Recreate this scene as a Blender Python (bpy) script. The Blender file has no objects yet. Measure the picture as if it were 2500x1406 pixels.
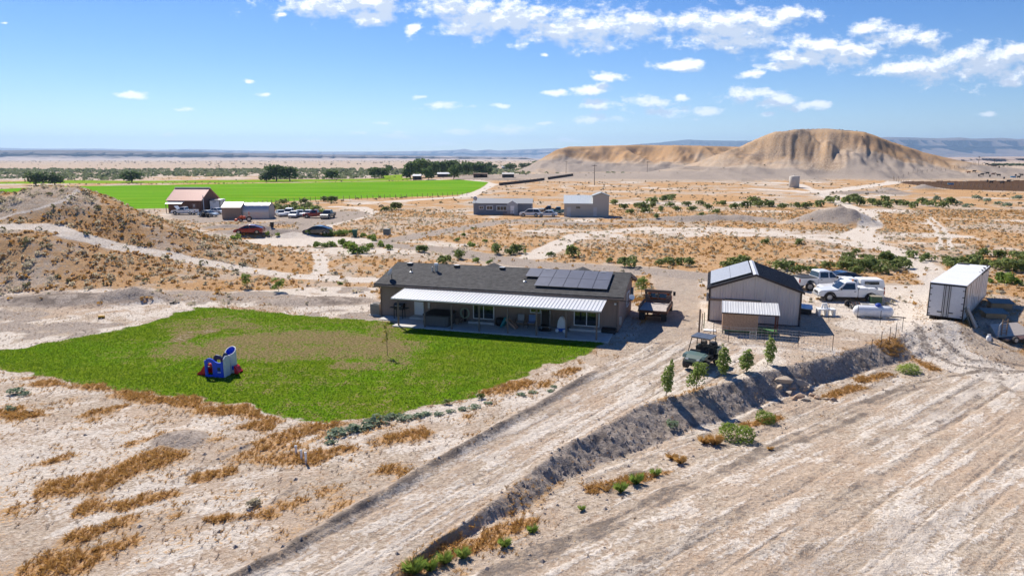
import bpy, bmesh, math, random
import numpy as np
from mathutils import Vector, Matrix
random.seed(7); RNG = np.random.default_rng(7)
R = math.radians
sc = bpy.context.scene
COL = sc.collection

# ------------------------------------------------------------------ camera
CAMZ = 13.1; PITCH = R(10.8); FPX = 1667.0        # focal length in pixels of the 2500 px wide photograph
cam = bpy.data.cameras.new('camera'); camo = bpy.data.objects.new('camera', cam); COL.objects.link(camo)
cam.sensor_width = 36.0; cam.lens = 36.0 * FPX / 2500.0
camo.location = (0, 0, CAMZ); camo.rotation_euler = (R(90) - PITCH, 0, 0)
cam.clip_start = 0.5; cam.clip_end = 90000
sc.camera = camo
sc.render.resolution_x = 1024; sc.render.resolution_y = 575

# ------------------------------------------------------------------ light
SUN_EL = R(44); SUN_AZ = R(-29)                   # azimuth measured from +Y towards +X (the sun stands behind the house, to the left)
sv = Vector((math.sin(SUN_AZ) * math.cos(SUN_EL), math.cos(SUN_AZ) * math.cos(SUN_EL), math.sin(SUN_EL)))
sl = bpy.data.lights.new('sun', 'SUN'); sl.energy = 4.5; sl.angle = R(0.53); sl.color = (1.0, 0.93, 0.83)
so = bpy.data.objects.new('sun', sl); COL.objects.link(so)
so.rotation_euler = (-sv).to_track_quat('-Z', 'Y').to_euler(); so.location = (-60, 90, 120)

def pix_uv(px, py):
    u = (px - 1250) / FPX; v = (703 - py) / FPX
    dy = math.cos(PITCH) + v * math.sin(PITCH)
    return u / dy, (-math.sin(PITCH) + v * math.cos(PITCH)) / dy

world = bpy.data.worlds.new('World'); sc.world = world; world.use_nodes = True
def build_world():
    nt = world.node_tree; N = nt.nodes; L = nt.links
    N.clear()
    out = N.new('ShaderNodeOutputWorld'); bg = N.new('ShaderNodeBackground')
    sky = N.new('ShaderNodeTexSky'); sky.sky_type = 'NISHITA'; sky.sun_disc = False
    sky.sun_elevation = SUN_EL; sky.sun_rotation = SUN_AZ % (2 * math.pi)
    sky.altitude = 1400; sky.air_density = 1.0; sky.dust_density = 0.25; sky.ozone_density = 3.5
    bg.inputs['Strength'].default_value = 0.095
    # cloud layer: puffs with a position and a size on the sky, torn up by noise
    clouds = [(860,8,190,40),(905,40,75,20),(1110,18,110,30),(1240,48,190,48),(1420,70,185,46),(1150,60,90,30),(1015,68,30,12),
      (1560,62,60,40),(1760,72,145,48),(1850,50,110,30),(1930,40,80,16),(1800,105,110,18),(2000,112,110,26),(2080,125,95,22),
      (2200,92,110,22),(2140,70,70,18),(1960,138,110,22),(2060,150,85,22),(2150,165,70,20),(2260,175,120,30),(2390,160,160,45),(2480,140,110,36),
      (2470,203,40,12),(1660,162,70,13),(1690,156,35,11),(1640,165,45,9),(1835,182,28,9),(1885,160,40,12),
      (1470,190,45,13),(1450,218,50,13),(1355,225,36,9),(1460,257,50,12),(1590,250,65,18),(1640,272,110,13),(1668,239,24,9),
      (1450,293,62,11),(1830,232,80,17),(1900,248,80,14),(1990,258,65,13),(1878,278,30,6),
      (315,233,46,8),(1085,260,42,11),(1035,238,28,7),(1220,259,30,6),(646,230,22,6),(612,198,17,5),(455,267,28,5),(938,300,22,5),
      (1130,321,48,7),(1245,318,66,13),(980,335,68,8),(880,324,20,4),(500,333,30,6),(420,331,24,4),(985,322,18,4),
      (1335,133,17,5),(690,36,20,5),(8,57,12,6),(2410,284,18,7),(1700,290,20,5),(1100,352,50,6),(760,345,60,5),(300,349,55,5),
      (60,345,60,5),(1330,303,22,4),(1385,345,40,5)]
    g = bpy.data.node_groups.new('cloud_field', 'ShaderNodeTree')
    g.interface.new_socket('uv', in_out='INPUT', socket_type='NodeSocketVector')
    g.interface.new_socket('D', in_out='OUTPUT', socket_type='NodeSocketFloat')
    gn = g.nodes; gl = g.links
    gi = gn.new('NodeGroupInput'); go = gn.new('NodeGroupOutput')
    # domain warp
    wn = gn.new('ShaderNodeTexNoise'); wn.inputs['Scale'].default_value = 22; wn.inputs['Detail'].default_value = 3
    gl.new(gi.outputs[0], wn.inputs['Vector'])
    ws = gn.new('ShaderNodeVectorMath'); ws.operation = 'SUBTRACT'; gl.new(wn.outputs['Color'], ws.inputs[0]); ws.inputs[1].default_value = (.5, .5, .5)
    wm = gn.new('ShaderNodeVectorMath'); wm.operation = 'MULTIPLY'; gl.new(ws.outputs[0], wm.inputs[0]); wm.inputs[1].default_value = (.045, .012, 0)
    wa = gn.new('ShaderNodeVectorMath'); wa.operation = 'ADD'; gl.new(wm.outputs[0], wa.inputs[0]); gl.new(gi.outputs[0], wa.inputs[1])
    prev = None
    for (cx, cy, rx, ry) in clouds:
        cu, cv = pix_uv(cx, cy)
        a = gn.new('ShaderNodeVectorMath'); a.operation = 'SUBTRACT'; gl.new(wa.outputs[0], a.inputs[0]); a.inputs[1].default_value = (cu, cv, 0)
        b = gn.new('ShaderNodeVectorMath'); b.operation = 'MULTIPLY'; gl.new(a.outputs[0], b.inputs[0])
        b.inputs[1].default_value = (FPX / (rx * 1.12), FPX / (ry * 1.12), 0)
        c = gn.new('ShaderNodeVectorMath'); c.operation = 'LENGTH'; gl.new(b.outputs[0], c.inputs[0])
        if prev is None: prev = c.outputs['Value']
        else:
            m = gn.new('ShaderNodeMath'); m.operation = 'SMOOTH_MIN'; gl.new(prev, m.inputs[0]); gl.new(c.outputs['Value'], m.inputs[1]); m.inputs[2].default_value = .12
            prev = m.outputs[0]
    # fine puffs
    mp = gn.new('ShaderNodeMapping'); mp.inputs['Scale'].default_value = (1, 1.7, 1); gl.new(gi.outputs[0], mp.inputs['Vector'])
    n1 = gn.new('ShaderNodeTexNoise'); n1.inputs['Scale'].default_value = 30; n1.inputs['Detail'].default_value = 10; n1.inputs['Roughness'].default_value = .64
    gl.new(mp.outputs[0], n1.inputs['Vector'])
    s1 = gn.new('ShaderNodeMath'); s1.operation = 'MULTIPLY_ADD'; gl.new(n1.outputs['Fac'], s1.inputs[0]); s1.inputs[1].default_value = 3.4; s1.inputs[2].default_value = -0.68
    s2 = gn.new('ShaderNodeMath'); s2.operation = 'SUBTRACT'; gl.new(s1.outputs[0], s2.inputs[0]); gl.new(prev, s2.inputs[1])
    gl.new(s2.outputs[0], go.inputs[0])
    # direction to tangent coordinates (the same layer goes on behind the camera)
    tc = N.new('ShaderNodeTexCoord'); sep = N.new('ShaderNodeSeparateXYZ'); L.new(tc.outputs['Generated'], sep.inputs[0])
    ab = N.new('ShaderNodeMath'); ab.operation = 'ABSOLUTE'; L.new(sep.outputs['Y'], ab.inputs[0])
    mx = N.new('ShaderNodeMath'); mx.operation = 'MAXIMUM'; L.new(ab.outputs[0], mx.inputs[0]); mx.inputs[1].default_value = .08
    du = N.new('ShaderNodeMath'); du.operation = 'DIVIDE'; L.new(sep.outputs['X'], du.inputs[0]); L.new(mx.outputs[0], du.inputs[1])
    dv = N.new('ShaderNodeMath'); dv.operation = 'DIVIDE'; L.new(sep.outputs['Z'], dv.inputs[0]); L.new(mx.outputs[0], dv.inputs[1])
    cm = N.new('ShaderNodeCombineXYZ'); L.new(du.outputs[0], cm.inputs[0]); L.new(dv.outputs[0], cm.inputs[1])
    g1 = N.new('ShaderNodeGroup'); g1.node_tree = g; L.new(cm.outputs[0], g1.inputs[0])
    off = N.new('ShaderNodeVectorMath'); off.operation = 'ADD'; L.new(cm.outputs[0], off.inputs[0]); off.inputs[1].default_value = (-.006, .013, 0)
    g2 = N.new('ShaderNodeGroup'); g2.node_tree = g; L.new(off.outputs[0], g2.inputs[0])
    cov = N.new('ShaderNodeMapRange'); cov.interpolation_type = 'SMOOTHSTEP'; L.new(g1.outputs[0], cov.inputs[0])
    cov.inputs[1].default_value = -0.05; cov.inputs[2].default_value = .85; cov.inputs[3].default_value = 0; cov.inputs[4].default_value = .97
    und = N.new('ShaderNodeMapRange'); und.interpolation_type = 'SMOOTHSTEP'; L.new(g2.outputs[0], und.inputs[0])
    und.inputs[1].default_value = .12; und.inputs[2].default_value = .62; und.inputs[3].default_value = 0; und.inputs[4].default_value = 1
    cc = N.new('ShaderNodeMix'); cc.data_type = 'RGBA'; L.new(und.outputs[0], cc.inputs['Factor'])
    cc.inputs['A'].default_value = (8.3, 8.3, 8.3, 1); cc.inputs['B'].default_value = (4.3, 4.9, 5.9, 1)
    # far clouds sink into the pale air above the horizon
    fad = N.new('ShaderNodeMapRange'); L.new(dv.outputs[0], fad.inputs[0]); fad.inputs[1].default_value = .0; fad.inputs[2].default_value = .09; fad.inputs[3].default_value = .25; fad.inputs[4].default_value = 1
    cf = N.new('ShaderNodeMath'); cf.operation = 'MULTIPLY'; L.new(cov.outputs[0], cf.inputs[0]); L.new(fad.outputs[0], cf.inputs[1])
    mix = N.new('ShaderNodeMix'); mix.data_type = 'RGBA'; L.new(cf.outputs[0], mix.inputs['Factor'])
    hs = N.new('ShaderNodeHueSaturation'); hs.inputs['Hue'].default_value = .512; hs.inputs['Saturation'].default_value = 1.32; hs.inputs['Value'].default_value = .75; L.new(sky.outputs[0], hs.inputs['Color'])
    L.new(hs.outputs[0], mix.inputs['A']); L.new(cc.outputs['Result'], mix.inputs['B'])
    L.new(mix.outputs['Result'], bg.inputs['Color']); L.new(bg.outputs[0], out.inputs[0])
build_world()
world.cycles.sampling_method = 'MANUAL'; world.cycles.sample_map_resolution = 512
vs = sc.view_settings; vs.view_transform = 'Standard'; vs.look = 'None'; vs.gamma = 1.0; vs.use_curve_mapping = False
vs.exposure = 0.74
sc.cycles.max_bounces = 6; sc.cycles.diffuse_bounces = 4; sc.cycles.glossy_bounces = 2; sc.cycles.transmission_bounces = 3
sc.cycles.transparent_max_bounces = 6; sc.cycles.volume_bounces = 0
sc.cycles.use_denoising = True; sc.cycles.use_adaptive_sampling = True; sc.cycles.adaptive_threshold = 0.02

# ------------------------------------------------------------------ numpy noise and plane geometry
def _hash(ix, iy, seed):
    h = (ix.astype(np.int64) * 374761393 + iy.astype(np.int64) * 668265263 + seed * 982451653) & 0xffffffff
    h = ((h ^ (h >> 13)) * 1274126177) & 0xffffffff
    return ((h ^ (h >> 16)) & 0xffff) / 65535.0
def vnoise(x, y, seed=0):
    fx = np.floor(x); fy = np.floor(y); tx = x - fx; ty = y - fy
    tx = tx * tx * (3 - 2 * tx); ty = ty * ty * (3 - 2 * ty)
    a = _hash(fx, fy, seed); b = _hash(fx + 1, fy, seed); c = _hash(fx, fy + 1, seed); d = _hash(fx + 1, fy + 1, seed)
    return (a + (b - a) * tx) * (1 - ty) + (c + (d - c) * tx) * ty
def fbm(x, y, octv=4, seed=0, gain=.5):
    s = 0; a = 1; t = 0
    for i in range(octv):
        s = s + a * vnoise(x + i * 17.3, y - i * 9.1, seed + i); t += a
        a *= gain; x = x * 2.03 + .31 * y; y = y * 2.03 - .31 * x * .3
    return s / t
def sst(a, b, x):
    t = np.clip((x - a) / (b - a), 0, 1); return t * t * (3 - 2 * t)
def flat(px, py, z=0.0):
    u, v = pix_uv(px, py); t = (z - CAMZ) / v
    return (u * t, t)
def _segd(x, y, a, b):
    ax, ay = a; bx, by = b; dx = bx - ax; dy = by - ay; l = dx * dx + dy * dy + 1e-9
    t = np.clip(((x - ax) * dx + (y - ay) * dy) / l, 0, 1)
    return (x - ax - t * dx) ** 2 + (y - ay - t * dy) ** 2
def sd_poly(x, y, P, cap=6.0):
    P = [tuple(p) for p in P]; xs = [p[0] for p in P]; ys = [p[1] for p in P]
    out = np.full(x.shape, -cap, float)
    k = (x > min(xs) - cap) & (x < max(xs) + cap) & (y > min(ys) - cap) & (y < max(ys) + cap)
    if not k.any(): return out
    X = x[k]; Y = y[k]; d = np.full(X.shape, 1e12); ins = np.zeros(X.shape, bool)
    for i in range(len(P)):
        a = P[i]; b = P[(i + 1) % len(P)]
        d = np.minimum(d, _segd(X, Y, a, b))
        if a[1] != b[1]:
            ins ^= ((a[1] > Y) != (b[1] > Y)) & (X < (b[0] - a[0]) * (Y - a[1]) / (b[1] - a[1]) + a[0])
    d = np.minimum(np.sqrt(d), cap); out[k] = np.where(ins, d, -d)
    return out
def d_line(x, y, P, cap=8.0):
    xs = [p[0] for p in P]; ys = [p[1] for p in P]; out = np.full(x.shape, cap, float)
    k = (x > min(xs) - cap) & (x < max(xs) + cap) & (y > min(ys) - cap) & (y < max(ys) + cap)
    if not k.any(): return out
    X = x[k]; Y = y[k]; d = np.full(X.shape, cap * cap)
    for i in range(len(P) - 1): d = np.minimum(d, _segd(X, Y, P[i], P[i + 1]))
    out[k] = np.sqrt(d); return out

# ------------------------------------------------------------------ shape of the land
def fl(pts, z=0.0): return [flat(p[0], p[1], p[2] if len(p) > 2 else z) for p in pts]
CREST = [(-12, 6), (-6.5, 15)] + fl([(960,1390),(1090,1300),(1200,1215),(1350,1100),(1470,1040),(1560,990),(1625,970),(1700,950),(1790,932),(1870,908),(1960,884),(2050,862),(2130,838),(2200,820),(2232,806)]) + [(33, 50.8), (35.5, 53.5), (44, 56), (60, 62), (110, 80)]
TOE = [(-10.5, 4.5), (-5.2, 13.5)] + fl([(1030,1406,-.75),(1120,1350,-.78),(1250,1285,-.9),(1400,1200,-1.2),(1540,1135,-1.5),(1660,1092,-1.8),(1760,1062,-1.85),(1880,1003,-1.8),(2000,965,-1.7),(2100,930,-1.6),(2200,897,-1.4),(2260,880,-1.2)]) + [(34, 44.5), (38.5, 48.5), (47, 51.5), (62, 57), (112, 74)]
CL = [(112, 0), (80, -30), (-10, -30)]
def pad_drop(x, y):
    c = sd_poly(x, y, CREST + CL, 12.0); t = sd_poly(x, y, TOE + CL, 12.0)
    c = c + .5 * (fbm(x / 3.1, y / 3.1, 2, 201) - .5) + .35 * (fbm(x / 1.2, y / 1.2, 2, 203) - .5); t = t + .9 * (fbm(x / 2.6, y / 2.6, 2, 207) - .5)
    f = np.where(c <= 0, 0, np.where(t >= 0, 1, c / np.maximum(c - t, 1e-4)))
    H = np.interp(y, [10, 20, 25, 30, 35, 44, 50, 56, 70], [.2, .3, .48, .8, 1.1, 1.1, .85, .65, .55])
    return f, H, c, t
HX = np.array([-400, -200, -130, -100, -80, -67, -58, -53.4, -49, -45, -37, -30, -25, -18]); HZ = np.array([0, 2, 4.5, 6, 7.4, 8.3, 9.3, 9.2, 7.9, 5.7, 2.5, .9, .2, 0])
QY = np.array([60, 63.5, 68, 72.5, 75.5, 79, 84, 88.5, 92, 98, 106, 120, 140]); QZ = np.array([0, .06, .27, .48, .57, .63, .86, 1.0, .98, .8, .45, .08, 0])
def far_profile(pts, Y):
    xs = []; zs = []
    for (px, py) in pts:
        u, v = pix_uv(px, py); xs.append(u * Y); zs.append(CAMZ + v * Y)
    return np.array(xs), np.array(zs)
M_X, M_Z = far_profile([(1560,440),(1640,420),(1700,403),(1780,376),(1850,345),(1900,327),(1955,318),(2050,319),(2110,324),(2180,349),(2250,371),(2340,392),(2420,405),(2520,415),(2700,428)], 480)
L_X, L_Z = far_profile([(1190,432),(1260,418),(1300,402),(1330,385),(1362,366),(1390,359),(1450,357),(1560,354),(1640,355),(1750,357),(1840,360),(1950,372),(2060,400),(2150,420)], 680)
MOUNDS = []
_g = np.random.default_rng(77)
RUTS = [(R(40), -22 + 34 * _g.random(), _g.random() * 6, 8 + 45 * _g.random(), 2 + 9 * _g.random() ** 2, .05 + .06 * _g.random()) for _ in range(34)]
DRUTS = [(R(53), 8 + 13 * _g.random(), _g.random() * 6, 12 + 40 * _g.random(), 5 + 12 * _g.random(), .06 + .07 * _g.random()) for _ in range(30)]
def ruts(x, y, lst):
    out = np.zeros_like(x)
    for (th, t0, ph, sc_, ln, w) in lst:
        s = x * math.cos(th) + y * math.sin(th); t = -x * math.sin(th) + y * math.cos(th); wob = .22 * np.sin(s / 15 + ph) + .03 * np.sin(s / 1.7 + 2 * ph)
        env = np.exp(-((s - sc_) / ln) ** 4)
        for o in (0, 1.65): out = np.maximum(out, env * np.exp(-((t - t0 - wob - o) / w) ** 2))
    return out
def terrain(x, y, micro=True):
    x = np.asarray(x, float); y = np.asarray(y, float)
    f, H, c, t = pad_drop(x, y)
    z = -H * (f * f * (3 - 2 * f) * .3 + f * .7)
    # left hill
    hx = np.interp(x + .62 * np.maximum(0, y - 85) + 2.5 * (fbm(x / 14, y / 14, 2, 5) - .5), HX, HZ) * np.interp(y - 1.5 * (fbm(x / 9, y / 9, 2, 6) - .5), QY, QZ)
    z = z + hx * (.93 + .14 * fbm(x / 6, y / 6, 3, 8))
    # far hills with spurs and gullies
    k = y > 300
    if k.any():
        X = x[k]; Y = y[k]
        sp = fbm(X / 42, Y / 130, 3, 21); rid = 1 - np.abs(2 * sp - 1)
        sp2 = 1 - np.abs(2 * fbm(X / 17, Y / 60, 3, 27) - 1)
        for (PX, PZ, y0, y1, y2, yx) in ((M_X, M_Z, 372, 480, 560, 26), (L_X, L_Z, 545, 680, 760, 34)):
            Ye = Y + (rid - .55) * yx * 2.2 + (sp2 - .5) * 14
            q = np.interp(Ye, [y0, y0 + .18 * (y1 - y0), y0 + .5 * (y1 - y0), y0 + .8 * (y1 - y0), y1 - 4, y1 + 15, y2 - 20, y2 + 30], [0, .08, .40, .78, .965, 1, .7, 0])
            q = np.where(Y > y1 - 12, np.maximum(q, sst(y1 - 12, y1, Y) * (Y <= y1 + 8)), q)
            xc = .5 * (PX[5] + PX[9]); Xs = X - (.49 if y1 < 600 else .2) * (Y - y1); Xe = xc + (Xs - xc) * (1 + .12 * np.clip((y1 - Y) / (y1 - y0), 0, 1)); pz = np.interp(Xe, PX, PZ, left=0, right=0)
            zz = np.maximum(pz, 0) * q * (1 - .22 * q * (1 - q) * 4 * (1 - np.abs(2 * fbm((X - .45 * Y) / 11, Y / 40, 3, 31) - 1)) - .10 * q * (1 - q) * 4 * (1 - np.abs(2 * fbm((X - .45 * Y) / 4.2, Y / 22, 2, 35) - 1)))
            z[k] = np.maximum(z[k], zz)
        z[k] += 3.6 * np.exp(-((X - 70) / 110) ** 2 - ((Y - 430) / 80) ** 2)
        z[k] += np.interp(Y, [300, 900, 4000, 40000], [0, 0, -5, -5])
    for (mx, my, r, h, sx) in MOUNDS:
        kk = (np.abs(x - mx) < r * sx * 2.2) & (np.abs(y - my) < r * 2.2)
        if kk.any():
            d = np.hypot((x[kk] - mx) / sx, y[kk] - my) / r + .35 * (fbm(x[kk] / r * 1.6, y[kk] / r * 1.6, 3, 33) - .5)
            z[kk] += h * np.maximum(0, 1 - np.clip(d, 0, 2) / 1.25) ** 1.25
    return z
def mound(px, py, r, h, sx=1.0): MOUNDS.append((*flat(px, py), r, h, sx))
mound(335,732,2.2,.95,1.3); mound(250,735,2.6,.5,1.8); mound(120,740,3,.45,2.0); mound(640,575,4,1.7,2.6); mound(560,560,3,1.0,2.2); mound(612,552,3,.6,1.6); mound(690,548,3,.8,1.8)
mound(2050,547,6.5,2.5,1.25); mound(1995,545,4,1.5,1.8); mound(2082,549,4,1.3,1.2); mound(2110,475,6,1.5,4.5); mound(2168,470,5,2.2,1.2); mound(2255,465,6,2.4,1.3); mound(2312,412,16,4.5,1.6); mound(1400,548,3,.5,5); mound(1690,540,4,.9,5); mound(1780,538,4,.9,4)
mound(1240,443,4,.8,1.5); mound(440,1075,1.2,.32,1.3); mound(770,738,2.6,.35,2.6)
MOUNDS += [(33.8, 51.8, 2.6, .7, 1.5)]

TT = np.concatenate([np.geomspace(14, 140, 2600), np.geomspace(140, 900, 1400)[1:]])
def G(px, py):
    """world point on the land seen at a pixel of the photograph"""
    u, v = pix_uv(px, py)
    zz = terrain(u * TT, TT); below = CAMZ + v * TT < zz
    i = int(np.argmax(below)) if below.any() else -1
    if i == -1:
        return flat(px, py)
    return (u * TT[i], TT[i])
def gz(x, y): return float(terrain(np.array([x]), np.array([y]))[0])
def GP(pts): return [G(*p) for p in pts]

# areas of the ground, in plan
LAWN = GP([(-60,872),(0,858),(120,838),(300,805),(410,772),(480,752),(560,752),(650,762),(760,772),(850,782),(925,783),(985,795),(1200,812),(1470,836),(1432,862),(1330,892),(1230,935),(1130,972),(1010,1002),(900,1015),(800,1021),(700,1012),(600,992),(480,975),(340,955),(180,928),(0,902),(-60,895)])
FIELD = fl([(-900,478),(-400,472),(0,462),(120,456),(560,449),(800,446),(1030,444),(1120,444),(1192,449),(1180,457),(1150,470),(1120,476),(1000,481),(900,484),(800,487),(700,492),(620,498),(520,504),(440,508),(340,510),(0,500),(-500,505)])
STRIP = fl([(-300,452),(190,448),(560,447),(1000,443.5),(1010,438),(700,439),(300,442),(190,440)])
STUBBLE = fl([(330,440),(640,441),(640,432),(380,431)]); STRIP2 = fl([(935,444),(985,444),(985,426),(930,430)])
CULDESAC = fl([(590,592),(640,583),(720,577),(800,578),(890,582),(920,590),(880,597),(800,601),(720,603),(640,602)])
BARNYARD = fl([(430,515),(560,505),(700,520),(880,516),(900,524),(860,536),(790,550),(770,578),(700,580),(735,548),(690,536),(600,540),(480,545),(420,530)])
FEED = fl([(2178,447),(2260,441),(2360,437),(2520,430),(2800,424),(2800,482),(2520,468),(2330,463)])
DRIVE = GP([(520,1406),(640,1392)]) and (GP([(640,1390),(860,1265),(1060,1140),(1200,1065),(1340,985),(1450,915),(1540,850),(1560,822),(1590,770),(1600,710),(1590,668),(1700,668),(1712,760),(1700,800),(1790,840),(1880,870),(1840,895),(1750,930),(1640,962),(1560,985),(1480,1030),(1350,1095),(1200,1210),(1090,1295),(960,1385)]) + [(-6, 15), (-12, 6), (-17, 8), (-11, 16)])
YARD = GP([(1700,668),(2330,700),(2250,790),(2215,815),(2130,835),(1960,880),(1790,930),(1700,880),(1640,800)])
HOUSEYARD = GP([(0,715),(300,705),(560,712),(760,700),(925,700),(935,790),(760,775),(560,752),(480,755),(300,808),(0,860),(-300,900),(-300,740)])
ROADS = [ # (name, pixel polyline, half width in metres, kind)
 ('gravel_road', [(880,597),(1000,602),(1100,612),(1200,630),(1300,646),(1450,655),(1600,664),(1750,680),(1850,690)], 2.6, 'grey'),
 ('hill_track', [(-120,562),(0,556),(90,553),(140,558),(170,573),(300,602),(430,627),(600,657),(760,677),(925,685),(1000,690)], 1.25, 'white'),
 ('foot_track', [(775,620),(785,640),(780,668)], .9, 'white'),
 ('dirt_road', [(1950,450),(2000,470),(2060,500),(2120,520),(2128,545),(2092,572),(2120,595),(2190,615),(2240,645),(2290,672),(2310,700),(2240,760),(2262,800),(2290,850),(2350,890),(2500,930)], 2.0, 'white'),
 ('cut_track', [(1560,560),(1700,558),(1850,566),(1960,578),(2060,592),(2140,606)], 1.7, 'white'),
 ('spur_track', [(1300,628),(1360,600),(1410,575),(1500,565),(1600,556)], 1.9, 'white'),
 ('barn_lane', [(780,560),(800,548),(880,530),(905,518),(880,507),(820,505)], 1.9, 'white'),
 ('house_lane', [(920,592),(1000,580),(1100,562),(1240,540),(1400,531),(1500,531)], 2.6, 'grey'),
 ('field_lane', [(960,492),(1140,480),(1175,462),(1200,450),(1160,441),(1060,440)], 3.0, 'white'),
 ('ridge_path', [(2320,610),(2318,580),(2300,555),(2270,530)], .35, 'white'), ('ridge_path', [(2288,610),(2296,585),(2285,560),(2262,535)], .35, 'white'),
 ('feedlot_lane', [(2500,412),(2350,425),(2200,440),(2000,470),(1850,462)], 4.0, 'white'),
 ('crest_path', [(0,535),(90,512),(160,490),(190,466)], .3, 'white'),
]
TRACKS = [(GP(p), w, v) for (p, w, v) in (([(1180,1406),(1420,1305),(1640,1195),(1720,1165),(1900,1078),(2080,992),(2250,932),(2420,900)], .2, .6), ([(1230,1406),(1440,1312),(1660,1205),(1740,1172),(1915,1086),(2095,1000),(2260,940)], .16, .5), ([(1640,1170),(1560,1150),(1480,1195)], .2, .6), ([(1640,1215),(1800,1130),(1960,1075),(2110,1010)], .22, .6), ([(2235,790),(2262,845),(2330,890),(2420,905),(2520,908)], .22, .6), ([(2290,790),(2310,840),(2370,880),(2520,893)], .22, .55), ([(2430,905),(2450,945),(2500,975)], .15, .5), ([(560,1280),(640,1240),(720,1190)], .12, .5), ([(420,1175),(560,1110),(690,1040)], .16, .55))]
ROADW = [(n, GP(p), w, k) for (n, p, w, k) in ROADS]
ORANGE = [ # pixel polylines of dry grass, half width
 ([(130,1195),(250,1170),(380,1120)], .75), ([(230,1240),(400,1215)], .4), ([(90,1390),(200,1370),(300,1330)], .6), ([(230,1300),(330,1275),(420,1260)], .45),
 ([(640,1120),(760,1115),(860,1095),(1020,1060)], .55), ([(110,935),(250,945),(360,965),(480,985)], .55), ([(1085,970),(1180,955),(1290,935)], .8),
 ([(500,1000),(600,1010),(690,1025)], .5), ([(1000,1385),(1100,1345),(1190,1325)], .5), ([(1190,1305),(1300,1275)], .35), ([(530,750),(700,760),(860,775)], .9),
 ([(490,1165),(560,1150)], .3), ([(500,1225),(550,1215)], .35), ([(530,1270),(700,1245)], .25), ([(1450,1195),(1640,1150)], .45), ([(1820,1040),(1900,1020)], .6),
 ([(2020,970),(2090,945)], .6), ([(2100,930),(2170,915)], .6), ([(2240,860),(2280,900)], .7), ([(2160,845),(2190,835)], .8), ([(0,1010),(80,1015)], .7), ([(900,980),(1000,965)], .4), ([(880,895),(905,900)], .5)]
ORANGEW = [(GP(p), w) for (p, w) in ORANGE]
LAWN_DRY = [(GP([(430,830),(470,812),(510,808)]), 1.0, 1.0), (GP([(560,838),(640,828),(720,822),(800,824),(900,838),(950,850)]), 2.8, .88), (GP([(440,855),(530,858),(620,862),(780,852),(900,856)]), 2.4, .8), (GP([(480,800),(540,790),(620,800)]), 2.2, .66),
 (GP([(850,892),(900,896)]), .9, .75), (GP([(940,790),(930,840),(960,885)]), 2.0, .62), (GP([(450,790),(540,780)]), 2.0, .6)]

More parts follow.
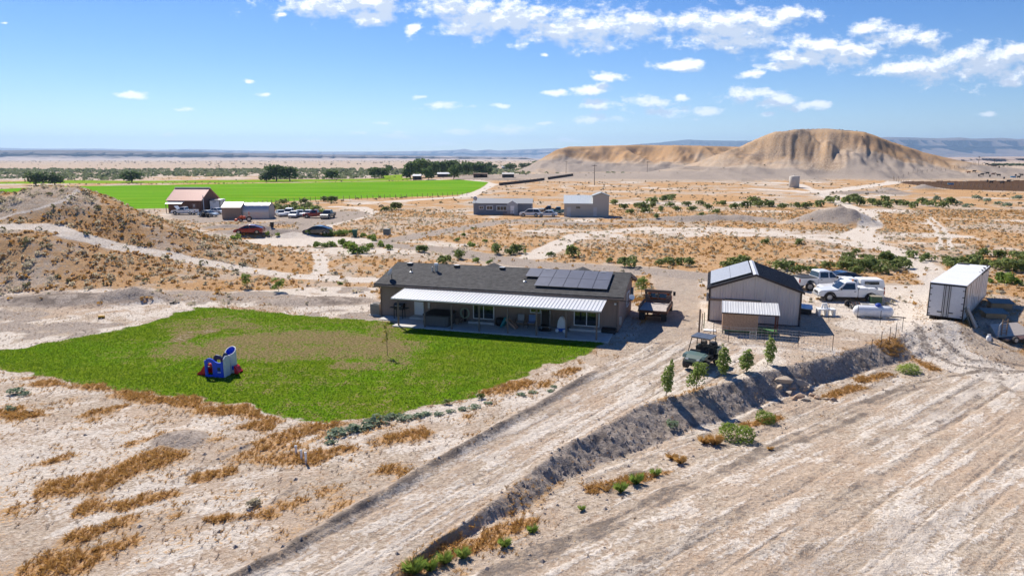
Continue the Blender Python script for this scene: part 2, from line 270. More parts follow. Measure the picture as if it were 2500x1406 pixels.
def masks(x, y, z):
    """what grows or lies where: dry grass, gravel, pale soil, dark clods / lawn, dry lawn, field, manure"""
    n12 = fbm(x / 12, y / 12, 3, 41); n4 = fbm(x / 4, y / 4, 3, 47); n1 = fbm(x / 1.1, y / 1.1, 3, 53); nb = fbm(x / 45, y / 25, 3, 59)
    f, H, c, t = pad_drop(x, y)
    drive = sd_poly(x, y, DRIVE, 4); lawn = sd_poly(x, y, LAWN, 4); yard = sd_poly(x, y, YARD, 4); hy = sd_poly(x, y, HOUSEYARD, 4)
    far = sst(60, 75, y); vfar = sst(250, 600, y)
    th = R(52); s = x * math.cos(th) + y * math.sin(th); tt = -x * math.sin(th) + y * math.cos(th)
    nst = .65 * fbm(s / 4, tt / .4, 4, 61, .6) + .35 * fbm(s / 1.2, tt / .5, 4, 62, .6)
    onhill = np.interp(x + .62 * np.maximum(0, y - 85), HX, HZ) * np.interp(y, QY, QZ) > .6
    # dry grass
    o = .50 * n12 + .32 * n4 + .18 * n1
    near = fbm(s / 4.5, tt / 1.4, 4, 67) * .7 + .3 * n1
    O = np.where(y < 62, np.maximum(sst(.50, .74, near), .30 * sst(.38, .62, .5 * near + .5 * n1)), sst(.37, .58, o + .30 * (nb - .5)))
    O = np.where(onhill, sst(.30, .58, o * .8 + .2 * nb), O)
    for (L, w) in ORANGEW: O = np.maximum(O, 1 - sst(w * .05, w * 2.1, d_line(x, y, L, 4) + 1.5 * (n1 - .5) + 1.3 * (n4 - .5)))
    O = O * (1 - vfar * .45)
    # pale soil
    W = sst(.42, .72, fbm(x / 20, y / 9, 4, 71) * .8 + .2 * n1) * np.where(y > 62, 1, .8)
    W = np.where(onhill, W * .15, W); W = np.where((y < 62) & (x < 8), np.maximum(W, .9 * sst(.40, .66, fbm(s / 3.0, tt / 1.3, 4, 75) * .75 + .25 * n1)), W); wild = np.where((y < 62) & (x < 8), 1.0, 0.0)
    Gr = sst(.56, .7, fbm(x / 9, y / 9, 3, 73)) * .3 * ~onhill
    D = np.zeros_like(x)
    # farm yards
    ye = sst(-1.2, .8, yard + 1.2 * (n4 - .5)); O = O * (1 - .85 * ye); W = np.maximum(W * (1 - ye), ye * sst(.35, .6, n4) * .8); Gr = np.maximum(Gr, ye * .3 * sst(.5, .6, n12))
    he = sst(-1.0, 1.0, hy + 1.5 * (n4 - .5)); O = O * (1 - .85 * he); W = np.maximum(W, he * sst(.42, .58, fbm(s / 3, tt / 6, 3, 79))); Gr = np.maximum(Gr, he * sst(.5, .62, n4) * .8)
    for (mx, my, r, h, sx) in MOUNDS:
        if h < .3 or my > 330 or (my < 53 and mx > 20): continue
        d = np.hypot((x - mx) / sx, y - my) / r; m = 1 - sst(.5, 1.1, d + .4 * (n4 - .5)); Gr = np.maximum(Gr, m); D = np.maximum(D, m * .6 * sst(.42, .6, n1) * (y < 70)); O *= 1 - m; W *= 1 - m
    # bank and pad
    pad = sst(-.3, .4, t); bank = np.where((c > -.25) & (t < .15), 1.0, 0.0) * sst(-.25, .3, c) * (1 - sst(-.25, .15, t)) * sst(.25, .6, H) * (1 - .75 * sst(29, 33, x))
    th2 = R(40); s2 = x * math.cos(th2) + y * math.sin(th2); t2 = -x * math.sin(th2) + y * math.cos(th2)
    st2 = .62 * fbm(s2 / 4.5, t2 / .30, 4, 83, .62) + .38 * fbm(s2 / 1.6, t2 / .5, 4, 84, .6); st3 = fbm(s2 / 22, t2 / 1.6, 3, 89)
    edge = (1 - sst(1.2, 4.5, t)) * pad                    # rough margin at the foot of the bank
    O *= (1 - pad * (1 - edge * .35)) * (1 - .8 * bank); 
    for (L, w) in ORANGEW[8:10] + ORANGEW[14:20]: O = np.maximum(O, 1 - sst(w * .35, w * 1.2, d_line(x, y, L, 4) + .5 * (n1 - .5) + .5 * (n4 - .5)))
    W = W * (1 - pad) + pad * .85 * sst(.38, .64, st2 * .62 + st3 * .23 + .15 * n1)
    tr = pad * sst(.56, .64, st3) * sst(2.0, 3.2, t)
    Gr = np.maximum(Gr * (1 - pad), np.maximum(bank * .95, tr * .45)); D = np.maximum(D, bank * sst(.35, .8, fbm(x / .45, y / .45, 3, 97)) * .55)
    D = np.maximum(D, .42 * pad * sst(.58, .70, fbm(s2 / 16, t2 / .5, 3, 101)))
    for (L, w, v) in TRACKS: D = np.maximum(D, v * (1 - sst(w * .4, w * 2.2, d_line(x, y, L, 3) + .5 * (n1 - .5) + .4 * (n4 - .5))))
    kp = pad > .3; rt = np.zeros_like(x)
    if kp.any(): rt[kp] = ruts(x[kp], y[kp], RUTS) * sst(1.5, 3, t[kp])
    kd = drive > -.2
    if kd.any(): rt[kd] = np.maximum(rt[kd], ruts(x[kd], y[kd], DRUTS) * (y[kd] < 48))
    # driveway
    de = sst(-.5, .3, drive + .5 * (n1 - .5)); O *= 1 - de
    W = W * (1 - de) + de * sst(.32, .66, nst * .8 + .2 * n1); Gr = Gr * (1 - de * .8) + de * .35 * sst(.5, .62, fbm(s / 14, tt / 1.1, 3, 103))
    upper = sst(44, 50, y) * sst(5, 7, x); W = W * (1 - de * upper * .6); Gr = np.maximum(Gr, de * upper * (.25 + .4 * n4))
    eb = np.exp(-((drive + .25 + .25 * (n4 - .5)) / .30) ** 2) * (c < -1) * (1 - sst(38, 44, y)); D = np.maximum(D, eb * (.45 + .5 * n1)); O = O * (1 - .6 * eb); Gr = np.maximum(Gr, np.exp(-((drive + .3) / .8) ** 2) * (c < -1) * .55 * (1 - sst(38, 44, y)))
    tread = np.where(y < 33, .5 + .5 * np.sin(2 * math.pi * (s + .5 * tt) / .24), 1.0); rt = rt * (.55 + .45 * tread)
    D = np.maximum(D, rt * .55 * sst(.3, .6, n1)); W = W * (1 - .5 * rt)
    # roads
    for (n, L, w, k) in ROADW:
        d = d_line(x, y, L, w * 2 + 4); m = 1 - sst(w * .75, w * 1.35, d + w * .5 * (n4 - .5) + .4 * (n1 - .5)); O *= 1 - m
        if k == 'white': W = np.maximum(W, m); Gr *= 1 - m
        else: Gr = np.maximum(Gr, m * .8); W *= 1 - m
        if w < 2.2 and w > 1:
            mid = m * np.exp(-((d - 0) / (w * .25)) ** 2); O = np.maximum(O, mid * .35 * n4)
    bd = sst(-2, 1, sd_poly(x, y, BARNYARD, 8)); O *= 1 - bd; Gr = np.maximum(Gr, bd * .85); W *= 1 - .6 * bd
    cd = sst(-.6, .2, sd_poly(x, y, CULDESAC, 6) + .6 * (n4 - .5)); O *= 1 - cd; W = np.maximum(W, cd); Gr = np.where(cd > .5, .25, Gr)
    # lawn
    lw = sst(-.45, .25, lawn + 1.3 * (n1 - .5) + .9 * (n4 - .5)); dry = sst(.46, .66, n4 * .5 + .5 * n12) * .34
    for (L, w, a) in LAWN_DRY: dry = np.maximum(dry, a * (1 - sst(w * .3, w * 1.5, d_line(x, y, L, 6) + 1.4 * (n1 - .5) + .9 * (n4 - .5))))
    dry = np.maximum(dry, (1 - sst(.1, 1.0, lawn)) * .35)
    O *= 1 - lw; Gr *= 1 - lw; D *= 1 - lw
    # hay field
    fd = sst(-1.5, 1.5, sd_poly(x, y, FIELD, 8)); s1 = sst(-2, 2, sd_poly(x, y, STRIP, 8)); s2m = sst(-2, 2, sd_poly(x, y, STRIP2, 8))
    FG = np.maximum(fd, np.maximum(s1 * .62, s2m * .6)); FG = FG * (1 - .42 * fd * sst(.52, .72, fbm(x / 45 + y / 20, y / 4, 4, 107)))
    stb = sst(-2, 2, sd_poly(x, y, STUBBLE, 8))
    belt = sst(395, 430, y) * (1 - sst(650, 860, y)) * (1 - sst(120, 260, x)) * (1 - fd) * (1 - s1) * (1 - stb) * (z < .8)
    fe = sst(-2, 2, sd_poly(x, y, FEED, 8))
    # far hills: grey clay at the foot, rust grass above
    fh = (y > 330) & (z > 1.2); hn = fbm(x / 30, y / 60, 3, 109); rel = z / 26 + .8 * (hn - .5)
    clay = np.where(fh, 1 - sst(.22, .42, rel), 0) * sst(1.2, 2.5, z); O = np.where(fh, (.14 + .42 * sst(.25, .7, rel + .7 * (n12 - .5)) + .25 * sst(590, 610, y) + .28 * sst(215, 250, x - .49 * (y - 480)) * (y < 590)) * (1 - clay * .8), O); band = vnoise(z * .42 + .012 * x + 1.2 * hn, z * 0, 171); D = np.where(fh, .20 + .22 * sst(.45, .65, n12) * (1 - clay) + .16 * sst(.55, .8, band), D); W = np.where(fh, 0, W); Gr = np.where(fh, np.maximum(clay * .9, .30 + .4 * sst(.4, .7, band)), Gr)
    fe = fe * (z < 1.0); clay = clay * 1.0
    pl = sst(600, 900, y) * ~fh; W = W * (1 - .85 * pl); O = O * (1 - .8 * pl); Gr = Gr * (1 - .5 * pl)
    for m in (fd, fe): O = O * (1 - m); W = W * (1 - m); Gr = Gr * (1 - m)
    D = np.where(belt > 0, np.maximum(D, belt * .25), D); O = O * (1 - .7 * belt)
    return dict(O=O, Gr=Gr, W=W, D=D, lawn=lw, dry=dry, FG=FG, fe=fe, belt=belt, pad=pad, bank=bank, drive=de, lawn_sd=lawn, fd=fd, onhill=onhill, fh=fh, cd=cd, edge=edge, st2=st2, nst=nst, n1=n1, c=c, t=t, stb=stb, rt=rt, eb=eb)

def micro(x, y, m):
    """ruts, clods and roughness"""
    fade = 1 - sst(120, 300, y)
    d = .05 * (fbm(x / .8, y / .8, 3, 113) - .5) + .10 * (fbm(x / 3, y / 3, 3, 127) - .5)
    d += m['pad'] * (.11 * (m['st2'] - .5) + .05 * (fbm(x / .35, y / .35, 2, 131) - .5)) + m['drive'] * .09 * (m['nst'] - .5)
    d += m['bank'] * (.26 * (fbm(x / .9, y / .9, 3, 137) - .5) + .16 * (fbm(x / .35, y / .35, 2, 138) - .5) + .26 * (np.abs(2 * fbm(x / 2.6, y / 2.6, 2, 139) - 1) - .4))
    d -= .05 * m['rt'] * (y < 80); d += .16 * m['eb'] * (.5 + m['n1']) - .06 * m['drive'] * (y < 46)
    d += .12 * m['D'] * (m['n1'] - .3) * (1 - m['pad'])
    d *= 1 - .8 * np.maximum(m['lawn'], m['cd'])
    return d * fade

# ------------------------------------------------------------------ materials
MATS = {}
def nodes_of(name):
    m = bpy.data.materials.new(name); m.use_nodes = True; nt = m.node_tree
    return m, nt, nt.nodes, nt.links, nt.nodes['Principled BSDF']
def mat(name, col, rough=.6, metal=0.0, var=.12, scale=6.0, bump=0.0, bscale=40.0, spec=.4, stretch=(1, 1, 1), col2=None, coat=0.0):
    """plain coloured material broken up by noise (dirt, fading, grain)"""
    if name in MATS: return MATS[name]
    m, nt, N, L, b = nodes_of(name)
    tc = N.new('ShaderNodeTexCoord'); mp = N.new('ShaderNodeMapping'); mp.inputs['Scale'].default_value = stretch; L.new(tc.outputs['Object'], mp.inputs['Vector'])
    n = N.new('ShaderNodeTexNoise'); n.inputs['Scale'].default_value = scale; n.inputs['Detail'].default_value = 6; n.inputs['Roughness'].default_value = .62; L.new(mp.outputs[0], n.inputs['Vector'])
    r = N.new('ShaderNodeMapRange'); L.new(n.outputs['Fac'], r.inputs[0]); r.inputs[1].default_value = .3; r.inputs[2].default_value = .7
    mx = N.new('ShaderNodeMix'); mx.data_type = 'RGBA'; L.new(r.outputs[0], mx.inputs['Factor'])
    c2 = col2 if col2 else tuple(min(1, c * (1 + var)) for c in col)
    c1 = col if col2 else tuple(c * (1 - var) for c in col)
    mx.inputs['A'].default_value = (*c1, 1); mx.inputs['B'].default_value = (*c2, 1)
    L.new(mx.outputs['Result'], b.inputs['Base Color'])
    b.inputs['Roughness'].default_value = rough; b.inputs['Metallic'].default_value = metal; b.inputs['Specular IOR Level'].default_value = spec
    if coat: b.inputs['Coat Weight'].default_value = coat
    if bump:
        n2 = N.new('ShaderNodeTexNoise'); n2.inputs['Scale'].default_value = bscale; n2.inputs['Detail'].default_value = 4; L.new(mp.outputs[0], n2.inputs['Vector'])
        bp = N.new('ShaderNodeBump'); bp.inputs['Strength'].default_value = bump; bp.inputs['Distance'].default_value = .03; L.new(n2.outputs['Fac'], bp.inputs['Height']); L.new(bp.outputs[0], b.inputs['Normal'])
    MATS[name] = m; return m
def leaf_mat(name, c1, c2, scale=1.2, rough=.75, tr=.25):
    """foliage: colour differs from leaf clump to leaf clump, some light passes through"""
    if name in MATS: return MATS[name]
    m, nt, N, L, b = nodes_of(name)
    ge = N.new('ShaderNodeNewGeometry'); oi = N.new('ShaderNodeObjectInfo')
    ad = N.new('ShaderNodeMath'); ad.operation = 'MULTIPLY_ADD'; L.new(oi.outputs['Random'], ad.inputs[0]); ad.inputs[1].default_value = .45; 
    mu = N.new('ShaderNodeMath'); mu.operation = 'MULTIPLY'; L.new(ge.outputs['Random Per Island'], mu.inputs[0]); mu.inputs[1].default_value = .55
    L.new(mu.outputs[0], ad.inputs[2])
    mx = N.new('ShaderNodeMix'); mx.data_type = 'RGBA'; L.new(ad.outputs[0], mx.inputs['Factor']); mx.inputs['A'].default_value = (*c1, 1); mx.inputs['B'].default_value = (*c2, 1)
    L.new(mx.outputs['Result'], b.inputs['Base Color']); b.inputs['Roughness'].default_value = rough; b.inputs['Specular IOR Level'].default_value = .2
    t = N.new('ShaderNodeBsdfTranslucent'); L.new(mx.outputs['Result'], t.inputs['Color'])
    ms = N.new('ShaderNodeMixShader'); ms.inputs[0].default_value = tr; L.new(b.outputs[0], ms.inputs[1]); L.new(t.outputs[0], ms.inputs[2])
    L.new(ms.outputs[0], N['Material Output'].inputs['Surface'])
    MATS[name] = m; return m

def ground_material():
    m, nt, N, L, b = nodes_of('ground')
    tc = N.new('ShaderNodeTexCoord')
    def noise(s, det=5, ro=.6, st=(1, 1, 1), rz=0):
        mp = N.new('ShaderNodeMapping'); mp.inputs['Scale'].default_value = st; mp.inputs['Rotation'].default_value = (0, 0, rz); L.new(tc.outputs['Object'], mp.inputs['Vector'])
        n = N.new('ShaderNodeTexNoise'); n.inputs['Scale'].default_value = s; n.inputs['Detail'].default_value = det; n.inputs['Roughness'].default_value = ro; L.new(mp.outputs[0], n.inputs['Vector']); return n.outputs['Fac']
    def ma(op, a, bb=None, c=None):
        n = N.new('ShaderNodeMath'); n.operation = op
        for i, v in enumerate((a, bb, c)):
            if v is None: continue
            if hasattr(v, 'node'): L.new(v, n.inputs[i])
            else: n.inputs[i].default_value = v
        return n.outputs[0]
    def step(v, a, c):
        r = N.new('ShaderNodeMapRange'); r.interpolation_type = 'SMOOTHSTEP'; L.new(v, r.inputs[0]); r.inputs[1].default_value = a; r.inputs[2].default_value = c; return r.outputs[0]
    def mix(f, a, c):
        x = N.new('ShaderNodeMix'); x.data_type = 'RGBA'
        for s, v in (('Factor', f), ('A', a), ('B', c)):
            if hasattr(v, 'node'): L.new(v, x.inputs[s])
            elif s == 'Factor': x.inputs[s].default_value = v
            else: x.inputs[s].default_value = (*v, 1)
        return x.outputs['Result']
    A = N.new('ShaderNodeAttribute'); A.attribute_name = 'mA'; sa = N.new('ShaderNodeSeparateColor'); L.new(A.outputs['Color'], sa.inputs[0])
    B = N.new('ShaderNodeAttribute'); B.attribute_name = 'mB'; sb = N.new('ShaderNodeSeparateColor'); L.new(B.outputs['Color'], sb.inputs[0])
    fine = noise(5.5, 6, .68); mid = noise(1.1, 5, .6); big = noise(.16, 4, .55); tiny = noise(19, 3, .6)
    nz = ma('MULTIPLY_ADD', fine, .62, ma('MULTIPLY', mid, .38))
    def th(v, k=1.0, a=.30, c=.70): return step(ma('ADD', v, ma('MULTIPLY', ma('SUBTRACT', nz, .5), k * 3.6)), a, c)
    soil = mix(step(fine, .34, .66), (.345, .272, .203), (.585, .495, .40))
    soil = mix(ma('MULTIPLY', step(mid, .45, .7), .5), soil, (.45, .33, .24))
    soil = mix(ma('MULTIPLY', step(big, .42, .62), .45), soil, (.50, .37, .27))
    white = mix(step(fine, .34, .66), (.505, .435, .36), (.73, .66, .58))
    spk = noise(6.5, 5, .75); speck = ma('MULTIPLY', step(spk, .52, .62), step(mid, .36, .56))
    soil = mix(ma('MULTIPLY', speck, .75), soil, (.25, .155, .095)); white = mix(ma('MULTIPLY', speck, .45), white, (.36, .26, .19))
    grey = mix(step(fine, .34, .66), (.25, .205, .17), (.45, .385, .33))
    dark = mix(step(fine, .3, .7), (.13, .105, .085), (.27, .225, .19))
    oran = mix(step(fine, .34, .66), (.30, .135, .045), (.60, .38, .19)); oran = mix(ma('MULTIPLY', step(mid, .42, .62), .55), oran, (.47, .32, .18))
    c = mix(th(sa.outputs['Blue'], .8), soil, white)
    c = mix(th(sa.outputs['Green'], .55), c, grey)
    c = mix(ma('MULTIPLY', th(sa.outputs['Red'], 1.25), .92), c, oran)
    c = mix(th(A.outputs['Alpha'], .9), c, dark)
    fine2 = noise(9, 5, .7)
    gras = mix(step(fine2, .30, .70), (.05, .12, .006), (.165, .28, .014)); gras = mix(ma('MULTIPLY', step(big, .42, .60), .6), gras, (.135, .18, .014)); gras = mix(ma('MULTIPLY', step(mid, .45, .62), .4), gras, (.19, .25, .018))
    drys = mix(step(fine, .35, .65), (.11, .105, .035), (.30, .215, .115)); 
    gras = mix(th(sb.outputs['Green'], 1.3, .4, .75), gras, drys); gras = mix(step(ma('ADD', sb.outputs['Green'], ma('MULTIPLY', ma('SUBTRACT', nz, .5), 1.2)), 1.0, 1.2), gras, (.56, .49, .42))
    c = mix(th(sb.outputs['Red'], .35, .3, .7), c, gras)
    stre = noise(.03, 5, .65, (.5, 7, 1), .12)
    fld = mix(step(stre, .35, .65), (.10, .265, .012), (.17, .34, .028))
    fld2 = mix(step(sb.outputs['Blue'], .45, .95), (.21, .30, .03), fld)
    c = mix(step(sb.outputs['Blue'], .3, .5), c, fld2)
    c = mix(step(B.outputs['Alpha'], .4, .6), c, mix(step(mid, .3, .7), (.075, .042, .025), (.115, .07, .045)))
    L.new(c, b.inputs['Base Color']); b.inputs['Roughness'].default_value = 1.0; b.inputs['Specular IOR Level'].default_value = 0.0
    h = ma('MULTIPLY_ADD', tiny, .35, ma('MULTIPLY_ADD', fine, 1.0, mid))
    bp = N.new('ShaderNodeBump'); bp.inputs['Strength'].default_value = 1.0; bp.inputs['Distance'].default_value = .12; L.new(h, bp.inputs['Height']); L.new(bp.outputs[0], b.inputs['Normal'])
    return m
GROUND = ground_material()

# ------------------------------------------------------------------ object helpers
def new_mesh(name, V, F, smooth=False):
    me = bpy.data.meshes.new(name); V = np.asarray(V, np.float32); F = np.asarray(F, np.int32)
    me.vertices.add(len(V)); me.vertices.foreach_set('co', V.ravel())
    k = F.shape[1]; me.loops.add(F.size); me.loops.foreach_set('vertex_index', F.ravel())
    me.polygons.add(len(F)); me.polygons.foreach_set('loop_start', np.arange(0, F.size, k, dtype=np.int32))
    me.polygons.foreach_set('use_smooth', np.full(len(F), smooth))
    me.update(calc_edges=True); return me
def link(name, me, m=None, parent=None):
    o = bpy.data.objects.new(name, me); COL.objects.link(o)
    if m is not None and me is not None and len(me.materials) == 0: me.materials.append(m)
    if parent is not None: o.parent = parent
    return o
def tag(o, label=None, cat=None, group=None, kind=None):
    if label: o['label'] = label
    if cat: o['category'] = cat
    if group: o['group'] = group
    if kind: o['kind'] = kind
    return o
def thing(name, label, cat, loc=(0, 0, 0), rz=0.0, group=None):
    o = bpy.data.objects.new(name, None); COL.objects.link(o); o.empty_display_size = .3
    o.location = loc; o.rotation_euler = (0, 0, rz); return tag(o, label, cat, group)
def copy_tree(o, parent=None):
    c = o.copy(); COL.objects.link(c)
    if parent is not None: c.parent = parent
    for ch in list(o.children): copy_tree(ch, c)
    return c

# ------------------------------------------------------------------ the ground as one net, cut into its areas
def build_ground():
    az = np.concatenate([np.linspace(-58, -39, 40)[:-1], np.linspace(-39, 39, 740), np.linspace(39, 58, 40)[1:]])
    r = np.concatenate([np.geomspace(7, 17, 60)[:-1], np.geomspace(17, 130, 640)[:-1], np.geomspace(130, 900, 330)[:-1], np.geomspace(900, 60000, 90)])
    a = np.radians(az); nA = len(a); nR = len(r)
    # rows run straight across (constant Y) so that tracks and edges are met evenly
    T = np.tan(a); X = (r[:, None] * T[None, :]).ravel(); Y = np.repeat(r, nA)
    Z = terrain(X, Y); m = masks(X, Y, Z); Z = Z + micro(X, Y, m)
    cls = np.zeros(len(X), int); names = ['ground']
    def put(n, k):
        names.append(n); cls[k] = len(names) - 1
    put('hill', m['onhill']); put('far_hill', m['fh'] & (X > M_X[0]) & (Y < 590)); put('far_hill', m['fh'] & (Y >= 590)); put('far_hill', m['fh'] & (Y < 590) & (X <= M_X[0]))
    for (n, L, w, k) in ROADW:
        put(n, d_line(X, Y, L, w * 2) < w)
    put('dirt_pad', m['pad'] > .5); put('earth_bank', m['bank'] > .3); put('driveway', m['drive'] > .5); put('lawn', m['lawn'] > .5)
    put('hay_field', m['fd'] > .5); put('feedlot_ground', m['fe'] > .5); put('paved_turnaround', m['cd'] > .5)
    i = np.arange(nR - 1)[:, None] * nA + np.arange(nA - 1)[None, :]; i = i.ravel()
    F = np.stack([i, i + 1, i + nA + 1, i + nA], 1); fc = cls[i]
    V = np.stack([X, Y, Z], 1).astype(np.float32)
    A = np.stack([m['O'], m['Gr'], m['W'], m['D']], 1).astype(np.float32); B = np.stack([m['lawn'], m['dry'], m['FG'], m['fe']], 1).astype(np.float32)
    me0 = new_mesh('tmp', V, F, True); nrm = np.empty(len(V) * 3, np.float32); me0.vertex_normals.foreach_get('vector', nrm); nrm = nrm.reshape(-1, 3); bpy.data.meshes.remove(me0)
    for ci, n in enumerate(names):
        k = fc == ci
        if k.sum() < 4: continue
        f = F[k]; u, inv = np.unique(f, return_inverse=True); f = inv.reshape(-1, 4)
        me = new_mesh(n, V[u], f, True)
        for an, D in (('mA', A), ('mB', B)):
            at = me.attributes.new(an, 'FLOAT_COLOR', 'POINT'); at.data.foreach_set('color', np.ascontiguousarray(D[u]).ravel())
        me.normals_split_custom_set_from_vertices(nrm[u].tolist())
        o = link(n, me, GROUND); tag(o, kind='structure')
build_ground()

# ------------------------------------------------------------------ mesas, far mountains
def range_mesh(name, Y, pts, depth, base_z, foot, mm, seed, rough=.08, cliff=.0, nx=420, nd=22, spur=.5, label=None, cat='mountain'):
    xs = []; zs = []
    for (px, py) in pts:
        u, v = pix_uv(px, py); xs.append(u * Y); zs.append(CAMZ + v * Y)
    X = np.linspace(xs[0], xs[-1], nx); top = np.interp(X, xs, zs); H = top - base_z
    d = np.linspace(0, 1, nd)                                  # 0 = foot of the slope, 1 = rim
    lam = (xs[-1] - xs[0]) / 60
    sp = 1 - np.abs(2 * fbm(X / lam, X * 0, 4, seed) - 1)
    V = []; 
    for t in d:
        prof = np.where(t < 1 - cliff, (t / (1 - cliff + 1e-6)) ** 1.5 * (1 - .42 * (cliff > 0)), 1) if cliff else t ** 1.3 * np.ones_like(X)
        if cliff and t >= 1 - cliff: prof = .58 + .42 * (t - (1 - cliff)) / cliff * np.ones_like(X)
        off = depth * t * (1 - .55 * cliff * (t > 1 - cliff)) + depth * spur * (sp - .5) * np.sin(min(1, t * 1.1) * math.pi) 
        z = base_z + H * prof * (1 + rough * (fbm(X / lam * 3, X * 0 + t * 5, 3, seed + 3) - .5) * (0 if t > .97 else 1))
        V.append(np.stack([X, Y - depth + off, z], 1))
    V.append(np.stack([X, np.full(nx, Y + depth * .8), top], 1)); V.append(np.stack([X, np.full(nx, Y + depth * 1.6), np.full(nx, base_z)], 1))
    V = np.concatenate(V); n = nd + 2
    i = (np.arange(n - 1)[:, None] * nx + np.arange(nx - 1)[None, :]).ravel()
    F = np.stack([i, i + 1, i + nx + 1, i + nx], 1)
    o = link(name, new_mesh(name, V, F, False), mm); tag(o, kind='structure'); return o
def mesa_mat():
    m, nt, N, L, b = nodes_of('mesa_rock'); tc = N.new('ShaderNodeTexCoord'); sp = N.new('ShaderNodeSeparateXYZ'); L.new(tc.outputs['Object'], sp.inputs[0]); mp = N.new('ShaderNodeMapping'); mp.inputs['Scale'].default_value = (1, 1, .2); L.new(tc.outputs['Object'], mp.inputs[0])
    n = N.new('ShaderNodeTexNoise'); n.inputs['Scale'].default_value = .008; n.inputs['Detail'].default_value = 6; L.new(mp.outputs[0], n.inputs[0])
    ad = N.new('ShaderNodeMath'); ad.operation = 'MULTIPLY_ADD'; L.new(n.outputs[0], ad.inputs[0]); ad.inputs[1].default_value = 70; L.new(sp.outputs['Z'], ad.inputs[2])
    r = N.new('ShaderNodeMapRange'); r.interpolation_type = 'SMOOTHSTEP'; L.new(ad.outputs[0], r.inputs[0]); r.inputs[1].default_value = 36; r.inputs[2].default_value = 66
    mx = N.new('ShaderNodeMix'); mx.data_type = 'RGBA'; L.new(r.outputs[0], mx.inputs['Factor']); mx.inputs['A'].default_value = (.46, .37, .31, 1); mx.inputs['B'].default_value = (.14, .115, .105, 1); L.new(mx.outputs['Result'], b.inputs['Base Color']); b.inputs['Roughness'].default_value = .95; b.inputs['Specular IOR Level'].default_value = .1; return m
rock1 = mesa_mat()
rock2 = mat('far_rock', (.10, .085, .075), .95, var=.2, scale=.0012, stretch=(1, 1, 4), spec=.1, col2=(.26, .20, .16))
rock3 = mat('forest_mountain', (.055, .06, .045), .95, scale=.001, spec=.1, col2=(.09, .09, .07))
range_mesh('mesa', 5200, [(-700,366),(-100,367),(0,368),(120,367),(260,368),(330,370),(480,372),(600,374),(760,377),(900,379),(1050,381),(1180,383),(1280,384),(1296,387),(1330,392.5)], 700, -8, 0, rock1, 5, cliff=.22, spur=.5)
0 and range_mesh('mesa', 3600, [(-700,377),(0,380),(140,382),(260,380),(420,383),(600,386),(760,391),(880,394)], 520, -6, 0, rock1, 9, cliff=.2, spur=.6)
range_mesh('far_mountain', 15000, [(-900,362),(0,364),(35,362),(60,365),(150,364),(270,364),(350,366),(420,367),(480,365),(520,366),(640,369),(800,371),(900,371),(980,370),(1060,369),(1120,367),(1135,364),(1160,369),(1195,366),(1220,369),(1250,367),(1300,365),(1360,363),(1420,366),(1500,370)], 2500, -10, 0, rock2, 15, cliff=.3)
range_mesh('far_mountain', 13000, [(1480,392),(1560,352),(1590,350),(1650,346),(1680,341),(1720,343),(1780,344),(1850,344),(1950,346),(2050,350),(2150,380)], 2500, -10, 0, rock3, 25, cliff=.0)
range_mesh('far_mountain', 11000, [(1900,385),(2050,345),(2130,337),(2180,338),(2250,340),(2300,338),(2330,341),(2400,339),(2440,342),(2480,340),(2600,338),(2800,341),(3300,345)], 2600, -10, 0, rock2, 35, cliff=.3, spur=.7)
range_mesh('far_bluff', 2600, [(2290,392),(2340,387),(2380,384),(2440,386),(2500,383),(2700,382),(3100,380)], 260, -6, 0, mat('bluff_rock', (.45, .36, .30), .95, scale=.02, spec=.1, col2=(.36, .27, .21)), 45, cliff=.2, spur=.8)

def build_haze():
    x0, x1, y0, y1, z0, z1 = -32000, 32000, -6000, 19500, -12, 560
    V = [(x, y, z) for z in (z0, z1) for y in (y0, y1) for x in (x0, x1)]
    F = [(0, 2, 3, 1), (4, 5, 7, 6), (0, 1, 5, 4), (2, 6, 7, 3), (0, 4, 6, 2), (1, 3, 7, 5)]
    m = bpy.data.materials.new('haze'); m.use_nodes = True; N = m.node_tree.nodes; L = m.node_tree.links; N.clear()
    o = N.new('ShaderNodeOutputMaterial'); v = N.new('ShaderNodeVolumePrincipled'); v.inputs['Color'].default_value = (.44, .67, 1, 1); v.inputs['Density'].default_value = HAZE_DENSITY; v.inputs['Anisotropy'].default_value = 0.26
    L.new(v.outputs[0], o.inputs['Volume']); tag(link('haze', new_mesh('haze', V, F), m), 'thin blue desert haze filling the valley', None, None, 'stuff')
HAZE_DENSITY = 6.8e-5
build_haze()

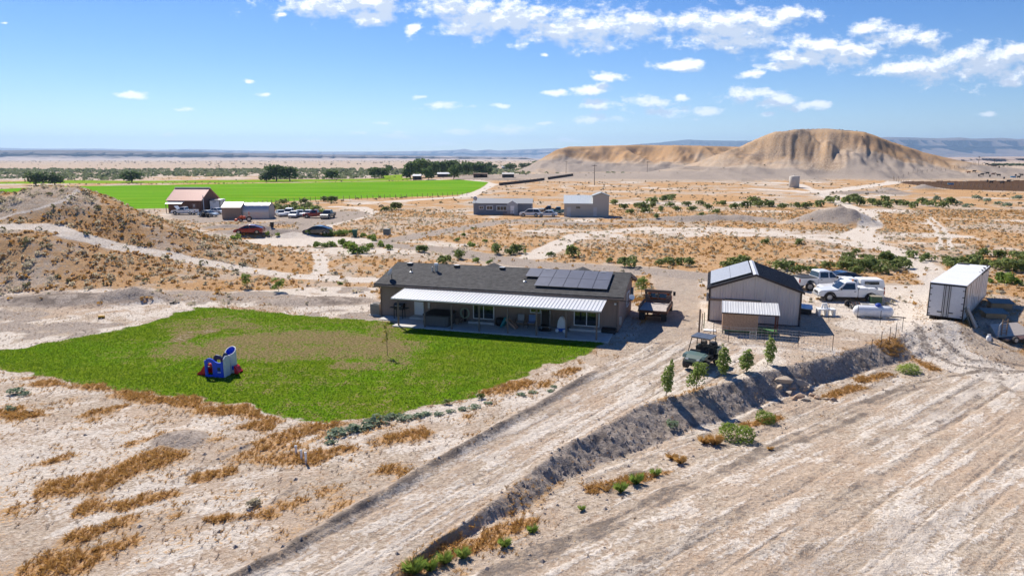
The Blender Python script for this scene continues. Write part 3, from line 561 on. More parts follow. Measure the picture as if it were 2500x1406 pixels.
# ------------------------------------------------------------------ mesh builder
class MB:
    def __init__(s): s.v = []; s.f = []; s.M = None
    def add(s, V, F):
        n = len(s.v)
        for p in V:
            p = Vector(p); s.v.append(tuple(s.M @ p) if s.M else tuple(p))
        for f in F: s.f.append(tuple(i + n for i in f))
        return s
    def box(s, x0, x1, y0, y1, z0, z1):
        return s.add([(x, y, z) for z in (z0, z1) for y in (y0, y1) for x in (x0, x1)], [(0, 2, 3, 1), (4, 5, 7, 6), (0, 1, 5, 4), (2, 6, 7, 3), (0, 4, 6, 2), (1, 3, 7, 5)])
    def cyl(s, p0, p1, r0, r1=None, n=8, caps=True):
        p0 = Vector(p0); p1 = Vector(p1); r1 = r0 if r1 is None else r1; d = (p1 - p0).normalized()
        a = d.orthogonal().normalized(); b = d.cross(a); V = []
        for (p, r) in ((p0, r0), (p1, r1)):
            for i in range(n):
                t = 2 * math.pi * i / n; V.append(p + a * (r * math.cos(t)) + b * (r * math.sin(t)))
        F = [(i, (i + 1) % n, n + (i + 1) % n, n + i) for i in range(n)]
        if caps: F += [tuple(range(n - 1, -1, -1)), tuple(range(n, 2 * n))]
        return s.add(V, F)
    def tube(s, pts, r, n=6):
        for i in range(len(pts) - 1): s.cyl(pts[i], pts[i + 1], r, r, n)
        return s
    def prism(s, poly, h0, h1, plane='xz'):
        n = len(poly); V = []
        for h in (h0, h1):
            for (a, b) in poly: V.append((a, h, b) if plane == 'xz' else (h, a, b) if plane == 'yz' else (a, b, h))
        return s.add(V, [tuple(range(n)), tuple(range(2 * n - 1, n - 1, -1))] + [(i, n + i, n + (i + 1) % n, (i + 1) % n) for i in range(n)])
    def wprism(s, poly):
        """side outline (x, z, half width) carried across"""
        n = len(poly); V = [(x, -w, z) for (x, z, w) in poly] + [(x, w, z) for (x, z, w) in poly]
        return s.add(V, [tuple(range(n)), tuple(range(2 * n - 1, n - 1, -1))] + [(i, n + i, n + (i + 1) % n, (i + 1) % n) for i in range(n)])
    def quad(s, a, b, c, d): return s.add([a, b, c, d], [(0, 1, 2, 3)])
    def lathe(s, prof, n=14, axis='y', c=(0, 0, 0)):
        V = []; k = len(prof)
        for i in range(n):
            t = 2 * math.pi * i / n
            for (r, h) in prof:
                p = (r * math.cos(t), h, r * math.sin(t)) if axis == 'y' else (r * math.cos(t), r * math.sin(t), h) if axis == 'z' else (h, r * math.cos(t), r * math.sin(t))
                V.append((p[0] + c[0], p[1] + c[1], p[2] + c[2]))
        F = [(i * k + j, i * k + j + 1, ((i + 1) % n) * k + j + 1, ((i + 1) % n) * k + j) for i in range(n) for j in range(k - 1)]
        return s.add(V, F)
    def mesh(s, name, smooth=False, bevel=0.0):
        me = bpy.data.meshes.new(name); me.from_pydata(s.v, [], s.f)
        bm = bmesh.new(); bm.from_mesh(me)
        bmesh.ops.recalc_face_normals(bm, faces=bm.faces)
        if bevel:
            es = [e for e in bm.edges if len(e.link_faces) == 2 and e.calc_face_angle(0) > .45]
            bmesh.ops.bevel(bm, geom=es, offset=bevel, segments=2, affect='EDGES', clamp_overlap=True)
        for f in bm.faces: f.smooth = smooth
        bm.to_mesh(me); bm.free(); return me
    def build(s, name, m, parent=None, smooth=False, bevel=0.0):
        return link(name, s.mesh(name, smooth, bevel), m, parent)
def boxo(name, m, parent, *b, bevel=0.0): return MB().box(*b).build(name, m, parent, False, bevel)

ORD = 'leftmost second third fourth fifth sixth seventh eighth ninth tenth eleventh twelfth thirteenth fourteenth fifteenth sixteenth seventeenth eighteenth nineteenth twentieth'.split()
def nth(label, i): return label + ', leftmost' if i == 0 else label + ', ' + ORD[i] + ' from left'
# common materials
white_paint = mat('white_paint', (.78, .78, .77), .35, var=.05, scale=2, spec=.5)
car_white = mat('car_white', (.76, .76, .75), .25, var=.05, scale=1.5, spec=.5, coat=.5)
car_silver = mat('car_silver', (.45, .46, .47), .3, .5, var=.05)
car_red = mat('car_red', (.28, .012, .02), .22, var=.1, coat=.8)
car_black = mat('car_black', (.012, .016, .03), .15, var=.1, coat=.8)
car_grey = mat('car_grey', (.06, .063, .07), .25, var=.1, coat=.5)
car_teal = mat('car_teal', (.05, .16, .19), .3, var=.1, coat=.5)
glass = mat('dark_glass', (.015, .022, .03), .04, var=.2, spec=.9)
pane_m = mat('window_glass', (.02, .026, .03), .03, var=.15, spec=1.0)
rubber = mat('tyre_rubber', (.025, .024, .023), .85, var=.3, scale=8, col2=(.06, .055, .05))
alloy = mat('wheel_alloy', (.50, .50, .50), .35, .8, var=.1)
black_pl = mat('black_plastic', (.02, .02, .021), .6, var=.2)
red_lens = mat('red_lens', (.25, .012, .012), .25, var=.1)
clear_lens = mat('clear_lens', (.6, .62, .63), .15, var=.05)
dark_steel = mat('dark_steel', (.05, .045, .042), .6, .6, var=.3)
galv = mat('galvanised', (.42, .43, .44), .45, .6, var=.15)
rust = mat('rust', (.16, .07, .035), .8, var=.3, scale=5, col2=(.07, .04, .03))
wood = mat('weathered_wood', (.24, .17, .12), .85, var=.3, scale=3, stretch=(1, 1, 8), bump=.3)
conc = mat('concrete', (.50, .485, .46), .85, var=.1, scale=1.2, bump=.15, bscale=30)

WHEELS = {}
def wheel_mesh(r, w):
    if (r, w) not in WHEELS:
        t = MB().lathe([(r * .62, -w / 2), (r * .93, -w / 2), (r, -w * .36), (r, w * .36), (r * .93, w / 2), (r * .62, w / 2)], 18).mesh('tyre', True)
        t.materials.append(rubber)
        m = MB().lathe([(r * .64, -w * .40), (r * .56, -w * .46), (r * .5, -w * .3), (r * .2, -w * .34), (.001, -w * .36)], 14); m.lathe([(r * .64, w * .40), (r * .56, w * .46), (r * .5, w * .3), (r * .2, w * .34), (.001, w * .36)], 14)
        for i in range(5):
            a = 2 * math.pi * i / 5
            for sg in (-1, 1): m.cyl((r * .15 * math.cos(a), sg * w * .36, r * .15 * math.sin(a)), (r * .56 * math.cos(a), sg * w * .42, r * .56 * math.sin(a)), r * .07, n=4)
        k = m.mesh('rim'); k.materials.append(alloy)
        WHEELS[(r, w)] = (t, k)
    return WHEELS[(r, w)]
def wheel(parent, x, y, r, w, rimmat=None):
    t, k = wheel_mesh(r, w)
    a = link('wheel', t, None, parent); a.location = (x, y, r)
    link('rim', k, None, a); return a
def arch(xc, r, z0, w, n=7):
    return [(xc + r * math.cos(math.pi * i / n), z0 + r * math.sin(math.pi * i / n), w) for i in range(n + 1)]
def yaw(dx, dy): return math.atan2(dy, dx)
def place(px, py, sink=0.0):
    x, y = G(px, py) if py > 600 else flat(px, py); return (x, y, gz(x, y) - sink)

def pickup(label, px, py, heading, paint, crew=False, name='pickup_truck', L=5.7, lift=0.0, group=None, detail=True, hood_up=False, bedcover=None, flares=False, open_bed=True):
    o = thing(name, label, 'truck', place(px, py), heading, group)
    W = .96; wr = .39 + lift * .3; z0 = .46 + lift; h = L / 2; fx = h - .95; rx = -h + 1.15
    cabr = -.55 if not crew else -1.05; cowl = 1.25; belt = 1.12 + lift
    if crew: cowl = 1.15; 
    body = [(h - .05, z0, W * .9)] + arch(fx, wr + .11, z0, W) + [(cabr, z0, W), (cabr, belt, W), (cowl, belt, W * .97), (h - .25, belt - .1, W * .9), (h, belt - .22, W * .86)]
    MB().wprism(body).build('body', paint, o, False, .03)
    top = 1.83 + lift; rf = cowl - .75; rb = cabr + .18
    wz = lambda z: W * (.97 - .2 * (z - belt) / (top - belt))
    cab = [(cowl, belt - .02, wz(belt)), (rf, top - .04, wz(top)), (rf - .15, top, wz(top) - .03), (rb, top, wz(top) - .03), (rb - .06, top - .05, wz(top)), (cabr, belt - .02, wz(belt))]
    MB().wprism(cab).build('cab', paint, o, False, .025)
    # glass
    zb = belt + .05; zt = top - .13
    def fr(z): return cowl + (rf - cowl) * (z - belt) / (top - .04 - belt)
    def rr(z): return cabr + (rb - .06 - cabr) * (z - belt) / (top - .05 - belt)
    for sg in (-1, 1):
        if crew:
            sp = [(fr(zb) - .22, fr(zt) - .12, .12, .12), (-.02, -.02, rr(zb) + .16, rr(zt) + .12)]
        else: sp = [(fr(zb) - .22, fr(zt) - .12, rr(zb) + .22, rr(zt) + .18)]
        for (a, b, c, d) in sp:
            y0 = sg * (wz(zb) + .012); y1 = sg * (wz(zt) + .012)
            MB().add([(a, y0, zb), (b, y1, zt), (d, y1, zt), (c, y0, zb), (a, y0 - sg * .03, zb), (b, y1 - sg * .03, zt), (d, y1 - sg * .03, zt), (c, y0 - sg * .03, zb)], [(0, 1, 2, 3), (7, 6, 5, 4), (0, 4, 5, 1), (1, 5, 6, 2), (2, 6, 7, 3), (3, 7, 4, 0)]).build('side_window', glass, o)
    ww = wz(zb) - .1; wt = wz(zt) - .08
    MB().add([(fr(zb) + .012, -ww, zb), (fr(zb) + .012, ww, zb), (fr(zt) + .012, wt, zt), (fr(zt) + .012, -wt, zt)], [(0, 1, 2, 3)]).build('windshield', glass, o)
    MB().add([(rr(zb) - .012, -ww, zb + .1), (rr(zt) - .012, -wt, zt), (rr(zt) - .012, wt, zt), (rr(zb) - .012, ww, zb + .1)], [(0, 1, 2, 3)]).build('rear_window', glass, o)
    # bed
    bf = cabr - .04; bd = MB(); zt2 = belt + .04
    for sg in (-1, 1):
        poly = [(bf, z0)] + [(x, z) for (x, z, w) in arch(rx, wr + .11, z0, 0)] + [(-h, z0), (-h, zt2), (bf, zt2)]
        bd.prism(poly, sg * W, sg * (W - .08), 'xz')
    bd.box(-h + .05, bf, -W + .08, W - .08, z0 + .18, z0 + .24); bd.box(bf - .05, bf, -W + .08, W - .08, z0 + .2, zt2)
    bd.build('bed', paint, o)
    boxo('tailgate', paint, o, -h - .03, -h + .04, -W + .09, W - .09, z0 + .12, zt2)
    if not open_bed: boxo('bed_cover', black_pl, o, -h + .05, bf - .05, -W + .06, W - .06, zt2 - .02, zt2 + .05, bevel=.02)
    for (x, s) in ((fx, 1), (rx, 1)):
        for sg in (-1, 1):
            wheel(o, x, sg * (W - .13), wr, .26)
            if flares:
                A = [(x + (wr + .17) * math.cos(t), z0 - .08 + (wr + .15) * math.sin(t)) for t in np.linspace(.12, math.pi - .12, 9)]; B = [(x + (wr + .05) * math.cos(t), z0 - .08 + (wr + .04) * math.sin(t)) for t in np.linspace(math.pi - .12, .12, 9)]
                MB().prism(A + B, sg * (W - .02), sg * (W + .05), 'xz').build('fender_flare', black_pl, o)
    boxo('front_bumper', alloy, o, h - .06, h + .1, -W * .92, W * .92, z0 - .04, z0 + .17, bevel=.03); boxo('rear_bumper', alloy, o, -h - .14, -h - .04, -W * .9, W * .9, z0 - .02, z0 + .13, bevel=.03)
    boxo('grille', black_pl, o, h - .04, h + .015, -W * .5, W * .5, z0 + .22, belt - .24)
    for sg in (-1, 1):
        boxo('headlight', clear_lens, o, h - .1, h + .02, sg * W * .68 - .14, sg * W * .68 + .14, z0 + .27, belt - .25, bevel=.02)
        boxo('taillight', red_lens, o, -h - .035, -h + .06, sg * (W - .055) - .065, sg * (W - .055) + .07, zt2 - .42, zt2 - .05)
        boxo('mirror', black_pl, o, cowl - .35, cowl - .22, sg * (W + .08) - .09, sg * (W + .08) + .09, belt + .02, belt + .2, bevel=.02)
        boxo('door_handle', black_pl, o, cabr + .18, cabr + .36, sg * (W + .012) - .02, sg * (W + .012) + .02, belt - .16, belt - .11)
        boxo('sill', black_pl, o, cabr + .05, fx - wr - .15, sg * (W - .04) - .05, sg * (W - .04) + .05, z0 - .09, z0 - .005)
    if hood_up:
        m = MB(); m.M = Matrix.Translation((cowl + .1, 0, belt + .02)) @ Matrix.Rotation(R(-48), 4, 'Y'); m.box(0, 1.15, -W * .85, W * .85, 0, .06); m.build('hood', paint, o)
    return o

CARS = {
 'sedan': dict(L=4.7, z0=.26, body=[(2.26, .28), (2.33, .52), (2.2, .70), (1.0, .88), (-1.5, .93), (-2.25, .90), (-2.34, .6), (-2.27, .28)], cab=[(1.1, .86), (.3, 1.36), (-.0, 1.41), (-.8, 1.40), (-1.75, .91)], fx=1.42, rx=-1.36, r=.33),
 'hatch': dict(L=4.9, z0=.24, body=[(2.38, .28), (2.44, .52), (2.25, .74), (1.25, .92), (-1.6, 1.02), (-2.35, 1.0), (-2.43, .62), (-2.35, .28)], cab=[(1.45, .88), (.45, 1.40), (-.2, 1.47), (-.9, 1.42), (-2.25, 1.0)], fx=1.5, rx=-1.45, r=.36),
 'suv': dict(L=4.9, z0=.34, body=[(2.36, .38), (2.43, .62), (2.3, .90), (1.15, 1.06), (-2.2, 1.08), (-2.42, .95), (-2.42, .6), (-2.36, .38)], cab=[(1.2, 1.04), (.5, 1.66), (.2, 1.74), (-1.9, 1.72), (-2.32, 1.06)], fx=1.45, rx=-1.42, r=.37)}
def car(label, kind, px, py, heading, paint, group=None, name=None, cat='car', loc=None):
    c = CARS[kind]; W = .90; o = thing(name or {'sedan': 'sedan_car', 'hatch': 'hatchback_car', 'suv': 'suv_car'}[kind], label, cat, loc or place(px, py), heading, group)
    b = c['body']; z0 = b[0][1]; r = c['r']
    poly = [(b[0][0], z0, W * .9)] + arch(c['fx'], r + .07, z0, W) + arch(c['rx'], r + .07, z0, W) + [(b[-1][0], z0, W * .92)] + [(x, z, W * (.9 if abs(x) > 2 else 1)) for (x, z) in b[-2:0:-1]]
    MB().wprism(poly).build('body', paint, o, False, .04)
    cb = c['cab']; zb = min(p[1] for p in cb); zt = max(p[1] for p in cb); wz = lambda z: W * (.97 - .24 * (z - zb) / (zt - zb))
    MB().wprism([(x, z, wz(z)) for (x, z) in cb]).build('window', glass, o, False, .03)
    tp = cb[1:-1]
    rp = [(x, z + .02, wz(z) + .012) for (x, z) in tp] + [(x, z - .06, wz(z) + .012) for (x, z) in tp[::-1]]
    MB().wprism(rp).build('roof', paint, o)
    pl = MB()
    for sg in (-1, 1):
        for ((x0, z0_), (x1, z1_)) in ((cb[0], cb[1]), (cb[-1], cb[-2])): pl.cyl((x0, sg * (wz(z0_)), z0_), (x1, sg * wz(z1_), z1_), .045, n=5)
        xm = (cb[1][0] + cb[-2][0]) / 2 - .1; pl.cyl((xm, sg * wz(zb), zb), (xm, sg * (wz(zt) + .01), zt - .02), .04, n=5)
    pl.build('pillar', paint, o)
    for x in (c['fx'], c['rx']):
        for sg in (-1, 1): wheel(o, x, sg * (W - .1), r, .22)
    for sg in (-1, 1):
        f = b[1]; MB().box(f[0] - .16, f[0] + .0, sg * .62 - .16, sg * .62 + .16, f[1] + .02, f[1] + .12).build('headlight', clear_lens, o)
        q = b[-2]; MB().box(q[0] - .015, q[0] + .12, sg * .64 - .16, sg * .64 + .16, q[1] + .08, q[1] + .2).build('taillight', red_lens, o)
    return o

# ------------------------------------------------------------------ the main house
HA = R(-16.46)
hx0, hy0 = flat(932, 771); HZ0 = 0.0
house = thing('ranch_house', 'long taupe ranch house with grey shingle roof and white metal patio roof', 'house', (hx0, hy0, 0), HA)
def hw(x, y, z=0.0):
    c, s = math.cos(HA), math.sin(HA); return (hx0 + c * x - s * y, hy0 + s * x + c * y, z)
LX, DY, EZ, RZ_ = 19.9, 8.2, 2.78, 3.92
siding = mat('taupe_siding', (.29, .21, .17), .8, var=.10, scale=1.2, stretch=(6, 6, .6), bump=.2, bscale=30)
trim = mat('taupe_trim', (.18, .138, .113), .75, var=.1)
def shingle_mat():
    m, nt, N, L, b = nodes_of('shingles'); tc = N.new('ShaderNodeTexCoord')
    br = N.new('ShaderNodeTexBrick'); br.inputs['Scale'].default_value = 1; br.inputs['Brick Width'].default_value = .33; br.inputs['Row Height'].default_value = .145; br.inputs['Mortar Size'].default_value = .008
    br.inputs['Color1'].default_value = (.040, .039, .041, 1); br.inputs['Color2'].default_value = (.085, .082, .082, 1); br.inputs['Mortar'].default_value = (.02, .02, .021, 1)
    L.new(tc.outputs['Object'], br.inputs['Vector']); n = N.new('ShaderNodeTexNoise'); n.inputs['Scale'].default_value = 3; n.inputs['Detail'].default_value = 8; L.new(tc.outputs['Object'], n.inputs['Vector'])
    mx = N.new('ShaderNodeMix'); mx.data_type = 'RGBA'; mx.inputs['Factor'].default_value = .4; L.new(br.outputs['Color'], mx.inputs['A'])
    cr = N.new('ShaderNodeMapRange'); L.new(n.outputs['Fac'], cr.inputs[0]); cr.inputs[1].default_value = .3; cr.inputs[2].default_value = .7; cr.inputs[3].default_value = .03; cr.inputs[4].default_value = .12; L.new(cr.outputs[0], mx.inputs['B'])
    L.new(mx.outputs['Result'], b.inputs['Base Color']); b.inputs['Roughness'].default_value = .9; b.inputs['Specular IOR Level'].default_value = .25
    bp = N.new('ShaderNodeBump'); bp.inputs['Distance'].default_value = .02; L.new(br.outputs['Fac'], bp.inputs['Height']); L.new(bp.outputs[0], b.inputs['Normal']); return m
shing = shingle_mat()
def roofz(y): return EZ + (y + .4) * (RZ_ - EZ) / (DY / 2 + .4)
# inner walls, then siding boards standing proud of them
MB().prism([(0.02, 0), (LX - .02, 0), (LX - .02, EZ - .02), (0.02, EZ - .02)], .03, DY - .03, 'xz').build('wall', trim, house)
n = 16; pw = LX / n
panel = MB().box(.006, pw - .006, 0, .028, .12, EZ - .04).mesh('siding_panel')
for i in range(n):
    for (yy, nm) in ((0, 'siding_panel'), (DY - .028, 'siding_panel')): p = link(nm, panel, siding, house); p.location = (i * pw, yy, 0)
boxo('skirting', trim, house, .01, LX - .01, .004, .026, -.1, .115)
for xg, nm in ((0, 1), (LX, -1)):
    k = 7; w = DY / k
    for i in range(k):
        y0 = i * w + .006; y1 = (i + 1) * w - .006; ym = DY / 2
        def gt(y): return RZ_ - .12 - abs(y - ym) * (RZ_ - EZ) / (DY / 2 + .4)
        poly = [(y0, .1), (y1, .1), (y1, gt(y1))] + ([(ym, gt(ym))] if y0 < ym < y1 else []) + [(y0, gt(y0))]
        a, b = (xg - .0, xg + .02) if nm > 0 else (xg - .02, xg + .008)
        MB().prism(poly, a, b, 'yz').build('siding_panel', siding, house)
for s in (0, 1):
    def yy(t): return t if s == 0 else DY - t
    th = .11
    V = []; 
    m = MB()
    a = (-.38, yy(-.4), EZ - .02); 
    m.add([(-.38, yy(-.4), EZ - .06), (LX + .38, yy(-.4), EZ - .06), (LX + .38, yy(DY / 2), RZ_ - .06), (-.38, yy(DY / 2), RZ_ - .06), (-.38, yy(-.4), EZ + .05), (LX + .38, yy(-.4), EZ + .05), (LX + .38, yy(DY / 2), RZ_ + .05), (-.38, yy(DY / 2), RZ_ + .05)],
          [(0, 3, 2, 1), (4, 5, 6, 7), (0, 1, 5, 4), (1, 2, 6, 5), (2, 3, 7, 6), (3, 0, 4, 7)])
    r_ = m.build('roof_slope', shing, house)
    boxo('fascia', trim, house, -.36, LX + .36, yy(-.395) - .02, yy(-.395) + .02, EZ - .23, EZ - .065)
    for xg in (-.4, LX + .385): 
        MB().add([(xg, yy(-.41), EZ - .22), (xg + .02, yy(-.41), EZ - .22), (xg + .02, yy(DY / 2), RZ_ - .22), (xg, yy(DY / 2), RZ_ - .22), (xg, yy(-.41), EZ + .03), (xg + .02, yy(-.41), EZ + .03), (xg + .02, yy(DY / 2), RZ_ + .03), (xg, yy(DY / 2), RZ_ + .03)], [(0, 3, 2, 1), (4, 5, 6, 7), (0, 1, 5, 4), (1, 2, 6, 5), (2, 3, 7, 6), (3, 0, 4, 7)]).build('rake_trim', trim, house)
MB().prism([(DY / 2 - .16, RZ_ + .0), (DY / 2, RZ_ + .075), (DY / 2 + .16, RZ_ + .0)], -.39, LX + .39, 'yz').build('ridge_cap', shing, house)
MB().box(-.36, LX + .36, -.52, -.425, EZ - .17, EZ - .05).build('gutter', trim, house)
for xx in (.02, LX - .12): MB().tube([(xx, -.47, EZ - .15), (xx, -.06, EZ - .45), (xx, -.06, .05)], .04, 6).build('downspout', trim, house)
for xc in (6.7, 15.2):      # entry gables on the far side
    g = MB(); y0, y1, hw_, zp, ze = 4.9, 10.1, 1.7, 3.34, 2.7
    g.add([(xc - hw_, y0, ze), (xc, y0, zp), (xc + hw_, y0, ze), (xc - hw_, y1, ze), (xc, y1, zp), (xc + hw_, y1, ze)], [(0, 1, 4, 3), (1, 2, 5, 4), (0, 3, 5, 2), (3, 4, 5), (0, 2, 1)]).build('entry_gable', shing, house)
    for sg in (-1, 1): boxo('porch_post', trim, house, xc + sg * 1.5 - .06, xc + sg * 1.5 + .06, 9.85, 9.97, -.1, 2.7)
vent_m = mat('vent_cap', (.035, .034, .033), .6, .3)
for xv in (1.0, 5.4, 9.5, 13.5, 18.1):
    y = 3.72; z = roofz(y); b = boxo('roof_vent', vent_m, house, xv - .2, xv + .2, y - .2, y + .2, z, z + .17, bevel=.02); boxo('vent_lid', galv, b, xv - .22, xv + .22, y - .22, y + .22, z + .172, z + .20)
for (xv, y, h) in ((1.8, 2.2, .38), (12.1, 1.5, .3)):
    z = roofz(y); p = MB().cyl((xv, y, z - .05), (xv, y, z + h), .045, n=8).build('vent_pipe', black_pl, house); MB().lathe([(.19, z - .02), (.15, z + .07), (.05, z + .12)], 10, 'z', (xv, y, 0)).build('flashing', galv, p)
z = roofz(2.6); fl_ = MB().cyl((3.95, 2.6, z - .1), (3.95, 2.6, z + .55), .13, n=12).build('flue', galv, house); MB().cyl((3.95, 2.6, z + .58), (3.95, 2.6, z + .74), .19, .17, n=12).build('flue_cap', white_paint, fl_); MB().cyl((3.62, 2.55, z - .1), (3.62, 2.55, z + .42), .07, n=8).build('side_pipe', galv, fl_)
d = MB(); z = roofz(.6); d.cyl((.75, .6, z), (.75, .6, z + .45), .03, n=6); dish = d.build('satellite_mount', dark_steel, house)
d = MB(); d.M = Matrix.Translation((.62, .6, z + .62)) @ Matrix.Rotation(R(-68), 4, 'Y'); d.lathe([(.001, -.06), (.2, -.04), (.36, .03), (.36, .05), (.2, -.02), (.001, -.045)], 14, 'z'); d.build('satellite_dish', white_paint, dish)
solar_m = mat('solar_cells', (.12, .12, .135), .38, .1, var=.12, scale=1.5, spec=.6, coat=.4); solar_fr = mat('solar_frame', (.10, .10, .105), .35, .7)
def slope_panel(x, y, w, l, name='solar_panel', parent=house, zf=roofz, lift=.13):
    z0 = zf(y) + .05 + lift; z1 = zf(y + l) + .05 + lift; g = .012
    m = MB().add([(x, y, z0), (x + w, y, z0), (x + w, y + l, z1), (x, y + l, z1), (x, y, z0 + .04), (x + w, y, z0 + .04), (x + w, y + l, z1 + .04), (x, y + l, z1 + .04)], [(0, 3, 2, 1), (4, 5, 6, 7), (0, 1, 5, 4), (1, 2, 6, 5), (2, 3, 7, 6), (3, 0, 4, 7)])
    p = m.build(name, solar_fr, parent); e = .018; k = (z1 - z0) / l
    MB().add([(x + e, y + e, z0 + .042 + k * e), (x + w - e, y + e, z0 + .042 + k * e), (x + w - e, y + l - e, z1 + .042 - k * e), (x + e, y + l - e, z1 + .042 - k * e)], [(0, 1, 2, 3)]).build('cell_sheet', solar_m, p); return p
for i in range(6): slope_panel(11.95 + i * 1.16, 2.12, 1.14, 1.62)
for i in range(5): slope_panel(11.95 + (i + 1) * 1.16, .48, 1.14, 1.62)
for i in range(4):
    yv = .75 + i * .8; MB().box(12.2 if i > 1 else 13.3, 18.8, yv, yv + .04, roofz(yv) + .05, roofz(yv) + .19).build('mounting_rail', dark_steel, house)
# patio roof of ribbed sheets on posts
metal_white = mat('white_metal_roof', (.66, .66, .65), .38, .15, var=.06, scale=1.5, stretch=(1, .3, 1), spec=.5)
PX0, PX1, PY, PZ0, PZ1 = 2.45, 19.05, -3.05, 2.66, 2.30
npan = 61; pw = (PX1 - PX0) / npan; sl_ = (PZ0 - PZ1) / -PY
pm = MB().add([(.0, 0, PZ0), (pw - .004, 0, PZ0), (pw - .004, PY, PZ1), (0, PY, PZ1), (0, 0, PZ0 - .02), (pw - .004, 0, PZ0 - .02), (pw - .004, PY, PZ1 - .02), (0, PY, PZ1 - .02)], [(0, 3, 2, 1), (4, 5, 6, 7), (0, 1, 5, 4), (1, 2, 6, 5), (2, 3, 7, 6), (3, 0, 4, 7)])
pm.add([(0, 0, PZ0), (.045, 0, PZ0), (.034, 0, PZ0 + .04), (.011, 0, PZ0 + .04), (0, PY, PZ1), (.045, PY, PZ1), (.034, PY, PZ1 + .04), (.011, PY, PZ1 + .04)], [(0, 1, 2, 3), (7, 6, 5, 4), (1, 5, 6, 2), (2, 6, 7, 3), (3, 7, 4, 0)])
pmesh = pm.mesh('roof_panel')
for i in range(npan): q = link('roof_panel', pmesh, metal_white, house); q.location = (PX0 + i * pw, 0, 0)
boxo('patio_beam', trim, house, PX0 + .08, PX1 - .05, -2.92, -2.82, 2.08, 2.285)
boxo('patio_ledger', trim, house, PX0 + .05, PX1 - .05, -.06, -.005, 2.45, 2.63); boxo('patio_gutter', metal_white, house, PX0, PX1, PY - .07, PY - .004, PZ1 - .1, PZ1 + .0)
for i in range(14): x = PX0 + .3 + i * 1.23; MB().add([(x, -.07, 2.5), (x + .06, -.07, 2.5), (x + .06, -2.81, 2.19), (x, -2.81, 2.19), (x, -.07, 2.62), (x + .06, -.07, 2.62), (x + .06, -2.81, 2.30), (x, -2.81, 2.30)], [(0, 3, 2, 1), (4, 5, 6, 7), (0, 1, 5, 4), (1, 2, 6, 5), (2, 3, 7, 6), (3, 0, 4, 7)]).build('rafter', trim, house)
for i in range(8): x = 2.95 + i * 2.25; boxo('patio_post', trim, house, x - .055, x + .055, -2.925, -2.815, .06, 2.08)
frame_w = mat('white_vinyl', (.74, .74, .73), .45, var=.04)
def glazed(parent, x0, x1, z0, z1, name, panes=2, y=0.0, door=None, front=-1, axis='x', f=.07):
    """a framed opening on the face y (or x) of a wall: frame, mullions, sill and separate panes"""
    def bx(a0, a1, d0, d1, c0, c1):
        d0, d1 = y + front * d0, y + front * d1
        d0, d1 = min(d0, d1), max(d0, d1)
        return (a0, a1, d0, d1, c0, c1) if axis == 'x' else (d0, d1, a0, a1, c0, c1)
    m = MB(); m.box(*bx(x0, x0 + f, .002, .07, z0, z1)); m.box(*bx(x1 - f, x1, .002, .07, z0, z1)); m.box(*bx(x0 + f, x1 - f, .002, .07, z1 - f, z1)); m.box(*bx(x0 + f, x1 - f, .002, .07, z0, z0 + f))
    w = (x1 - x0 - 2 * f) / panes
    for i in range(1, panes): xx = x0 + f + i * w; m.box(*bx(xx - .03, xx + .03, .004, .062, z0 + f, z1 - f))
    o = m.build(name, frame_w, parent)
    for i in range(panes):
        a = x0 + f + i * w + (.03 if i else 0); b = x0 + f + (i + 1) * w - (.03 if i < panes - 1 else 0)
        boxo('pane' if door is None else 'door_leaf', door or pane_m, o, *bx(a, b, .006, .03, z0 + f, z1 - f))
    return o
dl = glazed(house, 3.05, 3.98, .32, 2.30, 'entry_door', 1, 0, mat('white_door', (.70, .72, .74), .4, var=.04)); boxo('door_window', pane_m, dl, 3.3, 3.73, -.045, -.032, 1.95, 2.2); boxo('door_handle', alloy, dl, 3.82, 3.88, -.075, -.032, 1.2, 1.3)
glazed(house, 8.2, 9.98, .34, 2.32, 'sliding_door'); glazed(house, 12.95, 14.6, 1.12, 2.22, 'window'); glazed(house, 16.45, 18.45, .34, 2.32, 'sliding_door')
glazed(house, 4.6, 6.0, 1.0, 2.2, 'window', 1, LX + .008, front=1, axis='y', door=siding)
for (a, b) in ((2.9, 4.2), (8.0, 10.2), (16.2, 18.7)): boxo('door_step', conc, house, a, b, -.75, -.01, .085, .26, bevel=.01)
for (a, b, z0, z1) in ((19.2, 19.36, .45, 1.0), (19.4, 19.58, .4, .95)): pass
boxo('meter_box', galv, house, LX + .012, LX + .15, .25, .5, .55, 1.15, bevel=.01); boxo('meter_box', galv, house, LX + .012, LX + .14, .6, .78, .6, 1.1, bevel=.01); boxo('electric_panel', mat('panel_blue_grey', (.10, .14, .18), .5), house, LX + .012, LX + .2, 7.5, 7.9, 1.0, 2.1)
arm = MB().tube([(LX + .02, .5, 2.35), (LX + .7, .1, 2.45), (LX + .85, -.1, 2.6)], .03, 6).build('dish_arm', dark_steel, house)
d = MB(); d.M = Matrix.Translation((LX + .95, -.15, 2.85)) @ Matrix.Rotation(R(58), 4, 'X') @ Matrix.Rotation(R(20), 4, 'Y'); d.lathe([(.001, -.03), (.13, -.02), (.22, .02), (.22, .035), (.13, -.005), (.001, -.015)], 14, 'z'); d.build('dish', white_paint, arm)
boxo('wall_light', white_paint, house, LX - .35, LX - .2, -.1, -.003, 2.15, 2.3)
MB().tube([(LX + .03, 3.0, 2.9), (LX + .03, 5.5, 2.25)], .02, 5).build('conduit', dark_steel, house); boxo('hose_bib_box', galv, house, 4.28, 4.46, -.12, -.003, .95, 1.45); MB().cyl((4.37, -.06, .1), (4.37, -.06, .95), .025, n=6).build('conduit', galv, house)
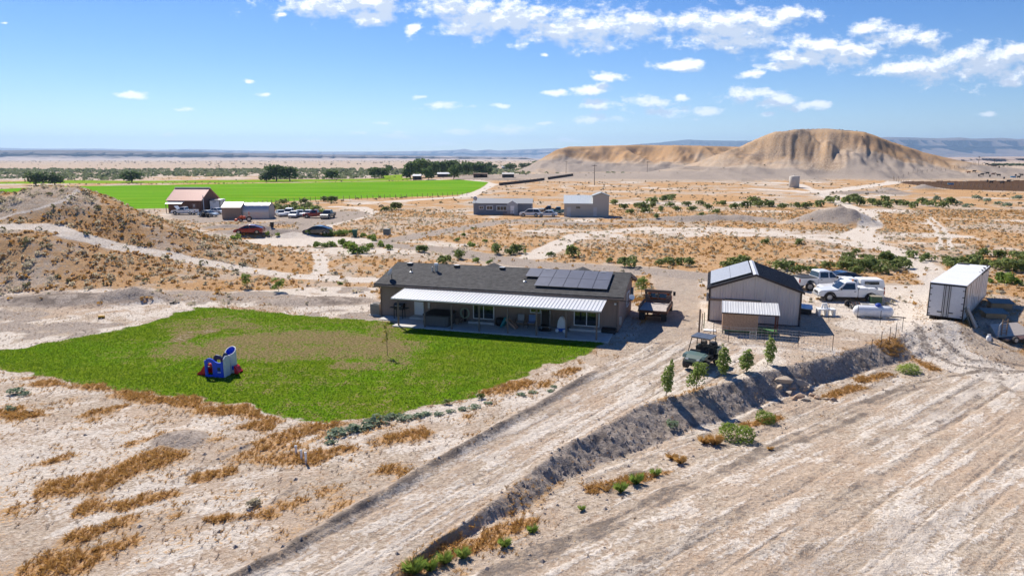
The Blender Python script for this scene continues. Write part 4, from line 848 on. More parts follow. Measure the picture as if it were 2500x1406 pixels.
# patio slab
ps = bpy.data.objects.new('patio_slab', None)
sl2 = MB(); sl2.box(PX0 + .05, LX - .3, -3.15, -.005, -.3, .08); sl2.box(.35, PX0 + .045, -1.35, -.005, -.3, .06)
po = sl2.build('patio_slab', conc, None, False, .01); po.location = (hx0, hy0, 0); po.rotation_euler = (0, 0, HA); tag(po, kind='structure')
def on_patio(name, label, cat, x, y, rz=0.0, z=.08, group=None): return thing(name, label, cat, hw(x, y, z), HA + rz, group)
# things on the patio
o = on_patio('hot_tub', 'grey square hot tub with dark cover under the patio roof', 'hot tub', 5.9, -1.5)
tubm = mat('tub_panel', (.11, .105, .105), .55, var=.12, stretch=(6, 6, .5)); MB().prism([(-1.05, -.85), (-.85, -1.05), (.85, -1.05), (1.05, -.85), (1.05, .85), (.85, 1.05), (-.85, 1.05), (-1.05, .85)], .04, .82, 'xy').build('cabinet', tubm, o); MB().prism([(-1.0, -.85), (-.85, -1.0), (.85, -1.0), (1.0, -.85), (1.0, .85), (.85, 1.0), (-.85, 1.0), (-1.0, .85)], 0, .045, 'xy').build('base', black_pl, o)
MB().prism([(-1.1, -.88), (-.88, -1.1), (.88, -1.1), (1.1, -.88), (1.1, .88), (.88, 1.1), (-.88, 1.1), (-1.1, .88)], .825, .93, 'xy').build('cover', mat('tub_cover', (.035, .033, .032), .7), o, bevel=.02)
o = on_patio('barbecue_grill', 'black barbecue grill against the wall left of the white door', 'grill', 1.95, -.6); b = boxo('firebox', black_pl, o, -.42, .42, -.25, .25, .75, .98, bevel=.03); MB().prism([(-.27, .985), (-.27, 1.12), (-.14, 1.26), (.14, 1.26), (.27, 1.12), (.27, .985)], -.41, .41, 'yz').build('lid', black_pl, o)
for sx in (-.38, .38):
    for sy in (-.22, .22): boxo('leg', dark_steel, o, sx - .025, sx + .025, sy - .025, sy + .025, 0, .75)
boxo('side_shelf', black_pl, o, .425, .8, -.22, .22, .86, .9); boxo('side_shelf', black_pl, o, -.8, -.425, -.22, .22, .86, .9); MB().cyl((-.25, -.3, 1.08), (.25, -.3, 1.08), .015, n=6).build('handle', alloy, o)
o = on_patio('hose_reel', 'coiled pale garden hose hung on the wall beside the sliding door', 'hose', 7.55, -.25)
m = MB(); ringp = [(.38 * math.cos(t), 0, .7 + .42 * math.sin(t)) for t in np.linspace(0, 2 * math.pi, 19)]; m.tube(ringp, .045, 6); m.tube([(p[0] * .85, .07, .7 + (p[2] - .7) * .85) for p in ringp], .04, 6); m.build('hose', mat('hose_green', (.36, .40, .30), .6), o); boxo('bracket', dark_steel, o, -.06, .06, .0, .24, .0, 1.05)
o = on_patio('toy_slide', 'small toy slide with teal ladder and tan chute by the patio wall', 'toy', 11.3, -1.1, R(-15)); MB().add([(.1, -.2, .62), (.1, .2, .62), (.95, .2, .06), (.95, -.2, .06), (.1, -.2, .58), (.1, .2, .58), (.95, .2, .0), (.95, -.2, .0)], [(0, 1, 2, 3), (7, 6, 5, 4), (0, 3, 7, 4), (1, 5, 6, 2), (2, 6, 7, 3), (0, 4, 5, 1)]).build('chute', mat('tan_plastic', (.42, .24, .16), .5), o)
for sg in (-1, 1): MB().add([(.1, sg * .2, .58), (.95, sg * .2, .0), (.95, sg * .2, .16), (.1, sg * .2, .76), (.1, sg * .23, .58), (.95, sg * .23, .0), (.95, sg * .23, .16), (.1, sg * .23, .76)], [(0, 1, 2, 3), (7, 6, 5, 4), (0, 4, 5, 1), (1, 5, 6, 2), (2, 6, 7, 3), (3, 7, 4, 0)]).build('chute_rail', mat('tan_plastic', (.42, .24, .16), .5), o)
teal = mat('teal_plastic', (.02, .19, .20), .45); lad = MB().prism([(-.45, 0), (-.28, 0), (.1, .6), (.1, .85), (-.02, .85)], -.24, -.18, 'xz'); lad.prism([(-.45, 0), (-.28, 0), (.1, .6), (.1, .85), (-.02, .85)], .18, .24, 'xz')
for i in range(3): lad.box(-.32 + i * .13, -.2 + i * .13, -.18, .18, .14 + i * .18, .18 + i * .18)
lad.build('ladder', teal, o)
def camp_chair(label, x, y, back):
    o = on_patio('camp_chair', label, 'chair', x, y, R(5)); m = MB()
    for sg in (-1, 1): m.tube([(sg * .28, -.28, 0), (sg * .28, .25, .45), (sg * .3, .38, .95)], .014, 5); m.tube([(sg * .28, .28, 0), (sg * .28, -.25, .45)], .014, 5); m.tube([(sg * .32, -.25, .45), (sg * .34, -.2, .62), (sg * .34, .3, .66)], .014, 5)
    m.build('chair_frame', dark_steel, o); boxo('seat', back, o, -.27, .27, -.26, .24, .43, .455); MB().add([(-.26, .25, .46), (.26, .25, .46), (.27, .385, .95), (-.27, .385, .95), (-.26, .28, .46), (.26, .28, .46), (.27, .41, .95), (-.27, .41, .95)], [(0, 1, 2, 3), (7, 6, 5, 4), (0, 4, 5, 1), (1, 5, 6, 2), (2, 6, 7, 3), (3, 7, 4, 0)]).build('backrest', back, o)
camp_chair('grey folding camp chair right of the toy slide', 12.35, -.75, mat('grey_canvas', (.33, .33, .34), .8)); camp_chair('blue and white folding camp chair under the patio window', 13.25, -.7, mat('blue_canvas', (.16, .25, .46), .8))
o = on_patio('patio_heater_stand', 'dark upright metal stand on a round base below the patio window', 'stand', 14.45, -1.15); MB().cyl((0, 0, 0), (0, 0, .06), .5, n=16).build('base', black_pl, o)
m = MB()
for sg in (-1, 1): m.tube([(sg * .33, .1, .05), (sg * .36, .1, 1.55)], .025, 6)
m.build('upright', galv, o); boxo('panel', mat('dark_mesh', (.03, .025, .024), .7), o, -.32, .32, .08, .11, .3, 1.5); boxo('seat', mat('dark_mesh', (.03, .025, .024), .7), o, -.32, .32, -.35, .1, .36, .42)
o = on_patio('toy_ride', 'white and blue plastic toy playhouse standing by the right patio door', 'toy', 15.75, -1.2); wp = mat('toy_white', (.66, .67, .68), .45); bp_ = mat('toy_blue', (.03, .11, .42), .4)
MB().prism([(-.32, .3), (.32, .3), (.26, .85), (.08, 1.2), (-.08, 1.2), (-.26, .85)], -.22, .22, 'xz').build('shell', wp, o, bevel=.04); boxo('base', bp_, o, -.4, .4, -.3, .3, .06, .3, bevel=.05)
for sx in (-.28, .28): MB().cyl((sx, -.34, .14), (sx, -.305, .14), .13, n=12).build('wheel', wp, o)
o = on_patio('garden_tub', 'long low black tub at the right end of the patio wall', 'tub', 19.25, -.45); boxo('tub', black_pl, o, -.55, .55, -.3, .3, -.03, .34, bevel=.05); boxo('soil', mat('soil', (.05, .035, .025), .95), o, -.5, .5, -.25, .25, .3, .345)
o = on_patio('storage_bench', 'small wooden bench beside the grey hot tub', 'bench', 7.3, -1.0, R(80)); boxo('seat', wood, o, -.3, .3, -.18, .18, .4, .45); 
for sx in (-.24, .24): boxo('leg', wood, o, sx - .03, sx + .03, -.15, .15, 0, .4)
o = on_patio('round_barrel', 'dark round barrel beneath the patio window left side', 'barrel', 10.65, -.6); MB().lathe([(.001, 0), (.3, 0), (.36, .2), (.37, .4), (.33, .58), (.3, .6), (.001, .57)], 14, 'z').build('body', black_pl, o, True); MB().lathe([(.365, .17), (.378, .2), (.368, .23)], 14, 'z').build('hoop', dark_steel, o)
o = on_patio('hanging_basket', 'dark hanging plant basket under the patio roof by the sliding door', 'plant basket', 10.45, -.8, z=0); MB().lathe([(.001, 1.72), (.16, 1.76), (.22, 1.95)], 10, 'z').build('basket', black_pl, o)
MB().tube([(0, 0, 1.95), (0, 0, 2.36)], .008, 4).build('hanger', dark_steel, o)
# air conditioner
x, y = flat(922, 772); o = thing('air_conditioner', 'beige outdoor air conditioner at the left end of the house', 'air conditioner', hw(-.62, .35, 0), HA); am = mat('ac_beige', (.40, .36, .31), .55, var=.1)
boxo('pad', conc, o, -.5, .5, -.5, .5, -.05, .06); boxo('cabinet', am, o, -.42, .42, -.42, .42, .065, .98, bevel=.03); MB().lathe([(.36, .985), (.36, 1.02), (.3, 1.03), (.12, 1.02), (.001, 1.02)], 16, 'z').build('fan_grille', dark_steel, o)
for i in range(9): MB().box(-.38 + i * .088, -.36 + i * .088, -.435, -.422, .14, .9).build('louvre', black_pl, o)

# ------------------------------------------------------------------ the shop beside the house
SA = R(-16.3); sx0, sy0 = flat(1728, 783); SW, SD, SE, SP = 6.95, 7.2, 2.82, 4.02
shop = thing('metal_shop', 'grey ribbed metal shop with dark gable roof and solar array', 'shed', (sx0, sy0, 0), SA)
shop_m = mat('shop_panel', (.60, .54, .515), .5, .2, var=.06, scale=1.5, stretch=(1, 1, .3)); shop_tr = mat('shop_trim', (.045, .03, .027), .55); shop_rf = mat('shop_roof', (.035, .035, .040), .55, .2, var=.1)
def sgt(x): return SP - .06 - abs(x - SW / 2) * (SP - SE) / (SW / 2)
def rib_panel(parent, x0, x1, zf, y, d, m, rib=.22, z0=.05, axis='x', name='wall_panel'):
    mb = MB()
    def P(a, dd, z): return (a, y + d * dd, z) if axis == 'x' else (y + d * dd, a, z)
    xs = [x0 + .003]; 
    n = max(1, int(round((x1 - x0) / rib)))
    prof = []
    for i in range(n):
        a = x0 + .003 + i * (x1 - x0 - .006) / n; w = (x1 - x0 - .006) / n
        prof += [(a, 0), (a + w - .075, 0), (a + w - .055, .028), (a + w - .02, .028)]
    prof.append((x1 - .003, 0))
    V = []; 
    for (a, dd) in prof: V += [P(a, dd, z0), P(a, dd, zf(a))]
    mb.add(V, [(2 * i, 2 * i + 2, 2 * i + 3, 2 * i + 1) for i in range(len(prof) - 1)])
    return mb.build(name, m, parent)
MB().prism([(.01, 0), (SW - .01, 0), (SW - .01, SE - .08), (SW / 2, SP - .12), (.01, SE - .08)], .04, SD - .04, 'xz').build('wall', shop_tr, shop)
for i in range(8): rib_panel(shop, i * SW / 8, (i + 1) * SW / 8, sgt, .03, -1, shop_m)
for i in range(8): rib_panel(shop, i * SD / 8, (i + 1) * SD / 8, lambda a: SE - .06, -.0 + SW - .0, 1, shop_m, axis='y'); rib_panel(shop, i * SD / 8, (i + 1) * SD / 8, lambda a: SE - .06, .0, -1, shop_m, axis='y')
for x in (-.04, SW - .1): boxo('corner_trim', shop_tr, shop, x, x + .14, -.045, .06, .0, SE - .08)
boxo('base_trim', shop_tr, shop, .1, SW - .1, -.03, .02, .0, .06)
def sroof(y): return 0
for s in (0, 1):
    def xx(t): return t if s == 0 else SW - t
    k = 9; w = (SD + .5) / k
    for i in range(k):
        y0 = -.25 + i * w + .003; y1 = y0 + w - .006; mb = MB(); prof = []
        for j in range(4): a = y0 + j * (y1 - y0) / 4; q = (y1 - y0) / 4; prof += [(a, 0), (a + q - .08, 0), (a + q - .06, .03), (a + q - .02, .03)]
        prof.append((y1, 0)); V = []
        for (a, dz) in prof: V += [(xx(-.18), a, SE - .06 + dz), (xx(SW / 2), a, SP + dz)]
        mb.add(V, [(2 * q, 2 * q + 2, 2 * q + 3, 2 * q + 1) for q in range(len(prof) - 1)]); mb.build('roof_panel', shop_rf, shop)
    boxo('eave_trim', shop_tr, shop, *sorted((xx(-.2), xx(-.16))), -.27, SD + .27, SE - .2, SE - .055)
    for yb in (-.29, SD + .255): MB().add([(xx(-.2), yb, SE - .2), (xx(SW / 2), yb, SP - .12), (xx(SW / 2), yb, SP + .035), (xx(-.2), yb, SE - .03), (xx(-.2), yb + .03, SE - .2), (xx(SW / 2), yb + .03, SP - .12), (xx(SW / 2), yb + .03, SP + .035), (xx(-.2), yb + .03, SE - .03)], [(0, 1, 2, 3), (7, 6, 5, 4), (0, 4, 5, 1), (1, 5, 6, 2), (2, 6, 7, 3), (3, 7, 4, 0)]).build('rake_trim', shop_tr, shop)
MB().prism([(SW / 2 - .2, SP - .01), (SW / 2, SP + .07), (SW / 2 + .2, SP - .01), (SW / 2, SP + .05)], -.31, SD + .3, 'xz').build('ridge_cap', mat('pale_ridge', (.55, .55, .56), .4, .3), shop)
for i in range(6):
    for j in range(2):
        y = .5 + i * 1.09; xa = .05 + j * 1.56; xb = xa + 1.54; za = SE - .06 + (xa + .18) * (SP - SE + .06) / (SW / 2 + .18) + .14; zb = za + 1.54 * (SP - SE + .06) / (SW / 2 + .18)
        p = MB().add([(xa, y, za), (xb, y, zb), (xb, y + 1.07, zb), (xa, y + 1.07, za), (xa, y, za + .035), (xb, y, zb + .035), (xb, y + 1.07, zb + .035), (xa, y + 1.07, za + .035)], [(0, 3, 2, 1), (4, 5, 6, 7), (0, 1, 5, 4), (1, 2, 6, 5), (2, 3, 7, 6), (3, 0, 4, 7)]).build('solar_panel', mat('solar_frame_light', (.45, .45, .46), .35, .7), shop)
        e = .02; MB().add([(xa + e, y + e, za + .042), (xb - e, y + e, zb + .034), (xb - e, y + 1.05, zb + .034), (xa + e, y + 1.05, za + .042)], [(0, 1, 2, 3)]).build('cell_sheet', mat('solar_cells_sky_sheen', (.34, .35, .37), .35, .0, spec=.8), p)  # pale base colour stands in for bright hazy sky mirrored in the cells
for i in range(3): boxo('mounting_rail', dark_steel, shop, .3, 3.0, .55 + i * 2.9, .6 + i * 2.9, SE + .0, SE + .1)
boxo('shop_door_track', mat('dark_green', (.03, .06, .045), .6), shop, 1.25, 4.0, -.09, -.035, 1.86, 1.93); boxo('board', wood, shop, -.02, 1.25, -.075, -.034, 1.72, 1.90)
MB().cyl((-.12, .3, 1.6), (-.12, .3, 2.3), .09, n=8).build('meter', galv, shop)

# chicken coop
cx, cy = G(1762, 813); coop = thing('chicken_coop', 'plywood chicken coop with white ribbed roof and open run floor', 'coop', (cx, cy, 0), SA)
osb = mat('osb_board', (.34, .20, .12), .85, var=.35, scale=9, col2=(.56, .38, .25)); redw = mat('stained_post', (.12, .035, .018), .7)
boxo('front_board', osb, coop, 0, 2.55, 0, .03, .28, 1.62); boxo('back_board', osb, coop, 0, 2.55, 1.55, 1.58, .28, 2.0); boxo('side_board', osb, coop, .002, .03, .032, 1.548, .28, 1.66); boxo('side_board', mat('pale_board', (.46, .34, .22), .8), coop, 2.52, 2.548, .032, 1.548, .28, 1.66)
boxo('floor', mat('green_floor', (.06, .19, .05), .9, var=.2), coop, .03, 4.0, .03, 1.75, .2, .262)
for (x, y, h) in ((.02, .02, .28), (2.45, .02, .28), (.02, 1.48, .28), (2.45, 1.48, .28)): boxo('leg', wood, coop, x, x + .09, y, y + .09, -.15, h - .03)
for (x, y) in ((3.72, .1), (3.9, .25), (3.9, 1.6)): boxo('post', redw, coop, x, x + .09, y, y + .09, -.1, 1.66 + y * .22)
for i in range(11):
    x = -.08 + i * .375; mb = MB()
    za, zb = 1.66, 2.14; y0, y1 = -.18, 1.85; d = 0 if i < 9 else .1
    mb.add([(x, y0, za), (x + .37, y0, za), (x + .37, y1 + d, zb), (x, y1 + d, zb), (x, y0, za - .02), (x + .37, y0, za - .02), (x + .37, y1 + d, zb - .02), (x, y1 + d, zb - .02)], [(0, 1, 2, 3), (7, 6, 5, 4), (0, 4, 5, 1), (1, 5, 6, 2), (2, 6, 7, 3), (3, 7, 4, 0)])
    for q in (0, .2): mb.add([(x + q, y0, za), (x + q + .05, y0, za), (x + q + .025, y0, za + .045), (x + q, y1 + d, zb), (x + q + .05, y1 + d, zb), (x + q + .025, y1 + d, zb + .045)], [(0, 1, 2), (5, 4, 3), (1, 4, 5, 2), (0, 2, 5, 3)])
    mb.build('roof_panel', metal_white, coop)
boxo('roof_beam', shop_tr, coop, -.06, 4.0, -.12, -.06, 1.54, 1.635)

# ------------------------------------------------------------------ fence of the run
FP = [(1741,825),(1778,835),(1865,839),(1948,846),(2032,856),(2126,868),(2150,848),(2171,836),(2186,825),(2202,810),(2148,793),(2093,780),(2022,778)]
post_me = None
fpw = []
for i, (px, py) in enumerate(FP):
    x, y, z = place(px, py); fpw.append((x, y, z))
    if post_me is None:
        mb = MB(); mb.box(-.02, .02, -.005, .005, -.4, 1.15); mb.box(-.004, .004, .006, .035, -.4, 1.15); mb.box(-.05, .05, -.012, -.006, -.25, -.05); post_me = mb.mesh('fence_post'); post_me.materials.append(mat('post_paint', (.045, .04, .035), .7, var=.3))
    o = link('fence_post', post_me); o.location = (x, y, z)
    tag(o, ['leftmost steel post of the wire fence near the green utility vehicle', 'steel fence post in front of the coop left corner', 'steel fence post in front of the coop run', 'steel fence post below the shop right corner', 'steel fence post in the front run fence under the pickup', 'front right corner steel post of the run fence', 'first steel post up the slope from the front right corner', 'second steel post up the slope from the front right corner', 'third steel post up the slope from the front right corner', 'rear right corner steel post of the run fence', 'steel fence post behind the right end of the propane tank', 'steel fence post at the left end of the propane tank', 'steel fence post beside the white folding table'][i], 'fence post', 'steel posts of the wire run fence')
wire = mat('fence_wire', (.40, .40, .40), .45, .7)
for i in range(len(fpw) - 1):
    a = Vector(fpw[i]); b = Vector(fpw[i + 1]); mb = MB(); full = i < 4
    hs = np.linspace(.08, 1.1, 6) if full else (.3, .65, 1.02)
    for h in hs: mb.cyl(a + Vector((0, 0, h)), b + Vector((0, 0, h)), .010 if full else .006, n=3, caps=False)
    if full:
        n = int((b - a).length / .2)
        for k in range(n + 1): p = a.lerp(b, k / n); mb.cyl(p + Vector((0, 0, .08)), p + Vector((0, 0, 1.1)), .008, n=3, caps=False)
    o = mb.build('mesh_fence' if full else 'wire_fence', wire)
    tag(o, ['welded wire panel at the left end of the run fence', 'welded wire panel in front of the coop', 'welded wire panel right of the coop', 'welded wire panel under the white pickup', 'plain fence wires along the front right stretch', 'short fence wires turning up at the front right corner', 'fence wires on the lower right slope', 'fence wires on the middle right slope', 'fence wires on the upper right slope', 'fence wires behind the propane tank right end', 'fence wires along the propane tank', 'fence wires between the table and the propane tank'][i], 'fence wire', 'wire stretches of the run fence')
a = Vector(place(1875, 800)); b = Vector(place(2010, 808)); mb = MB()
for h in np.linspace(.05, .7, 5): mb.cyl(a + Vector((0, 0, h)), b + Vector((0, 0, h)), .006, n=3, caps=False)
for k in range(24): p = a.lerp(b, k / 23); mb.cyl(p + Vector((0, 0, .05)), p + Vector((0, 0, .7)), .005, n=3, caps=False)
tag(mb.build('mesh_fence', wire), 'low welded wire panel standing right behind the coop run', 'fence wire')
for (px, py, h, lb) in ((1706, 815, 1.9, 'thick weathered wooden gate post left of the coop'), (1713, 806, 1.3, 'thin wooden post behind the thick gate post'), (1718, 800, 1.2, 'small green stake behind the wooden gate posts')):
    o = thing('gate_post', lb, 'post', place(px, py)); MB().cyl((0, 0, -.3), (.02, .0, h), .08 if h > 1.5 else .035, .07 if h > 1.5 else .03, n=7).build('post', wood if h > 1.25 else mat('green_stake', (.12, .17, .04), .7), o)
    MB().cyl((0, 0, h + .001), (0.02, 0, h + .03), .06 if h > 1.5 else .025, .03, n=7).build('post_cap', wood, o)
o = thing('folding_ladder', 'small step frame of pale bars inside the run fence', 'frame', place(1838, 830), SA)
for sg in (-1, 1): boxo('rail', galv, o, sg * .22 - .02, sg * .22 + .02, -.02, .02, 0, .62)
for i in range(3): boxo('rung', galv, o, -.2, .2, -.015, .015, .15 + i * .2, .18 + i * .2)
o = thing('white_board', 'pale board lying on the ground left of the coop', 'board', place(1733, 806), SA); boxo('board', white_paint, o, -.45, .45, -.3, .3, .0, .03)

# ------------------------------------------------------------------ vehicles in the yard
pickup('white crew cab pickup parked right of the shop behind the others', 2008, 705, yaw(.98, .12), car_white, crew=True, L=6.1, lift=.12, open_bed=False, name='crew_cab_pickup')
p = pickup('white regular cab pickup with black wheel flares and amber roof light', 2068, 732.5, yaw(-.985, .1), car_white, L=5.7, flares=True, name='regular_cab_pickup')
boxo('tool_box', white_paint, p, -1.5, -.75, -.85, .85, 1.1, 1.3, bevel=.02); boxo('tool_box', white_paint, p, -2.2, -1.55, .3, .85, 1.1, 1.28, bevel=.02); MB().cyl((-.35, 0, 1.83), (-.35, 0, 2.0), .09, .06, n=10).build('amber_light', mat('amber', (.75, .25, .02), .3), p)
p = pickup('white pickup with a white camper shell half hidden behind another pickup', 2072, 723.5, yaw(-.985, .08), car_white, L=5.6, name='camper_shell_pickup')
MB().wprism([(-.62, 1.17, .93), (-.66, 1.78, .80), (-2.75, 1.78, .80), (-2.85, 1.17, .93)]).build('camper_shell', white_paint, p, bevel=.04)
for sg in (-1, 1): MB().box(-2.3, -1.0, sg * .9 - .03, sg * .9 + .03, 1.32, 1.62).build('shell_window', glass, p)
car('dark blue car parked behind the white crew cab pickup', 'hatch', 2062, 696, yaw(.98, .12), car_black)

# old flatbed truck, seen from behind
x, y = G(1600, 776); t = thing('flatbed_truck', 'old orange flatbed truck with wooden deck and rear headboard', 'truck', (x, y, gz(x, y)), yaw(.33, .944))
org = mat('faded_orange', (.38, .11, .035), .5, var=.25, scale=3); oldw = mat('old_deck_wood', (.34, .30, .275), .9, var=.25, scale=2, stretch=(.4, 6, 1), col2=(.50, .44, .40)); side_w = mat('dark_stake', (.16, .12, .10), .85, var=.25)
for i in range(9): boxo('deck_board', oldw, t, -2.0, 1.25, -1.08 + i * .24, -1.08 + i * .24 + .235, 1.0, 1.05)
boxo('deck_frame', rust, t, -2.02, 1.25, -1.1, 1.1, .86, .995); boxo('rear_sill', rust, t, -2.1, -2.025, -1.12, 1.12, .84, 1.04)
for sg in (-1, 1): boxo('side_board', side_w, t, -2.0, 1.25, sg * 1.12 - .025, sg * 1.12 + .025, 1.055, 1.33); boxo('side_rail', org, t, -2.0, 1.25, sg * 1.16 - .02, sg * 1.16 + .012, .9, 1.04)
for i in range(4): boxo('headboard_slat', side_w, t, 1.28, 1.33, -1.12, 1.12, 1.1 + i * .2 + (.18 if i == 3 else 0), 1.27 + i * .2 + (.18 if i == 3 else 0)) if i < 1 or i == 3 else [boxo('headboard_slat', side_w, t, 1.28, 1.33, s0, s1, 1.1 + i * .2, 1.27 + i * .2) for (s0, s1) in ((-1.12, -.66), (.66, 1.12))]
for yv in (-1.0, 0, 1.0): boxo('headboard_stake', side_w, t, 1.335, 1.4, yv - .05, yv + .05, 1.0, 2.1)
boxo('top_rail', side_w, t, 1.27, 1.42, -1.15, 1.15, 2.02, 2.12)
MB().wprism([(1.5, .65, 1.0), (1.5, 1.45, 1.0), (1.58, 1.86, .86), (2.5, 1.88, .86), (2.9, 1.45, .98), (3.9, 1.3, .9), (4.05, .65, .88)]).build('cab', org, t, bevel=.05); MB().add([(1.49, -.72, 1.42), (1.49, .72, 1.42), (1.555, .68, 1.78), (1.555, -.68, 1.78)], [(0, 1, 2, 3)]).build('rear_window', glass, t)
for sg in (-1, 1): boxo('mirror', black_pl, t, 2.6, 2.7, sg * 1.2 - .1, sg * 1.2 + .1, 1.45, 1.8); MB().add([(1.75, sg * .99, 1.45), (2.75, sg * .985, 1.45), (2.42, sg * .895, 1.82), (1.78, sg * .895, 1.82)], [(0, 1, 2, 3)]).build('side_window', glass, t)
for xw in (-1.1, 3.1):
    for sg in (-1, 1): wheel(t, xw, sg * .88, .44, .3)
    MB().cyl((xw, -.8, .44), (xw, .8, .44), .07, n=8).build('axle', rust, t)
for sg in (-1, 1): boxo('mud_flap', black_pl, t, -1.75, -1.72, sg * .88 - .22, sg * .88 + .22, .2, .84); boxo('chassis_rail', rust, t, -1.9, 3.6, sg * .42 - .05, sg * .42 + .05, .66, .85)

# utility vehicle
x, y = G(1712, 893); u = thing('utility_vehicle', 'green two seat utility vehicle with black roll cage and roof', 'vehicle', (x, y, gz(x, y)), yaw(-.62, -.78))
ug = mat('utv_green', (.095, .15, .13), .35, var=.1, spec=.5); 
MB().wprism([(1.42, .52, .55), (1.45, .78, .5), (1.15, .98, .58), (.55, 1.08, .62), (.5, .6, .62)]).build('hood', ug, u, bevel=.05)
for sg in (-1, 1):
    MB().prism([(1.35, .8), (1.2, .98), (.7, 1.02), (.55, .92), (.6, .82), (.75, .9), (1.1, .9), (1.28, .76)], sg * .5, sg * .74, 'xz').build('fender', ug, u, bevel=.02)
    boxo('headlight', clear_lens, u, 1.38, 1.47, sg * .36 - .1, sg * .36 + .1, .7, .8, bevel=.02)
    for xw in (.95, -1.0): wheel(u, xw, sg * .6, .34, .28)
boxo('front_bumper', black_pl, u, 1.4, 1.52, -.5, .5, .36, .52, bevel=.03); boxo('chassis', black_pl, u, -1.35, 1.35, -.45, .45, .3, .5); boxo('floor_pan', black_pl, u, -.6, .5, -.68, .68, .42, .5)
boxo('dashboard', black_pl, u, .3, .5, -.62, .62, .75, 1.12, bevel=.04); boxo('seat', black_pl, u, -.45, .02, -.62, .62, .52, .72, bevel=.05); boxo('seat_back', black_pl, u, -.6, -.45, -.62, .62, .7, 1.2, bevel=.05)
w = MB(); w.M = Matrix.Translation((.22, .33, 1.15)) @ Matrix.Rotation(R(65), 4, 'Y'); w.lathe([(.17, -.015), (.2, 0), (.17, .015)], 14, 'z'); w.cyl((0, 0, 0), (-.02, 0, -.3), .02, n=5); w.build('steering_wheel', black_pl, u)
cage = MB()
for sg in (-1, 1): cage.tube([(.62, sg * .66, 1.0), (.28, sg * .6, 1.86), (-.62, sg * .6, 1.9), (-.66, sg * .66, .6)], .028, 7)
for (xx_, zz_) in ((.28, 1.86), (-.62, 1.9)): cage.tube([(xx_, -.6, zz_), (xx_, .6, zz_)], .028, 7)
cage.tube([(-.64, -.62, 1.25), (-.64, .62, 1.25)], .024, 6); cage.build('roll_cage', black_pl, u)
for i in range(3): MB().prism([(.36, 1.9), (-.7, 1.945), (-.7, 1.975), (.36, 1.93)], -.66 + i * .445, -.66 + i * .445 + .43, 'xz').build('roof_sheet', mat('utv_roof', (.09, .095, .105), .3, var=.1, spec=.6), u)
boxo('bed_floor', ug, u, -1.45, -.68, -.7, .7, .74, .8)
for sg in (-1, 1): boxo('bed_side', ug, u, -1.45, -.68, sg * .7 - .03, sg * .7 + .03, .8, 1.08)
boxo('tailgate', ug, u, -1.5, -1.452, -.7, .7, .78, 1.08); boxo('bed_front', ug, u, -.72, -.682, -.66, .66, .8, 1.08)
MB().lathe([(.001, .82), (.24, .82), (.27, 1.0), (.27, 1.25), (.22, 1.4), (.001, 1.42)], 12, 'z', (-1.08, .3, 0)).build('sprayer_tank', black_pl, u); hr = MB(); hr.tube([(-1.3, -.45, .8), (-1.3, -.45, 1.55), (-1.1, -.45, 1.68), (-.9, -.45, 1.55), (-.9, -.45, .8)], .025, 6); hr.build('rear_hoop', black_pl, u); MB().cyl((-1.1, -.5, 1.2), (-1.1, -.2, 1.2), .22, n=12).build('hose_drum', dark_steel, u)

# ------------------------------------------------------------------ yard clutter
x, y = G(2130, 775); o = thing('propane_tank', 'long white propane tank with blue dome lid lying by the fence', 'propane tank', (x, y, gz(x, y)), R(-12)); tk = mat('tank_white', (.74, .75, .77), .35, var=.06)
MB().lathe([(.001, -1.55), (.2, -1.52), (.36, -1.42), (.46, -1.25), (.48, -1.1), (.48, 1.1), (.46, 1.25), (.36, 1.42), (.2, 1.52), (.001, 1.55)], 20, 'x', (0, 0, .52)).build('tank', tk, o, True); MB().lathe([(.001, 1.22), (.16, 1.2), (.24, 1.1), (.26, .95)], 12, 'z', (.35, 0, 0)).build('dome_lid', mat('tank_blue', (.02, .06, .35), .4), o)
for xx_ in (-.8, .8): boxo('saddle', conc, o, xx_ - .12, xx_ + .12, -.35, .35, -.08, .12); 
MB().tube([(.9, .52, .05), (2.6, .2, .04)], .05, 6).build('pipe', dark_steel, o)
x, y = G(2136, 742); o = thing('transformer_box', 'dark green utility transformer box behind the propane tank', 'transformer', (x, y, gz(x, y)), R(-10)); gm = mat('transformer_green', (.03, .075, .04), .5); boxo('cabinet', gm, o, -.45, .45, -.4, .4, .1, .72, bevel=.02); boxo('lid', mat('transformer_tan', (.30, .27, .20), .6), o, -.47, .47, -.42, .42, .722, .76); boxo('pad', conc, o, -.6, .6, -.55, .55, -.05, .1)
x, y = G(2118, 748); o = thing('concrete_block', 'low grey concrete slab in front of the green transformer box', 'slab', (x, y, gz(x, y)), R(-10)); boxo('slab', conc, o, -.6, .6, -.3, .3, -.02, .22, bevel=.02); boxo('stain', mat('dark_stain', (.2, .19, .17), .9), o, -.5, .1, -.2, .2, .22, .224)
x, y = G(2015, 770); o = thing('folding_table', 'white workbench table standing right of the shop', 'table', (x, y, gz(x, y)), R(-6)); boxo('top', white_paint, o, -.72, .72, -.42, .42, .52, .6, bevel=.02)
for sx in (-.6, 0, .6): boxo('leg', white_paint, o, sx - .09, sx + .09, -.36, .36, 0, .515)
for (dx, rr) in ((-.3, 12), (-.05, -4), (.15, -16)):
    m = MB(); m.M = Matrix.Translation((dx, .15, .6)) @ Matrix.Rotation(R(rr), 4, 'Y'); m.box(-.06, .06, -.05, .05, 0, .42); m.build('board_end', white_paint, o)
